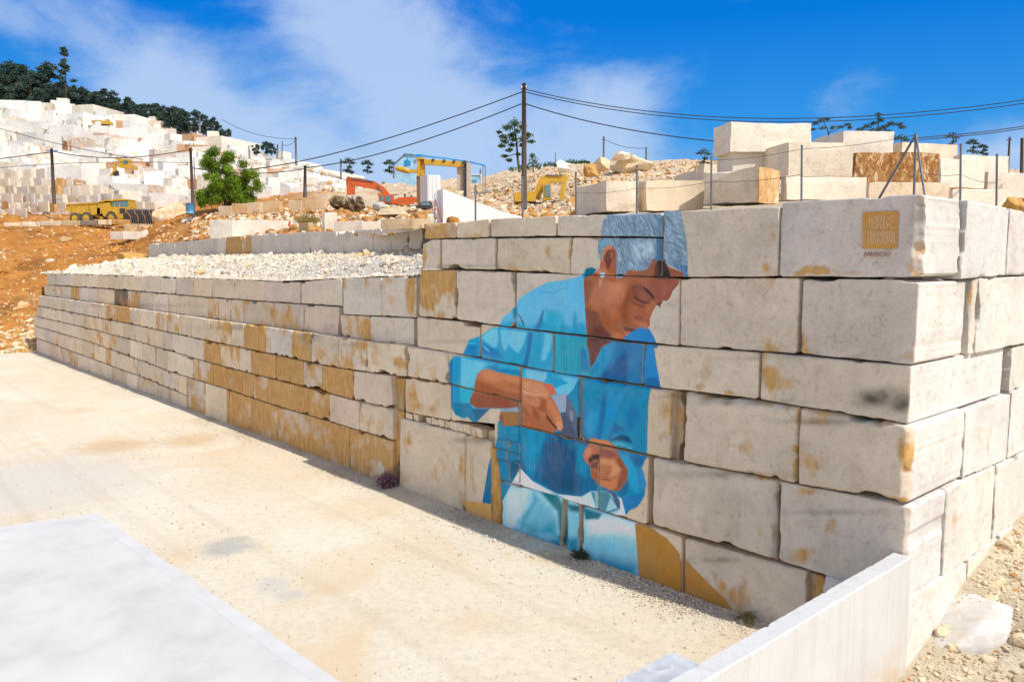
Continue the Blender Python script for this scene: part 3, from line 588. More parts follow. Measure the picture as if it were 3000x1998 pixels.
# ================================================================== the ground
def ground_mat(name, stops, scale=0.35, fine=1.0, bump=0.6, patches=None, spot=None, tracks=False):
    m, nt, b = new_mat(name); L = nt.links; v = _pos(nt); at_ = _attr(nt, 'tint')
    c = _ramp(nt, _noise(nt, scale, 7, 0.62, v, 0.6), stops)
    c = _mix(nt, 0.6 * fine, c, _ramp(nt, _noise(nt, 6.0, 6, 0.72, v, 0.3), [(0.30, (0.72, 0.70, 0.68)), (0.5, (1, 1, 1)), (0.7, (1.12, 1.12, 1.12))]), 'MULTIPLY')
    c = _mix(nt, 0.7 * fine, c, _ramp(nt, _noise(nt, 45.0, 4, 0.75, v), [(0.30, (0.66, 0.62, 0.58)), (0.45, (1, 1, 1)), (0.75, (1.1, 1.1, 1.1))]), 'MULTIPLY')
    if patches:
        pf = _ramp(nt, _noise(nt, 0.23, 6, 0.62, _pos(nt, (1, 1.0, 1)), 1.2), [(0.50, (0, 0, 0)), (0.68, (0.85, 0.85, 0.85))])
        c = _mix(nt, pf, c, patches)
    if spot:
        for (p, rx, col) in spot:
            sv = _n(nt, 'ShaderNodeVectorMath', operation='DISTANCE'); L.new(v, sv.inputs[0]); sv.inputs[1].default_value = p
            ad = _n(nt, 'ShaderNodeMath', operation='MULTIPLY_ADD'); L.new(_noise(nt, 1.6, 5, 0.65, v), ad.inputs[0]); ad.inputs[1].default_value = rx * 1.5; L.new(sv.outputs['Value'], ad.inputs[2])
            f = _n(nt, 'ShaderNodeMapRange', interpolation_type='SMOOTHSTEP'); L.new(ad.outputs[0], f.inputs[0])
            f.inputs[1].default_value = rx * 1.1; f.inputs[2].default_value = rx * 1.95; f.inputs[3].default_value = 0.8; f.inputs[4].default_value = 0
            c = _mix(nt, f.outputs[0], c, col)
    if tracks:                            # old wheel tracks running along the wall and turning away
        tv = _n(nt, 'ShaderNodeMapping'); tv.inputs['Rotation'].default_value = (0, 0, -math.atan2(DF[1], DF[0])); L.new(v, tv.inputs[0])
        sc_ = _n(nt, 'ShaderNodeMapping'); sc_.inputs['Scale'].default_value = (0.03, 1.5, 1); L.new(tv.outputs[0], sc_.inputs[0])
        tr_ = _ramp(nt, _noise(nt, 1.0, 5, 0.6, sc_.outputs[0], 0.35), [(0.36, (0.86, 0.84, 0.80)), (0.47, (1, 1, 1)), (0.62, (1.0, 1.0, 1.0)), (0.70, (1.07, 1.07, 1.08))]); c = _mix(nt, 0.42, c, tr_, 'MULTIPLY')
        grit = _ramp(nt, _noise(nt, 14.0, 9, 0.85, v), [(0.36, (0.62, 0.56, 0.48)), (0.44, (1, 1, 1)), (0.66, (1, 1, 1)), (0.72, (1.12, 1.12, 1.12))]); c = _mix(nt, 0.45, c, grit, 'MULTIPLY')
    c = _mix(nt, 1.0, c, at_.outputs['Color'], 'MULTIPLY')
    L.new(c, b.inputs['Base Color']); b.inputs['Roughness'].default_value = 0.95; b.inputs['Specular IOR Level'].default_value = 0.15
    h = _n(nt, 'ShaderNodeMath', operation='ADD'); L.new(_noise(nt, 3.0, 9, 0.72, v), h.inputs[0]); L.new(_noise(nt, 38.0, 4, 0.7, v), h.inputs[1])
    _bump(nt, b, h.outputs[0], bump, 0.04)
    return m
GREY = (0.50, 0.49, 0.47)
M_YARD = ground_mat("dusty_yard", [(0.28, (0.68, 0.575, 0.41)), (0.45, (0.72, 0.62, 0.455)), (0.60, (0.75, 0.67, 0.515)), (0.78, (0.71, 0.67, 0.58))], 0.16, 0.9, 0.6, patches=(0.71, 0.54, 0.34), tracks=True,
                    spot=[(tuple(on_z(668, 1605)), 0.75, (0.44, 0.42, 0.37)), (tuple(on_z(800, 1715)), 0.5, (0.60, 0.55, 0.46)), (tuple(on_z(850, 1745)), 0.4, (0.56, 0.52, 0.44)), (tuple(on_z(330, 1310)), 1.6, (0.62, 0.43, 0.24)), (tuple(on_z(560, 1290)), 1.4, (0.63, 0.46, 0.27)), (tuple(on_z(60, 1420)), 4.5, (0.63, 0.58, 0.49))])
M_EARTH = ground_mat("earth", [(0.3, (0.84, 0.84, 0.84)), (0.7, (1.12, 1.12, 1.12))], 0.5, 1.1, 1.0)
M_ROCK = stone_mat("broken_rock", base=(0.80, 0.76, 0.68), saw=0.0, bump=0.8)

def grid_mesh(name, P, mat, col=None, parent=None, smooth=True):
    nr, nc = P.shape[:2]
    F = [(j * nc + i, j * nc + i + 1, (j + 1) * nc + i + 1, (j + 1) * nc + i) for j in range(nr - 1) for i in range(nc - 1)]
    t = np.ones((nr * nc, 4)); t[:, 3] = 0
    if col is not None: t[:, :3] = col.reshape(-1, 3)
    return mesh_object(name, P.reshape(-1, 3), F, mat, parent, smooth_n=len(F) if smooth else 0, tints=t)
def resample(C, nr, nc):
    """Control net C (rows, columns, 3) to an evenly subdivided net."""
    C = np.asarray(C, float); r, c = C.shape[:2]
    a = np.linspace(0, r - 1, nr); i = np.minimum(a.astype(int), r - 2); f = (a - i)[:, None, None]
    D = C[i] * (1 - f) + C[i + 1] * f
    b = np.linspace(0, c - 1, nc); j = np.minimum(b.astype(int), c - 2); g = (b - j)[None, :, None]
    return D[:, j] * (1 - g) + D[:, j + 1] * g

# yard: finely divided where it is near, then out to the horizon
def yard():
    m = MB(); m.add([(-900, -300, -0.02), (900, -300, -0.02), (900, 1500, -0.02), (-900, 1500, -0.02)], [(0, 1, 2, 3)])
    g = m.build("ground", ground_mat("far_ground", [(0.3, (0.50, 0.40, 0.27)), (0.7, (0.60, 0.53, 0.42))], 0.05, 0.6, 0.3)); tag(g, kind='structure')
    xs = np.linspace(-60, 12, 190); ys = np.linspace(-6, 66, 200); X, Y = np.meshgrid(xs, ys)
    P = np.stack([X, Y, np.zeros_like(X)], 2); Q = P.reshape(-1, 3)
    d = (Q - CORNER) @ NF
    z = 0.02 + 0.030 * fbm(Q, 0.35, 4, 3) + 0.10 * np.exp(-np.clip(d - 0.1, 0, 9) / 0.35) * (0.6 + 0.6 * fbm(Q, 0.9, 3, 8))
    P[:, :, 2] = z.reshape(X.shape)
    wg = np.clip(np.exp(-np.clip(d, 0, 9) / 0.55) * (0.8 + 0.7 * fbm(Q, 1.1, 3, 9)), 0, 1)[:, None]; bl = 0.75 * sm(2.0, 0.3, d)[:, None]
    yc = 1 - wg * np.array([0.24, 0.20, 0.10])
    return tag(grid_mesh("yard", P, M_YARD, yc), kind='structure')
yard()

# ---- rocks for scattering
def ico(sub=1):
    t = (1 + 5 ** .5) / 2
    V = [np.array(v, float) for v in [(-1, t, 0), (1, t, 0), (-1, -t, 0), (1, -t, 0), (0, -1, t), (0, 1, t), (0, -1, -t), (0, 1, -t), (t, 0, -1), (t, 0, 1), (-t, 0, -1), (-t, 0, 1)]]
    F = [(0, 11, 5), (0, 5, 1), (0, 1, 7), (0, 7, 10), (0, 10, 11), (1, 5, 9), (5, 11, 4), (11, 10, 2), (10, 7, 6), (7, 1, 8), (3, 9, 4), (3, 4, 2), (3, 2, 6), (3, 6, 8), (3, 8, 9), (4, 9, 5), (2, 4, 11), (6, 2, 10), (8, 6, 7), (9, 8, 1)]
    V = [v / np.linalg.norm(v) for v in V]
    for _ in range(sub):
        mid = {}; G = []
        def mp(a, b):
            k = (min(a, b), max(a, b))
            if k not in mid:
                v = V[a] + V[b]; V.append(v / np.linalg.norm(v)); mid[k] = len(V) - 1
            return mid[k]
        for a, b, c in F:
            x, y, z = mp(a, b), mp(b, c), mp(c, a); G += [(a, x, z), (b, y, x), (c, z, y), (x, y, z)]
        F = G
    return np.array(V), F
def rock_shape(seed, sub=1, cuts=7):
    """A broken stone: a ball cut flat by random planes."""
    V, F = ico(sub); r = np.random.RandomState(seed); V = V.copy()
    for _ in range(cuts):
        n = r.normal(size=3); n /= np.linalg.norm(n); k = r.uniform(0.45, 0.85); d = V @ n
        V = V - np.outer(np.clip(d - k, 0, None), n)
    return V * (1 + 0.06 * fbm(V, 2.0, 2, seed))[:, None], F
ROCKS = [rock_shape(i, 1, 7) for i in range(8)]
PEBB = [rock_shape(50 + i, 0, 4) for i in range(6)]
def scatter(name, pts, sizes, cols, mat, shapes=ROCKS, seed=1, flat=0.75, sink=0.3, parent=None):
    r = np.random.RandomState(seed); m = MB()
    for p, s, c in zip(pts, sizes, cols):
        V, F = shapes[r.randint(len(shapes))]
        a = r.uniform(0, 6.28); b_ = r.uniform(-0.5, 0.5); ca, sa = math.cos(a), math.sin(a); cb, sb_ = math.cos(b_), math.sin(b_)
        W = V * np.array([r.uniform(0.7, 1.3), r.uniform(0.6, 1.1), flat * r.uniform(0.6, 1.1)]) * s
        W = np.stack([W[:, 0], W[:, 1] * cb - W[:, 2] * sb_, W[:, 1] * sb_ + W[:, 2] * cb], 1)
        W = np.stack([W[:, 0] * ca - W[:, 1] * sa, W[:, 0] * sa + W[:, 1] * ca, W[:, 2]], 1)
        m.add(W + p + UP * s * flat * (1 - 2 * sink) * 0.5, F, c)
    o = m.build(name, mat, parent); tag(o, kind='stuff'); return o
def on_grid(P, n, seed, weight=None):
    """n random points on a grid surface."""
    r = np.random.RandomState(seed); nr, nc = P.shape[:2]
    c = 0.25 * (P[:-1, :-1] + P[1:, :-1] + P[:-1, 1:] + P[1:, 1:]); e1 = P[1:, :-1] - P[:-1, :-1]; e2 = P[:-1, 1:] - P[:-1, :-1]
    a = np.linalg.norm(np.cross(e1, e2), axis=2)
    if weight is not None: a = a * weight(c.reshape(-1, 3)).reshape(a.shape)
    k = r.choice(a.size, n, p=(a / a.sum()).ravel()); j, i = np.unravel_index(k, a.shape)
    s, t = r.rand(n, 1), r.rand(n, 1)
    return P[j, i] * (1 - s) * (1 - t) + P[j + 1, i] * s * (1 - t) + P[j, i + 1] * (1 - s) * t + P[j + 1, i + 1] * s * t

# ---- white rubble bed between the long wall and the second tier
fx = [118, 140, 300, 480, 640, 800, 950, 1100, 1226]; bx = [330, 410, 470, 560, 700, 850, 1000, 1120, 1246]; by = [775, 760, 754, 751, 746, 744, 742, 737, 728]
fr = [on_front(x, yl(LA, x) + 1, -0.34) + UP * 0.02 for x in fx]; bk = [on_tier(x, y, 0.02) for x, y in zip(bx, by)]
C = [[f - DS * 0.02 for f in fr], [f + DS * 1.3 + UP * 0.05 for f in fr], [0.55 * f + 0.45 * b + UP * 0.06 for f, b in zip(fr, bk)], bk, [b - N2 * 0.8 for b in bk]]
GB = resample(C, 60, 220); Q = GB.reshape(-1, 3); GB = (Q + np.outer(0.05 * fbm(Q, 0.5, 4, 21) + 0.04 * fbm(Q, 2.2, 3, 4), UP)).reshape(GB.shape)
M_GRAVEL = ground_mat("white_rubble", [(0.3, (0.62, 0.57, 0.48)), (0.7, (0.72, 0.67, 0.58))], 1.2, 1.3, 1.2)
tag(grid_mesh("rubble_bed", GB, M_GRAVEL), kind='structure')
r_ = np.random.RandomState(5); n = 15000; pp = on_grid(GB, n, 3, weight=lambda c: (30.0 / np.clip(c[:, 1], 20, 90)) ** 1.2)
sz = 0.032 + 0.085 * r_.rand(n) ** 2.4 + 0.22 * (r_.rand(n) > 0.985) * r_.rand(n); sz *= np.clip(pp[:, 1] / 34, 0.8, 1.7)
cc = np.array([0.95, 0.90, 0.82]) * r_.uniform(0.72, 1.08, (n, 1)); w_ = r_.rand(n) > 0.93; cc[w_] = cc[w_] * np.array([0.95, 0.78, 0.5])
scatter("rubble", pp, sz, cc, M_ROCK, shapes=PEBB + ROCKS[:3], seed=8)
# its earth edge, where the bed ends
sk = [[GB[i, 0] + np.array([0, 0, dz]) + (DF * off) for i in range(0, 60, 4)] for dz, off in ((-1.0, -0.6), (-2.2, 0.3), (-4.0, 0.6), (-6.6, 1.0))]
EDGE = resample(sk, 24, 40); Q = EDGE.reshape(-1, 3); EDGE = (Q + 0.1 * np.stack([fbm(Q, 0.6, 3, 31), fbm(Q, 0.6, 3, 32), fbm(Q, 0.6, 3, 33)], 1)).reshape(EDGE.shape)
OC = np.array([0.47, 0.195, 0.042])
def earth_cols(Q, base=OC):
    n1 = fbm(Q, 0.16, 4, 61); n2 = fbm(Q, 0.7, 4, 62)
    n3 = fbm(Q, 0.33, 5, 63); c = np.outer((1 + 0.30 * n2) * (1 - 0.35 * sm(0.05, 0.4, n3)), base)
    pale = sm(0.15, 0.5, n1 + 0.4 * n2)[:, None] * 0.5
    return c * (1 - pale) + np.array([0.56, 0.36, 0.16]) * pale
tag(grid_mesh("earth_edge", EDGE, M_EARTH, earth_cols(EDGE.reshape(-1, 3))), kind='structure')

# ---- the quarry floor behind the walls and the orange earth slope at their end
COLS = [(-1300, [(60, 1036), (80, 815), (104, 662), (114, 645), (135, 610), (160, 600)]), (-500, [(60, 1036), (80, 815), (104, 662), (114, 645), (135, 610), (160, 600)]), (0, [(60.4, 1040), (80, 815), (104, 662), (114, 644), (135, 612), (160, 600)]),
        (110, [(61.4, 1036), (80, 815), (104, 662), (114, 644), (135, 612), (160, 600)]), (210, [(63, 1000), (82, 800), (104, 662), (114, 646), (135, 612), (160, 595)]), (320, [(71, 860), (86, 762), (100, 694), (112, 648), (135, 612), (160, 585)]), (430, [(81, 752), (90, 704), (100, 668), (112, 640), (135, 602), (160, 575)]),
        (560, [(70, 702), (80, 676), (95, 630), (110, 614), (135, 586), (160, 570)]), (700, [(58, 700), (70, 664), (85, 626), (100, 600), (135, 575), (160, 562)]), (900, [(45, 692), (60, 662), (80, 622), (95, 600), (135, 560), (160, 545)]),
        (1100, [(34, 690), (50, 665), (70, 640), (88, 610), (135, 556), (160, 540)]), (1240, [(28.5, 668), (45, 645), (70, 618), (90, 592), (135, 545), (160, 535)]), (1400, [(25.5, 662), (45, 636), (65, 614), (90, 582), (135, 530), (160, 520)]),
        (1560, [(22.5, 655), (40, 640), (60, 620), (75, 592), (95, 520), (160, 490)]), (1700, [(21, 646), (30, 634), (45, 618), (60, 590), (95, 505), (160, 480)]), (2000, [(18.6, 634), (30, 612), (45, 590), (60, 560), (95, 485), (160, 470)]),
        (2300, [(16.6, 606), (28, 592), (45, 575), (60, 550), (95, 480), (160, 465)]), (2700, [(14.6, 582), (28, 575), (45, 560), (60, 545), (95, 500), (160, 480)]), (3000, [(17.5, 640), (28, 600), (45, 585), (60, 565), (95, 530), (160, 500)]), (3500, [(21.5, 680), (30, 650), (45, 620), (60, 590), (95, 550), (160, 520)])]
C = [[at(px, *(pr[k][::-1])) for px, pr in COLS] for k in range(6)]
QF = resample(C, 240, 560); Q = QF.reshape(-1, 3)
amp = np.clip((Q[:, 1] - 20) / 40, 0.15, 1.0)
QF = (Q + np.outer(amp * (0.6 * fbm(Q, 0.16, 5, 41) + 0.5 * np.abs(fbm(Q, 0.45, 5, 43)) - 0.15), UP)).reshape(QF.shape); Q = QF.reshape(-1, 3)
pq = project(Q)
orange = np.clip(sm(1050, 300, pq[:, 0]) * sm(130, 104, Q[:, 1]) + sm(60, 75, Q[:, 1]) * sm(980, 880, pq[:, 0]) * 0.8 + sm(1320, 1180, pq[:, 0]) * sm(38, 46, Q[:, 1]) * sm(94, 82, Q[:, 1]) * 0.9, 0, 1)[:, None]
beige = np.outer(1 + 0.15 * fbm(Q, 0.5, 4, 71), np.array([0.60, 0.47, 0.31])); po = sm(0.05, 0.4, fbm(Q, 0.13, 4, 72))[:, None] * 0.7; beige = beige * (1 - po) + np.array([0.58, 0.33, 0.13]) * po
QC = earth_cols(Q) * orange + beige * (1 - orange)
tag(grid_mesh("earth_slope", QF, M_EARTH, QC), kind='structure')
def lookup(c, arr): return arr
n = 15000; r_ = np.random.RandomState(15)
pp = on_grid(QF, n, 13, weight=lambda c: (np.clip(60.0 / np.clip(c[:, 1], 40, 160), 0.2, 1.2) ** 2) * np.where(project(c)[:, 0] < 520, 3.0, 1.0) * np.where((project(c)[:, 0] > 1680) & (c[:, 1] < 36), 0.0, 1.0) * (project(c)[:, 0] > -150) * (project(c)[:, 0] < 3100))
sz = 0.06 + 0.24 * r_.rand(n) ** 3 + 0.6 * (r_.rand(n) > 0.985) * r_.rand(n); cc = np.where(r_.rand(n, 1) > 0.6, np.array([[0.78, 0.54, 0.28]]), np.array([[0.60, 0.28, 0.07]])) * r_.uniform(0.75, 1.15, (n, 1)) * 1.1
cc[(r_.rand(n) > 0.9)] = np.array([0.86, 0.78, 0.64])
scatter("rubble", pp, sz, cc, M_ROCK, seed=18)
# heap of stones where the slope meets the yard
n = 900; pp = np.array([at(x, y, 0) for x, y in ()]).reshape(0, 3)
hx = r_.uniform(-60, 140, n); hy = np.minimum(1040, 1036 - np.abs(r_.normal(0, 45, n))); pp = np.array([on_z(a, min(b, 1038), 0) if b > 1030 else at(a, b, 60.5 + (1036 - b) / 11.5) for a, b in zip(hx, hy)])
scatter("rubble", pp, 0.12 + 0.35 * r_.rand(n) ** 2.2, np.where(r_.rand(n, 1) > 0.5, np.array([[0.92, 0.80, 0.60]]), np.array([[0.72, 0.45, 0.18]])) * r_.uniform(0.8, 1.1, (n, 1)), M_ROCK, seed=19)

# ---- yard: pebbles along the wall foot and loose over the dust
n = 26000; r_ = np.random.RandomState(25); u = 0.3 + 30 * r_.rand(n) ** 1.6; d = np.where(r_.rand(n) > 0.14, np.abs(r_.normal(0.1, 0.38, n)), r_.uniform(0.2, 11, n))
pp = CORNER + np.outer(u, DF) + np.outer(d + 0.03, NF); pp[:, 2] = 0.03 + 0.05 * np.exp(-d / 0.4)
keep = pp[:, 1] > 2; pp = pp[keep]; n = len(pp)
scatter("gravel", pp, 0.010 + 0.022 * r_.rand(n) ** 2 + 0.03 * (r_.rand(n) > 0.99), np.array([0.90, 0.83, 0.72]) * r_.uniform(0.66, 1.1, (n, 1)), M_ROCK, shapes=PEBB, seed=28)

# ---- concrete pad in the yard
M_CONC = plain("pale_concrete", (0.575, 0.552, 0.505), 0.85, wear=0.15, scale=0.55, dirt=(0.63, 0.60, 0.53), bump=0.25)
M_CONC2 = plain("concrete_rim", (0.595, 0.578, 0.54), 0.85, wear=0.08, scale=1.5, bump=0.2)
A = on_z(285, 1503, 0.13); ax_u, ax_v = on_z(999, 1998, 0.13) - A, on_z(0, 1543, 0.13) - A; ax_u, ax_v = ax_u / np.linalg.norm(ax_u), ax_v / np.linalg.norm(ax_v)
pad = MB(); rim = MB(); w_ = 0.32
c0 = A + ax_u * w_ + ax_v * w_
pad.prism([c0 * [1, 1, 0], c0 * [1, 1, 0] + ax_v * 9, c0 * [1, 1, 0] + ax_v * 9 + ax_u * 16, c0 * [1, 1, 0] + ax_u * 16][::-1], UP * 0.1285)
rim.prism([A * [1, 1, 0], A * [1, 1, 0] + ax_v * 9.3, A * [1, 1, 0] + ax_v * 9.3 + ax_u * (w_ - 0.001), A * [1, 1, 0] + ax_u * (w_ - 0.001)][::-1], UP * 0.13)
b0 = A + ax_u * w_
rim.prism([b0 * [1, 1, 0], b0 * [1, 1, 0] + ax_v * (w_ - 0.001), b0 * [1, 1, 0] + ax_v * (w_ - 0.001) + ax_u * 16, b0 * [1, 1, 0] + ax_u * 16][::-1], UP * 0.13)
tag(pad.build("pavement", M_CONC), kind='structure'); tag(rim.build("kerb", M_CONC2), kind='structure')

# ---- concrete parapet from the wall's corner, and the pier beside it
def parapet_mat():
    m, nt, b = new_mat("cast_concrete"); v = _pos(nt)
    c = _ramp(nt, _noise(nt, 1.1, 6, 0.65, v), [(0.3, (0.55, 0.535, 0.50)), (0.7, (0.62, 0.605, 0.57))])
    c = _mix(nt, 0.45, c, _ramp(nt, _noise(nt, 1.0, 6, 0.7, _pos(nt, (7, 7, 0.35)), 0.3), [(0.32, (0.82, 0.77, 0.66)), (0.5, (1, 1, 1))]), 'MULTIPLY')
    c = _mix(nt, 0.6, c, _ramp(nt, _noise(nt, 30, 4, 0.7, v), [(0.3, (0.85, 0.85, 0.85)), (0.5, (1, 1, 1))]), 'MULTIPLY')
    sp = _n(nt, 'ShaderNodeSeparateXYZ'); nt.links.new(v, sp.inputs[0]); mr = _n(nt, 'ShaderNodeMapRange'); nt.links.new(sp.outputs[2], mr.inputs[0]); mr.inputs[1].default_value = 0.9; mr.inputs[2].default_value = 0.15; mr.inputs[3].default_value = 0; mr.inputs[4].default_value = 1
    f = _n(nt, 'ShaderNodeMath', operation='MULTIPLY'); nt.links.new(mr.outputs[0], f.inputs[0]); nt.links.new(_ramp(nt, _noise(nt, 1.6, 6, 0.7, v), [(0.4, (0, 0, 0)), (0.6, (1, 1, 1))]), f.inputs[1]); c = _mix(nt, f.outputs[0], c, (0.55, 0.42, 0.26))
    nt.links.new(c, b.inputs['Base Color']); b.inputs['Roughness'].default_value = 0.9; _bump(nt, b, _noise(nt, 14, 6, 0.7, v), 0.3, 0.015); return m
M_PAR = parapet_mat()
PZ = 2.15; tl = on_z(2607, 1625, PZ); pw = abs((tl - CORNER) @ DF); pw = min(max(pw, 0.25), 0.6)
par = thing("parapet_wall", "low pale concrete wall butting against the mural wall's corner", "wall", tuple(CORNER - DS * 3))
m = MB(); u0, L_ = 0.075, 9.6; NSEG = 120; zt = []
for k in range(NSEG + 1):
    u = u0 + L_ * k / NSEG; q0 = CORNER - DS * u - NS * 0.02; j = 0.004 * math.sin(k * 2.1) + 0.006 * float(fbm(np.array([q0]), 1.5, 3, 5)[0]); gr = 0.012 if k % 20 == 10 else 0.0
    z_ = PZ + j - gr; ch = 0.018 + 0.012 * float(np.clip(fbm(np.array([q0]), 3.0, 3, 6)[0], 0, 1)) + gr
    zt += [q0 - UP * 0.4, q0 + UP * (z_ - ch), q0 + DF * ch + UP * z_, q0 + DF * (pw - ch) + UP * z_, q0 + DF * pw + UP * (z_ - ch), q0 + DF * pw - UP * 0.4]
F_ = []
for k in range(NSEG):
    for i in range(5): a0 = k * 6 + i; F_.append((a0, a0 + 1, a0 + 7, a0 + 6))
F_ += [tuple(range(5, -1, -1)), tuple(range(NSEG * 6, NSEG * 6 + 6))]
m.add(zt, F_); o = m.build("concrete_panel", M_PAR, par)
ap = on_z(1968, 1909, 1.9); t_ = (ap - CORNER) @ DF - pw - 0.01
pier = MB(); q = [ap, ap - DF * t_, ap - DF * t_ - DS * 3.4, ap - DS * 3.4]; q = [x * [1, 1, 0] for x in q]
pier.prism([x - UP * 0.3 for x in q], UP * 2.185); pier.prism([x + UP * 1.888 + (x - sum(q) / 4) * 0.0 for x in q], UP * 0.012)
o = pier.build("concrete_pier", plain("pier_concrete", (0.42, 0.435, 0.445), 0.9, wear=0.16, scale=2.0, dirt=(0.64, 0.64, 0.63), bump=0.4)); tag(o, "broad flat-topped grey concrete pier standing beside the low concrete wall", "pier", kind='thing')

# ---- the stony bank under the side wall
su = [-9, -4, -0.1, 1.2, 2.6, 4.0, 5.9, 8.0, 11.0, 15.0, 20.0, 26.0, 36.0]; sz_ = [0.0, 0.05, 0.12, 0.42, 0.98, 1.25, 1.5, 1.9, 3.2, 5.8, 8.0, 8.4, 9.0]
C = []
for d, k, dz in ((-0.6, 1.0, 0.05), (0.12, 1.0, 0.03), (0.8, 0.93, 0.0), (1.8, 0.82, -0.05), (3.5, 0.62, -0.1), (7.0, 0.35, -0.2), (14, 0.1, -0.3)):
    C.append([CORNER + DS * a + NS * d + UP * (z * (k + (1 - k) * float(sm(9, 20, np.array(float(a))))) + dz) for a, z in zip(su, sz_)])
C = np.array(C); C[:, 0, 2] = np.minimum(C[:, 0, 2], 0.05)
BK = resample(C, 220, 420); Q = BK.reshape(-1, 3); dd = (Q - CORNER) @ NS
BK = (Q + np.outer(np.clip(dd / 0.4, 0, 1) * (0.22 * fbm(Q, 0.8, 5, 81) + 0.13 * np.abs(fbm(Q, 2.6, 4, 82))), UP)).reshape(BK.shape)
Q = BK.reshape(-1, 3); BC = np.outer(1 + 0.15 * fbm(Q, 1.2, 4, 83), np.array([0.64, 0.54, 0.38])); k = sm(0.1, 0.4, fbm(Q, 0.7, 4, 84))[:, None] * 0.7; BC = BC * (1 - k) + np.array([0.70, 0.63, 0.52]) * k
tag(grid_mesh("stony_bank", BK, M_EARTH, BC), kind='structure')
n = 6000; r_ = np.random.RandomState(35); pp = on_grid(BK, n, 33, weight=lambda c: ((c - CORNER) @ NS > 0.05) * (((c - CORNER) @ NS) < 3.4) * ((c - CORNER) @ DS > -2.5) * ((c - CORNER) @ DS < 7) * 1.0)
sz = 0.015 + 0.05 * r_.rand(n) ** 2.5 + 0.16 * (r_.rand(n) > 0.97) * r_.rand(n); cc = np.array([0.92, 0.80, 0.60]) * r_.uniform(0.7, 1.12, (n, 1)); cc[r_.rand(n) > 0.9] = np.array([0.75, 0.42, 0.18])
scatter("rubble", pp, sz, cc, M_ROCK, seed=38)
# one big smooth pale boulder half sunk in the bank
V, F = ico(4); V = V.copy(); rs = np.random.RandomState(4)
for _ in range(9):
    nn = rs.normal(size=3); nn /= np.linalg.norm(nn); V = V - np.outer(np.clip(V @ nn - rs.uniform(0.5, 0.8), 0, None), nn) * 0.9
V = V * (1 + 0.05 * fbm(V, 1.4, 4, 3))[:, None]
bp = on_z(2842, 1812, 0.60)
W = np.outer(V[:, 0] * 1.35, DS * 0.95 + UP * 0.28) + np.outer(V[:, 1] * 0.85, NS) + np.outer(V[:, 2] * 0.30, UP) + bp
bm_ = MB(); bm_.add(W, F, (0.84, 0.84, 0.84)); o = bm_.build("boulder", plain("white_boulder_stone", (0.60, 0.58, 0.54), 0.9, wear=0.16, scale=1.5, dirt=(0.50, 0.42, 0.31), bump=0.8), smooth=True); tag(o, "big smooth white boulder half buried in the stony bank below the side wall", "boulder", kind='thing')
# ================================================================== the painting on the wall: a thin coat of paint over the blocks' own faces
FR = {'A': (1680, 600, 0.26786), 'B': (1280, 1020, 0.24235), 'C': (1600, 1200, 0.22957), 'D': (1300, 780, 0.28025), 'E': (1320, 1340, 0.37367), 'P': (0, 0, 1.0)}
K_SHADE = np.array([0.72, 0.70, 0.71])            # light that reaches the shaded wall
LAYERS = []
SH, FA, HA, AR, H2, ML, CH, ST, BD = 'painted_shirt', 'painted_face', 'painted_hair', 'painted_arm', 'painted_hand', 'painted_mallet', 'painted_chisel', 'painted_stone', 'painted_backdrop'
def pl(part, fr, col, pts, soft=0.0, fx=None):
    col = np.array(col, float)
    if part in (SH, ST): col = col * ((0.9, 1.015, 0.925) if col[2] > col[0] + 90 and col[0] < 70 else (0.97, 1.0, 0.985) if part == SH else (1, 1, 1))
    if part in (FA, AR, H2): col = col * np.array([0.93, 0.95, 0.97])
    soft = soft * 1.25 if soft > 1.6 else soft
    ox, oy, s = FR[fr]; LAYERS.append((part, np.array([(ox + s * x, oy + s * y) for x, y in pts]), np.array(col, float), soft, fx))
# --- shirt: shoulder
pl(SH, 'D', (92, 172, 214), [(1466, 100), (1300, 145), (1080, 175), (950, 240), (850, 300), (790, 345), (765, 400), (715, 450), (690, 485), (620, 530), (590, 600), (570, 640), (960, 705), (1505, 770), (1500, 700)])
pl(SH, 'D', (18, 148, 203), [(560, 640), (600, 600), (740, 570), (900, 640), (1060, 560), (1130, 610), (1250, 600), (1340, 640), (1400, 590), (1500, 590), (1510, 775), (960, 700)], 9)
pl(SH, 'D', (40, 158, 208), [(1060, 440), (1190, 470), (1250, 480), (1210, 640), (1120, 640), (1070, 560)], 8)
pl(SH, 'D', (15, 140, 196), [(1360, 480), (1385, 480), (1400, 720), (1330, 720)], 6); pl(SH, 'D', (15, 140, 196), [(1235, 540), (1250, 545), (1262, 700), (1210, 700)], 5)
pl(SH, 'D', (12, 118, 180), [(1050, 452), (1030, 470), (985, 590), (955, 650), (950, 700), (998, 700), (1030, 610)], 1.5)
pl(SH, 'D', (25, 132, 180), [(715, 450), (762, 400), (772, 490), (752, 560), (725, 545)], 3); pl(SH, 'D', (38, 92, 130), [(764, 485), (800, 515), (838, 590), (848, 640), (838, 640), (825, 595), (790, 525), (760, 495)])
pl(SH, 'D', (60, 130, 165), [(980, 285), (1060, 265), (1140, 280), (1240, 232), (1330, 232), (1240, 238), (1142, 286), (1062, 272)], 0.5)
pl(SH, 'D', (14, 96, 134), [(1462, 130), (1470, 70), (1490, 30), (1540, 15), (1600, 35), (1575, 70), (1500, 112)]); pl(SH, 'D', (45, 150, 195), [(1440, 110), (1462, 75), (1486, 28), (1478, 80), (1470, 125)])
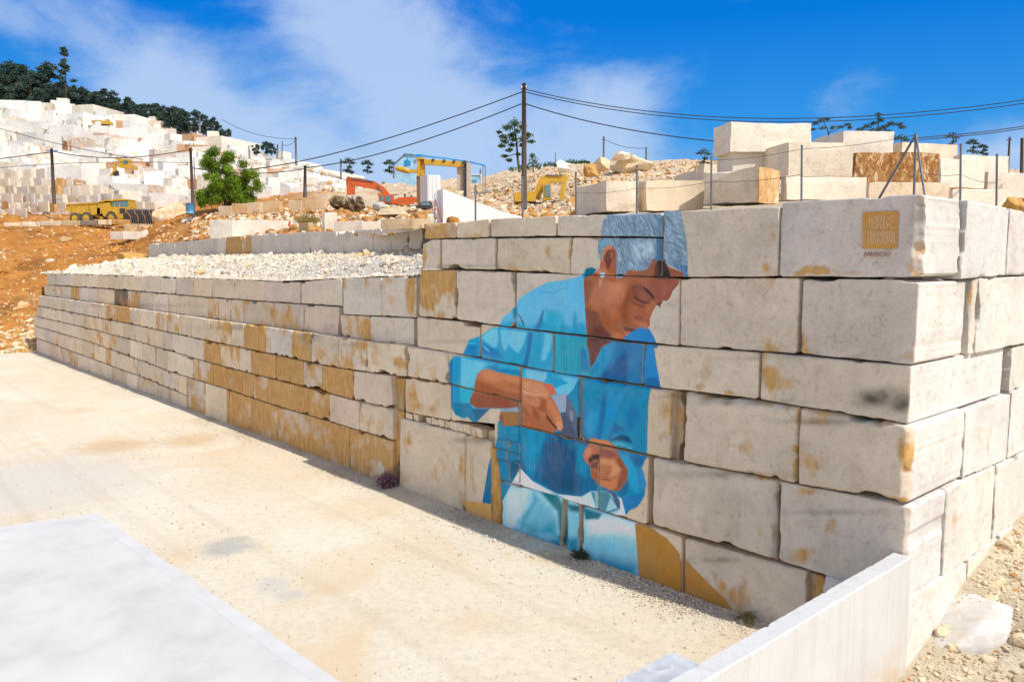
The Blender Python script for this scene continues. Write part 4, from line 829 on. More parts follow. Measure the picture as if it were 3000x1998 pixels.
# --- shirt: upper arm and chest
pl(SH, 'D', (24, 148, 204), [(200, 925), (245, 820), (265, 770), (370, 735), (500, 650), (545, 640), (940, 690), (1500, 745), (2130, 815), (2185, 840), (2200, 960), (2250, 1190), (2264, 1285), (1640, 1190), (1520, 1165), (1190, 1100), (820, 1060), (360, 975)])
pl(SH, 'D', (104, 184, 219), [(385, 738), (500, 655), (566, 650), (572, 770), (552, 850), (510, 856), (440, 795)], 2.5); pl(SH, 'D', (104, 184, 219), [(592, 660), (872, 690), (835, 820), (778, 915), (738, 880), (684, 822), (640, 890), (604, 800)], 2.5)
pl(SH, 'D', (24, 150, 206), [(668, 815), (735, 880), (760, 900), (700, 990), (655, 960)], 3)
pl(SH, 'D', (98, 182, 217), [(1065, 700), (1140, 712), (1118, 860), (1060, 980), (1020, 990), (1035, 850)], 5)
pl(SH, 'D', (10, 108, 178), [(884, 690), (938, 695), (905, 900), (872, 1060), (818, 1050), (866, 890)], 1.2); pl(SH, 'D', (10, 112, 184), [(395, 800), (480, 830), (560, 880), (620, 960), (500, 960), (370, 900)], 9)
pl(SH, 'D', (10, 118, 190), [(215, 900), (250, 820), (360, 800), (355, 960)], 7); pl(SH, 'D', (90, 180, 222), [(390, 810), (450, 850), (500, 910), (440, 870)], 1.5); pl(SH, 'D', (70, 170, 215), [(260, 800), (350, 805), (350, 815), (262, 812)], 1)
pl(SH, 'D', (44, 152, 188), [(1155, 728), (1480, 760), (1540, 1130), (1190, 1105), (1155, 980)], 0.6, ('rib', 0.20)); pl(SH, 'D', (12, 120, 182), [(1430, 840), (1490, 880), (1535, 1100), (1420, 1090)], 5, ('rib', 0.15))
pl(SH, 'D', (0, 112, 178), [(1668, 775), (2190, 830), (2266, 1290), (1640, 1190), (1542, 1160), (1545, 1080), (1640, 930)], 0.6, ('rib', 0.16)); pl(SH, 'D', (24, 136, 196), [(1545, 1120), (1650, 870), (1690, 790), (1800, 795), (1750, 960), (1630, 1165), (1560, 1165)], 6, ('rib', 0.15))
pl(SH, 'D', (0, 84, 150), [(1630, 1165), (1740, 1060), (1900, 880), (1930, 1100), (1900, 1230)], 7, ('rib', 0.2)); pl(SH, 'D', (2, 124, 204), [(2092, 1010), (2130, 860), (2190, 840), (2268, 1290), (2085, 1262)], 1); pl(SH, 'D', (0, 96, 168), [(2110, 1170), (2230, 1160), (2266, 1290), (2085, 1262)], 4); pl(SH, 'D', (0, 52, 100), [(2086, 1008), (2097, 1090), (2078, 1240), (2070, 1240), (2082, 1090)], 0.6)
pl(SH, 'D', (0, 118, 198), [(1830, 800), (1900, 735), (1965, 685), (2040, 640), (2150, 655), (2200, 750), (2232, 845), (1840, 805)]); pl(SH, 'D', (0, 86, 140), [(1730, 785), (1740, 735), (1850, 790)], 3)
# --- shirt: sleeve of the raised arm
pl(SH, 'B', (44, 164, 210), [(195, 100), (150, 170), (130, 330), (118, 560), (150, 650), (180, 720), (220, 800), (330, 850), (370, 830), (440, 895), (465, 906), (530, 840), (640, 732), (1000, 730), (1733, 700), (1733, 340), (1340, 285), (1000, 225), (700, 175), (400, 115)])
pl(SH, 'B', (94, 186, 220), [(285, 110), (600, 180), (560, 250), (485, 300), (440, 460), (290, 490)], 4); pl(SH, 'B', (8, 112, 178), [(150, 180), (205, 110), (195, 400), (205, 720), (150, 650), (118, 540)], 3); pl(SH, 'B', (14, 138, 200), [(215, 100), (290, 110), (280, 500), (290, 660), (210, 720), (196, 420)], 3)
pl(SH, 'B', (6, 114, 166), [(148, 640), (290, 660), (390, 660), (440, 730), (642, 733), (560, 815), (466, 906), (440, 896), (370, 830), (330, 850), (220, 800)], 3); pl(SH, 'B', (0, 92, 138), [(430, 735), (642, 733), (540, 835), (475, 880)], 3)
pl(SH, 'B', (8, 120, 182), [(600, 230), (720, 190), (760, 240), (1000, 260), (1000, 340), (720, 290)], 5); pl(SH, 'B', (116, 184, 216), [(1080, 250), (1330, 290), (1330, 350), (1290, 405), (1080, 360)], 2); pl(SH, 'B', (8, 148, 204), [(1335, 300), (1440, 350), (1580, 420), (1440, 490), (1400, 440), (1320, 420)], 3); pl(SH, 'B', (98, 184, 220), [(1460, 320), (1740, 360), (1740, 480), (1610, 600), (1560, 560), (1450, 545), (1430, 485), (1590, 425)], 2)
# --- shirt: body and the lowered sleeve
pl(SH, 'P', (5, 126, 180), [(1460, 1232), (1530, 1236), (1590, 1256), (1640, 1180), (1680, 1140), (1700, 1098), (1800, 1115), (1906, 1135), (1902, 1156), (1898, 1191), (1894, 1338), (1880, 1370), (1888, 1395), (1892, 1418), (1888, 1452), (1873, 1478), (1843, 1495), (1834, 1508), (1821, 1460), (1765, 1437), (1731, 1439), (1697, 1460), (1634, 1452), (1559, 1415), (1524, 1378), (1496, 1422), (1473, 1470), (1443, 1477), (1414, 1472), (1432, 1359), (1456, 1295)])
pl(SH, 'P', (10, 116, 170), [(1456, 1295), (1522, 1290), (1524, 1378), (1496, 1422), (1473, 1470), (1443, 1477), (1414, 1472), (1432, 1359)], 3); pl(SH, 'P', (4, 98, 152), [(1432, 1359), (1450, 1365), (1445, 1477), (1414, 1472)], 2); pl(SH, 'P', (2, 84, 132), [(1490, 1352), (1522, 1352), (1522, 1400), (1500, 1400)], 5)
pl(SH, 'P', (4, 102, 160), [(1523, 1235), (1756, 1300), (1756, 1470), (1640, 1452), (1523, 1378)], 2, ('rib', 0.30)); pl(SH, 'P', (14, 134, 190), [(1526, 1236), (1600, 1262), (1590, 1300), (1560, 1400), (1545, 1390), (1527, 1330)], 7, ('rib', 0.25)); pl(SH, 'P', (0, 76, 126), [(1600, 1300), (1640, 1280), (1690, 1330), (1700, 1440), (1620, 1440), (1590, 1400)], 12, ('rib', 0.3)); pl(SH, 'P', (18, 128, 180), [(1690, 1300), (1740, 1310), (1720, 1400), (1690, 1380)], 8, ('rib', 0.3))
pl(SH, 'C', (4, 110, 178), [(460, 0), (700, 0), (690, 380), (560, 360), (465, 250)], 2); pl(SH, 'C', (14, 138, 200), [(490, 200), (560, 0), (690, 0), (640, 260), (560, 350)], 8); pl(SH, 'C', (0, 98, 160), [(720, -200), (780, -200), (740, 160), (690, 390), (650, 370), (700, 120)], 5); pl(SH, 'C', (10, 132, 200), [(800, -220), (980, -220), (900, 60), (760, 300), (720, 330), (770, 60)], 9)
pl(SH, 'C', (0, 98, 160), [(880, 165), (1010, 250), (850, 310), (790, 385), (830, 280)], 4); pl(SH, 'C', (0, 110, 180), [(1010, 30), (1160, -60), (1190, 100), (1060, 260)], 9); pl(SH, 'C', (8, 72, 118), [(800, 385), (960, 320), (1060, 345), (1105, 430), (980, 395)], 2); pl(SH, 'C', (54, 164, 208), [(830, 415), (960, 420), (1105, 485), (1060, 520), (890, 475)], 3); pl(SH, 'C', (24, 132, 190), [(900, 440), (1060, 480), (1030, 500), (900, 460)], 2)
pl(SH, 'C', (14, 148, 208), [(915, 550), (1040, 590), (1130, 730), (1180, 860), (1190, 1110), (1070, 960), (1045, 780)], 5); pl(SH, 'C', (0, 96, 160), [(1060, 570), (1290, 600), (1200, 740), (1120, 700)], 6); pl(SH, 'C', (0, 100, 152), [(900, 1060), (1040, 880), (1060, 960), (1000, 1110), (950, 1120)], 5); pl(SH, 'C', (0, 112, 186), [(990, 1110), (1180, 1080), (1260, 1000), (1220, 1150), (1160, 1240), (1050, 1280), (1008, 1350)], 6); pl(SH, 'C', (10, 128, 200), [(1190, 740), (1255, 850), (1262, 1000), (1210, 1000), (1190, 860)], 4)
# --- head and neck
pl(FA, 'A', (170, 92, 55), [(112, 815), (200, 770), (250, 735), (290, 690), (300, 620), (310, 520), (370, 442), (430, 452), (482, 530), (472, 640), (470, 800), (530, 800), (600, 712), (740, 726), (820, 698), (870, 585), (985, 600), (1030, 680), (1200, 745), (1218, 800), (1165, 830), (1140, 880), (1080, 950), (1060, 1010), (1030, 1045), (975, 1050), (940, 1095), (905, 1095), (900, 1110), (860, 1180), (830, 1250), (832, 1330), (795, 1362), (740, 1335), (700, 1355), (640, 1380), (600, 1402), (560, 1440), (530, 1492), (480, 1488), (420, 1440), (400, 1510), (320, 1550), (140, 1550), (150, 1470), (130, 1180)])
pl(FA, 'A', (128, 68, 48), [(125, 1130), (270, 1170), (330, 1340), (430, 1430), (395, 1515), (300, 1560), (140, 1560), (150, 1470)], 5); pl(FA, 'A', (102, 55, 42), [(230, 1320), (330, 1345), (430, 1435), (395, 1520), (180, 1520)], 6); pl(FA, 'A', (182, 106, 66), [(270, 830), (400, 830), (310, 1050), (290, 1180), (170, 1090), (215, 900)], 6); pl(FA, 'A', (140, 78, 46), [(120, 830), (215, 830), (190, 960), (150, 1080), (130, 1040)], 6); pl(FA, 'A', (206, 150, 116), [(285, 810), (315, 815), (300, 900), (280, 900)], 3)
pl(FA, 'A', (196, 116, 76), [(340, 850), (560, 840), (590, 950), (520, 1080), (340, 1090), (310, 950)], 12); pl(FA, 'A', (205, 126, 86), [(390, 860), (520, 860), (540, 940), (430, 980)], 9); pl(FA, 'A', (145, 76, 42), [(600, 920), (670, 1010), (590, 1130), (630, 1340), (540, 1310), (510, 1150)], 7); pl(FA, 'A', (158, 86, 44), [(300, 1150), (480, 1180), (520, 1300), (560, 1400), (500, 1460), (420, 1430), (340, 1300)], 9); pl(FA, 'A', (184, 104, 60), [(380, 1130), (470, 1120), (500, 1230), (420, 1280)], 9)
pl(FA, 'A', (152, 80, 62), [(790, 815), (1160, 815), (1080, 950), (1030, 1040), (900, 1060), (850, 960)], 6); pl(FA, 'A', (162, 88, 66), [(960, 850), (1120, 840), (1060, 960), (960, 980)], 9); pl(FA, 'A', (132, 72, 50), [(620, 880), (740, 860), (890, 1030), (770, 1100), (640, 1020)], 6); pl(FA, 'A', (152, 86, 64), [(700, 930), (780, 950), (840, 1020), (800, 1060), (710, 1010)], 4); pl(FA, 'A', (68, 38, 36), [(662, 1002), (700, 1043), (770, 1078), (852, 1084), (842, 1070), (770, 1062), (712, 1030), (676, 1000)], 0.8); pl(FA, 'A', (62, 40, 36), [(752, 882), (820, 925), (882, 995), (892, 1048), (858, 1012), (800, 955)], 1.0)
pl(FA, 'A', (120, 66, 50), [(640, 1060), (760, 1105), (860, 1095), (760, 1125), (650, 1085)], 3); pl(FA, 'A', (172, 100, 60), [(780, 1095), (870, 1060), (890, 1090), (840, 1200), (790, 1190)], 5); pl(FA, 'A', (138, 70, 48), [(655, 1212), (770, 1216), (750, 1262), (680, 1252)], 4); pl(FA, 'A', (200, 110, 70), [(675, 1282), (790, 1290), (824, 1335), (785, 1355), (720, 1318)], 3); pl(FA, 'A', (104, 48, 40), [(543, 1315), (600, 1348), (690, 1362), (640, 1392), (560, 1372)], 2); pl(FA, 'A', (190, 98, 64), [(565, 1382), (625, 1395), (590, 1415), (555, 1440)], 2.5); pl(FA, 'A', (194, 106, 64), [(420, 1395), (520, 1390), (545, 1450), (490, 1482), (430, 1440)], 6); pl(FA, 'A', (104, 58, 44), [(905, 1090), (950, 1060), (975, 1050), (940, 1130), (930, 1100)], 1)
pl(FA, 'A', (150, 86, 54), [(860, 590), (930, 615), (930, 805), (760, 805), (640, 770), (740, 735), (830, 700)], 3); pl(FA, 'A', (46, 34, 30), [(920, 605), (1000, 610), (1065, 760), (1065, 810), (925, 810), (900, 700)], 3); pl(FA, 'A', (92, 60, 46), [(900, 640), (940, 640), (940, 805), (880, 805)], 3); pl(FA, 'A', (152, 82, 66), [(1040, 690), (1190, 745), (1215, 800), (1075, 803)], 2)
pl(FA, 'A', (208, 128, 98), [(305, 560), (330, 490), (370, 442), (430, 452), (420, 485), (360, 495), (325, 570), (318, 660)], 1.5); pl(FA, 'A', (112, 56, 44), [(332, 565), (380, 495), (440, 500), (452, 560), (410, 640), (392, 700), (368, 706), (362, 650), (340, 620)], 1.5); pl(FA, 'A', (176, 96, 70), [(400, 520), (430, 510), (440, 560), (410, 600)], 2); pl(FA, 'A', (196, 116, 84), [(305, 640), (345, 690), (380, 740), (445, 760), (440, 800), (320, 780)], 3); pl(FA, 'A', (204, 140, 112), [(255, 735), (300, 690), (310, 740), (270, 770)], 2); pl(FA, 'A', (196, 208, 226), [(296, 742), (340, 738), (350, 770), (320, 805), (298, 790)], 1)
# throat in the open collar
pl(FA, 'D', (118, 66, 54), [(1492, 765), (1668, 780), (1640, 880), (1590, 980), (1536, 1075), (1522, 950)]); pl(FA, 'D', (98, 56, 52), [(1560, 775), (1640, 790), (1570, 960), (1540, 1040)], 5)
# --- hair
hb = (118, 142, 160)
pl(HA, 'A', hb, [(330, 160), (380, 100), (960, 85), (975, 250), (978, 470), (990, 605), (900, 612), (872, 588), (820, 700), (740, 728), (600, 714), (540, 800), (470, 800), (466, 640), (474, 520), (425, 448), (370, 438), (320, 488), (297, 600), (280, 580), (268, 440), (300, 340)], 0, ('hair', 0.5))
pl(HA, 'A', hb, [(966, 85), (1020, 60), (1170, 50), (1200, 220), (1240, 420), (1246, 720), (1252, 806), (1212, 800), (1200, 742), (1100, 682), (1010, 650), (982, 500), (972, 300)], 0, ('hair', 0.9))
pl(HA, 'A', (58, 106, 138), [(905, 360), (985, 360), (992, 606), (890, 612)], 3); pl(HA, 'A', (84, 124, 152), [(925, 150), (985, 120), (985, 360), (930, 350)], 4, ('hair', 0.4)); pl(HA, 'A', (72, 116, 152), [(1090, 650), (1246, 660), (1250, 800), (1212, 795), (1200, 742), (1105, 684)], 4, ('hair', 0.6)); pl(HA, 'A', (104, 150, 170), [(268, 380), (420, 370), (400, 440), (320, 488), (290, 590)], 7, ('hair', 0.5)); pl(HA, 'A', (158, 178, 192), [(620, 420), (880, 400), (880, 540), (700, 600)], 14, ('hair', 0.6))
# --- raised arm and hand
pl(AR, 'B', (190, 110, 65), [(490, 310), (550, 260), (640, 252), (720, 288), (1015, 345), (1280, 405), (1320, 428), (1400, 440), (1450, 545), (1385, 570), (1425, 650), (1480, 760), (1520, 880), (1527, 960), (1500, 1002), (1460, 992), (1430, 1002), (1380, 1030), (1180, 975), (1000, 935), (975, 740), (760, 724), (480, 726), (395, 672), (398, 620), (445, 540), (450, 470)])
pl(AR, 'B', (150, 78, 52), [(430, 535), (1010, 655), (985, 735), (760, 724), (480, 726), (395, 672), (398, 620)], 2); pl(AR, 'B', (162, 88, 44), [(462, 380), (620, 430), (800, 505), (1005, 560), (1005, 660), (640, 575), (445, 520)], 5); pl(AR, 'B', (206, 128, 84), [(520, 300), (560, 268), (640, 260), (1005, 360), (990, 470), (800, 420), (640, 400), (560, 370)], 6); pl(AR, 'B', (178, 100, 54), [(800, 400), (1000, 430), (1000, 520), (880, 470)], 6)
pl(AR, 'B', (212, 138, 94), [(1018, 365), (1280, 420), (1370, 560), (1330, 610), (1200, 560), (1022, 470)], 5); pl(AR, 'B', (226, 158, 116), [(1020, 490), (1080, 520), (1200, 560), (1290, 560), (1200, 585), (1060, 550)], 4); pl(AR, 'B', (200, 126, 82), [(1040, 560), (1140, 640), (1245, 600), (1252, 700), (1210, 725), (1100, 660)], 4); pl(AR, 'B', (164, 88, 48), [(1250, 590), (1330, 640), (1325, 760), (1290, 780), (1180, 720), (1250, 700)], 4); pl(AR, 'B', (158, 84, 46), [(1020, 690), (1060, 700), (1120, 800), (1150, 880), (1110, 870), (1050, 780)], 4); pl(AR, 'B', (176, 96, 56), [(1030, 820), (1180, 760), (1330, 850), (1440, 995), (1380, 1026), (1180, 970), (1030, 930)], 7); pl(AR, 'B', (150, 80, 44), [(1160, 700), (1230, 800), (1260, 880), (1220, 860), (1160, 780)], 4)
pl(AR, 'B', (92, 52, 38), [(1316, 780), (1350, 825), (1475, 990), (1445, 990), (1330, 850)], 1.5); pl(AR, 'B', (208, 124, 78), [(1340, 600), (1400, 640), (1500, 830), (1522, 930), (1470, 960), (1385, 800), (1335, 700)], 4); pl(AR, 'B', (226, 150, 112), [(1450, 900), (1510, 880), (1526, 955), (1500, 1000), (1455, 985)], 4); pl(AR, 'B', (216, 106, 80), [(1305, 425), (1400, 440), (1452, 548), (1372, 562), (1330, 480)], 2); pl(AR, 'B', (84, 44, 32), [(1010, 655), (1030, 700), (1020, 930), (990, 930)], 1.5)
# --- mallet
pl('painted_handle', 'B', (150, 106, 62), [(772, 760), (990, 765), (995, 938), (800, 942), (752, 850)], 0.4, ('rib', 0.08)); pl('painted_handle', 'B', (132, 152, 176), [(762, 735), (985, 712), (988, 772), (772, 766)], 0.5); pl('painted_handle', 'B', (120, 80, 46), [(755, 800), (800, 800), (800, 942), (780, 900)], 4)
pl(ML, 'B', (142, 158, 182), [(1378, 570), (1572, 550), (1558, 765), (1490, 775), (1430, 655)], 0.5); pl(ML, 'B', (72, 82, 102), [(1572, 565), (1692, 800), (1708, 1120), (1540, 1085), (1455, 1002), (1500, 1002), (1528, 960), (1500, 775), (1560, 765)], 0.5); pl(ML, 'B', (90, 100, 122), [(1572, 570), (1690, 800), (1690, 1050), (1580, 800)], 3); pl(ML, 'B', (122, 136, 162), [(1606, 770), (1632, 745), (1652, 800), (1640, 892), (1614, 862)], 1.2); pl(ML, 'B', (24, 38, 56), [(1690, 830), (1745, 860), (1745, 1140), (1702, 1125)], 1)
pl(CH, 'C', (72, 84, 106), [(426, 250), (470, 300), (548, 392), (535, 452), (480, 448), (426, 400)], 0.5); pl(CH, 'C', (120, 135, 165), [(432, 300), (470, 350), (490, 400), (440, 380)], 1.5)
# --- the hand on the chisel
pl(H2, 'C', (186, 106, 66), [(535, 385), (600, 358), (640, 372), (790, 392), (865, 450), (905, 530), (960, 620), (1040, 760), (1046, 850), (1010, 935), (930, 1040), (830, 1024), (740, 992), (640, 925), (580, 855), (560, 720), (490, 655), (474, 580), (510, 490), (545, 455)])
pl(H2, 'C', (148, 78, 44), [(905, 540), (960, 620), (1042, 760), (1046, 850), (1010, 935), (930, 1040), (850, 1030), (960, 820), (900, 650)], 5); pl(H2, 'C', (150, 84, 70), [(690, 480), (890, 530), (910, 610), (780, 605), (690, 600)], 4); pl(H2, 'C', (212, 142, 98), [(690, 625), (860, 635), (960, 760), (905, 835), (815, 855), (840, 720), (700, 705)], 4); pl(H2, 'C', (190, 112, 70), [(690, 700), (830, 720), (800, 800), (690, 820)], 5); pl(H2, 'C', (208, 134, 84), [(545, 400), (620, 375), (790, 400), (875, 515), (690, 475), (550, 445)], 3); pl(H2, 'C', (68, 36, 38), [(540, 625), (590, 575), (690, 568), (672, 640), (620, 640), (556, 690)], 1.5); pl(H2, 'C', (120, 62, 50), [(560, 690), (660, 650), (665, 760), (580, 740)], 4); pl(H2, 'C', (206, 122, 72), [(690, 895), (830, 872), (925, 885), (900, 1000), (830, 1022), (700, 962)], 4); pl(H2, 'C', (122, 64, 42), [(690, 895), (780, 876), (860, 905), (780, 900)], 1); pl(H2, 'C', (212, 128, 90), [(490, 520), (540, 480), (600, 500), (560, 590), (500, 640), (480, 590)], 4); pl(H2, 'C', (166, 90, 54), [(580, 790), (670, 780), (680, 930), (640, 922), (585, 860)], 3)
# --- the block he carves
pl(ST, 'E', (146, 198, 214), [(403, 348), (478, 208), (545, 82), (640, 183), (840, 285), (1020, 305), (1100, 262), (1235, 262), (1342, 318), (1374, 470), (1442, 512), (1482, 990), (1030, 880), (920, 795), (860, 800), (405, 625)])
pl(ST, 'E', (188, 212, 216), [(470, 240), (610, 250), (590, 380), (500, 560), (440, 560), (430, 340)], 9); pl(ST, 'E', (104, 176, 198), [(700, 330), (800, 400), (820, 560), (640, 580), (580, 540), (650, 420)], 11); pl(ST, 'E', (84, 160, 184), [(650, 270), (700, 330), (640, 430), (560, 560), (560, 470), (640, 350)], 6)
pl(ST, 'E', (8, 110, 162), [(400, 560), (520, 560), (620, 590), (760, 640), (880, 610), (880, 810), (400, 640)], 16); pl(ST, 'E', (40, 146, 186), [(540, 500), (640, 590), (840, 620), (820, 480), (700, 560)], 14)
pl(ST, 'E', (18, 112, 134), [(690, 255), (845, 298), (900, 400), (905, 560), (880, 640), (850, 560), (840, 420), (740, 310)], 5); pl(ST, 'E', (12, 84, 104), [(870, 400), (915, 400), (925, 640), (900, 740), (850, 620), (890, 560)], 4)
pl(ST, 'E', (120, 190, 212), [(930, 420), (1020, 400), (1005, 640), (925, 640)], 4); pl(ST, 'E', (30, 128, 172), [(915, 640), (1010, 620), (1005, 800), (915, 800)], 10); pl(ST, 'E', (20, 96, 120), [(905, 360), (1050, 380), (1040, 430), (940, 420)], 6)
pl(ST, 'E', (204, 220, 222), [(1065, 500), (1150, 462), (1290, 470), (1445, 520), (1455, 620), (1300, 600), (1090, 610)], 12); pl(ST, 'E', (112, 184, 206), [(1040, 640), (1250, 640), (1465, 700), (1470, 780), (1040, 740)], 22); pl(ST, 'E', (16, 124, 174), [(1035, 780), (1200, 770), (1472, 830), (1482, 990), (1030, 890)], 24); pl(ST, 'E', (14, 104, 136), [(1040, 390), (1190, 440), (1160, 482), (1060, 486)], 4)
pl(ST, 'E', (66, 126, 142), [(1095, 268), (1235, 262), (1330, 405), (1230, 440), (1150, 405)], 2.5); pl(ST, 'E', (120, 182, 196), [(1130, 270), (1165, 265), (1170, 400), (1140, 400)], 3); pl(ST, 'E', (150, 196, 206), [(1255, 310), (1310, 395), (1215, 425)], 1.5); pl(ST, 'E', (196, 208, 206), [(1025, 318), (1098, 270), (1135, 400), (1060, 372)], 2); pl(ST, 'E', (218, 218, 212), [(545, 82), (640, 183), (812, 290), (620, 245), (545, 205), (480, 205)], 1.5); pl(ST, 'E', (212, 212, 206), [(842, 287), (1020, 306), (1060, 372), (960, 345)], 1.5); pl(ST, 'E', (204, 216, 226), [(1342, 318), (1376, 470), (1250, 450), (1320, 425), (1315, 335)], 1.5)
pl('painted_chisel#', 'C', (72, 92, 120), [(715, 985), (830, 1030), (900, 1075), (945, 1170), (945, 1275), (905, 1245), (845, 1090)], 0.8)
# --- plain ochre ground
pl('painted_backdrop#', 'E', (196, 150, 82), [(93, 335), (335, 366), (350, 480), (372, 590), (125, 500)]); pl('painted_backdrop#', 'E', (126, 80, 58), [(92, 338), (112, 440), (128, 500), (104, 490)], 1)
pl(BD, 'E', (166, 116, 42), [(1447, 515), (1560, 545), (1700, 640), (1788, 740), (1812, 835), (1804, 1100), (1740, 1100), (1482, 990)]); pl(BD, 'E', (166, 116, 46), [(1825, 780), (1830, 1120), (2275, 1290), (2160, 1120), (1920, 880)]); pl(BD, 'E', (206, 166, 102), [(1580, 515), (1650, 565), (1590, 548)]); pl(BD, 'E', (206, 168, 106), [(1835, 622), (1890, 580), (1965, 566), (1930, 645)])

def seg_dist(P, poly):
    d = np.full(len(P), 1e9)
    for a, b in zip(poly, np.roll(poly, -1, 0)):
        ab = b - a; t = np.clip(((P - a) @ ab) / max(ab @ ab, 1e-9), 0, 1); d = np.minimum(d, np.hypot(*(P - a - t[:, None] * ab).T))
    return d
def inside(P, poly):
    x, y = P[:, 0], P[:, 1]; c = np.zeros(len(P), bool)
    for (x0, y0), (x1, y1) in zip(poly, np.roll(poly, -1, 0)):
        c ^= ((y0 > y) != (y1 > y)) & (x < (x1 - x0) * (y - y0) / (y1 - y0 + 1e-12) + x0)
    return c
PART_ORDER = [SH, FA, HA, AR, H2, ML, CH, ST, BD, 'painted_handle', 'painted_chisel#', 'painted_backdrop#']
def paint(P, flat):
    """Colour and painted part of each wall point (photo position of the flat wall plane, position in the wall)."""
    col = np.zeros((len(P), 3)); part = np.full(len(P), -1)
    U = (flat - CORNER) @ DF; Z = flat[:, 2]; Q = np.stack([U, np.zeros_like(U), Z], 1)
    wob = np.stack([fbm(Q, 2.0, 3, 91), fbm(Q, 2.0, 3, 92)], 1) * 0.9
    for (pt, poly, c, soft, fx) in LAYERS:
        lo, hi = poly.min(0) - 3 * soft - 2, poly.max(0) + 3 * soft + 2
        m = np.where((P[:, 0] > lo[0]) & (P[:, 0] < hi[0]) & (P[:, 1] > lo[1]) & (P[:, 1] < hi[1]))[0]
        if not len(m): continue
        X = P[m] + wob[m] * (1 if soft else 0.6); ins = inside(X, poly); k = PART_ORDER.index(pt)
        c0 = lin(c)
        cc = np.repeat(c0[None], len(m), 0)
        if fx and fx[0] == 'rib':
            s = 0.5 + 0.5 * np.sin(U[m] * 2 * math.pi / 0.075 + 2.5 * vnoise(np.stack([U[m] * 3, U[m] * 0, Z[m] * 0.7], 1), 3)); st = fbm(np.stack([U[m] * 16, U[m] * 0, Z[m] * 1.3], 1), 1, 3, 5)
            cc = cc * (1 - fx[1] * 0.7 + fx[1] * s + fx[1] * 1.1 * st)[:, None]
        if fx and fx[0] == 'hair':
            a = fx[1]; r1 = U[m] * math.cos(a) - Z[m] * math.sin(a); r2 = U[m] * math.sin(a) + Z[m] * math.cos(a); bend = 0.05 * fbm(Q[m], 3.0, 2, 55)
            s = 0.75 * fbm(np.stack([(r1 + bend) * 38, r1 * 0, r2 * 7], 1), 1, 3, 7) + 0.25 * vnoise(np.stack([r1 * 60, r1 * 0, r2 * 22], 1), 9)
            cc = cc * (1 + 0.85 * s)[:, None] + np.outer(np.clip(s - 0.28, 0, 1) * 0.55, [0.42, 0.45, 0.45])
        if soft:
            d = seg_dist(X, poly); sd = np.where(ins, d, -d); w = sm(-soft, soft, sd); w = np.where(part[m] >= 0, w, ins * 1.0)
            if pt in (FA, SH, HA, AR, H2, ST): w = np.where(part[m] == k, w, np.where(ins, w, 0))
        else: w = ins * 1.0
        w = np.clip(w, 0, 1)[:, None]
        col[m] = col[m] * (1 - w) + cc * w
        part[m] = np.where(ins & (w[:, 0] > 0.3) & ((part[m] < 0) | (soft <= 0.8)), k, part[m])
    brush = fbm(np.stack([U * 5, U * 0, Z * 5], 1), 1, 4, 12); fine = fbm(np.stack([U * 30, U * 0, Z * 30], 1), 1, 2, 13)
    stroke = fbm(np.stack([(U + 0.6 * Z) * 9, U * 0, (Z - 0.6 * U) * 2.2], 1), 1, 4, 15); warm = fbm(np.stack([U * 2.2, U * 0, Z * 2.2], 1), 1, 3, 16)
    col = col * (1 + 0.07 * brush + 0.05 * fine + 0.09 * stroke)[:, None] * (1 + np.outer(warm, [0.03, 0.0, -0.02]))
    return np.clip(col / K_SHADE, 0.004, 0.9), part
def paint_mat():
    m, nt, b = new_mat("wall_paint"); L = nt.links; a = _attr(nt, 'tint'); v = _pos(nt)
    c = _mix(nt, 0.75, a.outputs['Color'], _ramp(nt, _noise(nt, 20, 6, 0.7, v), [(0.3, (0.88, 0.88, 0.88)), (0.55, (1.03, 1.03, 1.03))]), 'MULTIPLY')
    c = _mix(nt, 0.45, c, _ramp(nt, _noise(nt, 1.0, 6, 0.7, _pos(nt, (6, 6, 1.2)), 0.4), [(0.30, (0.82, 0.84, 0.86)), (0.5, (1, 1, 1)), (0.75, (1.08, 1.06, 1.05))]), 'MULTIPLY')
    chip = _ramp(nt, _noise(nt, 8.0, 9, 0.82, v, 0.8), [(0.63, (0, 0, 0)), (0.72, (0.6, 0.6, 0.6))]); c = _mix(nt, chip, c, (0.58, 0.53, 0.46))
    pw_ = _ramp(nt, _noise(nt, 1.3, 7, 0.7, v, 0.6), [(0.45, (0, 0, 0)), (0.75, (0.14, 0.14, 0.14))]); c = _mix(nt, pw_, c, (0.55, 0.52, 0.47))
    L.new(c, b.inputs['Base Color']); b.inputs['Roughness'].default_value = 0.78; b.inputs['Specular IOR Level'].default_value = 0.3
    h = _n(nt, 'ShaderNodeMath', operation='ADD'); L.new(_noise(nt, 9, 8, 0.7, v), h.inputs[0]); L.new(_noise(nt, 30, 3, 0.6, v), h.inputs[1]); _bump(nt, b, h.outputs[0], 0.45, 0.02)
    return m
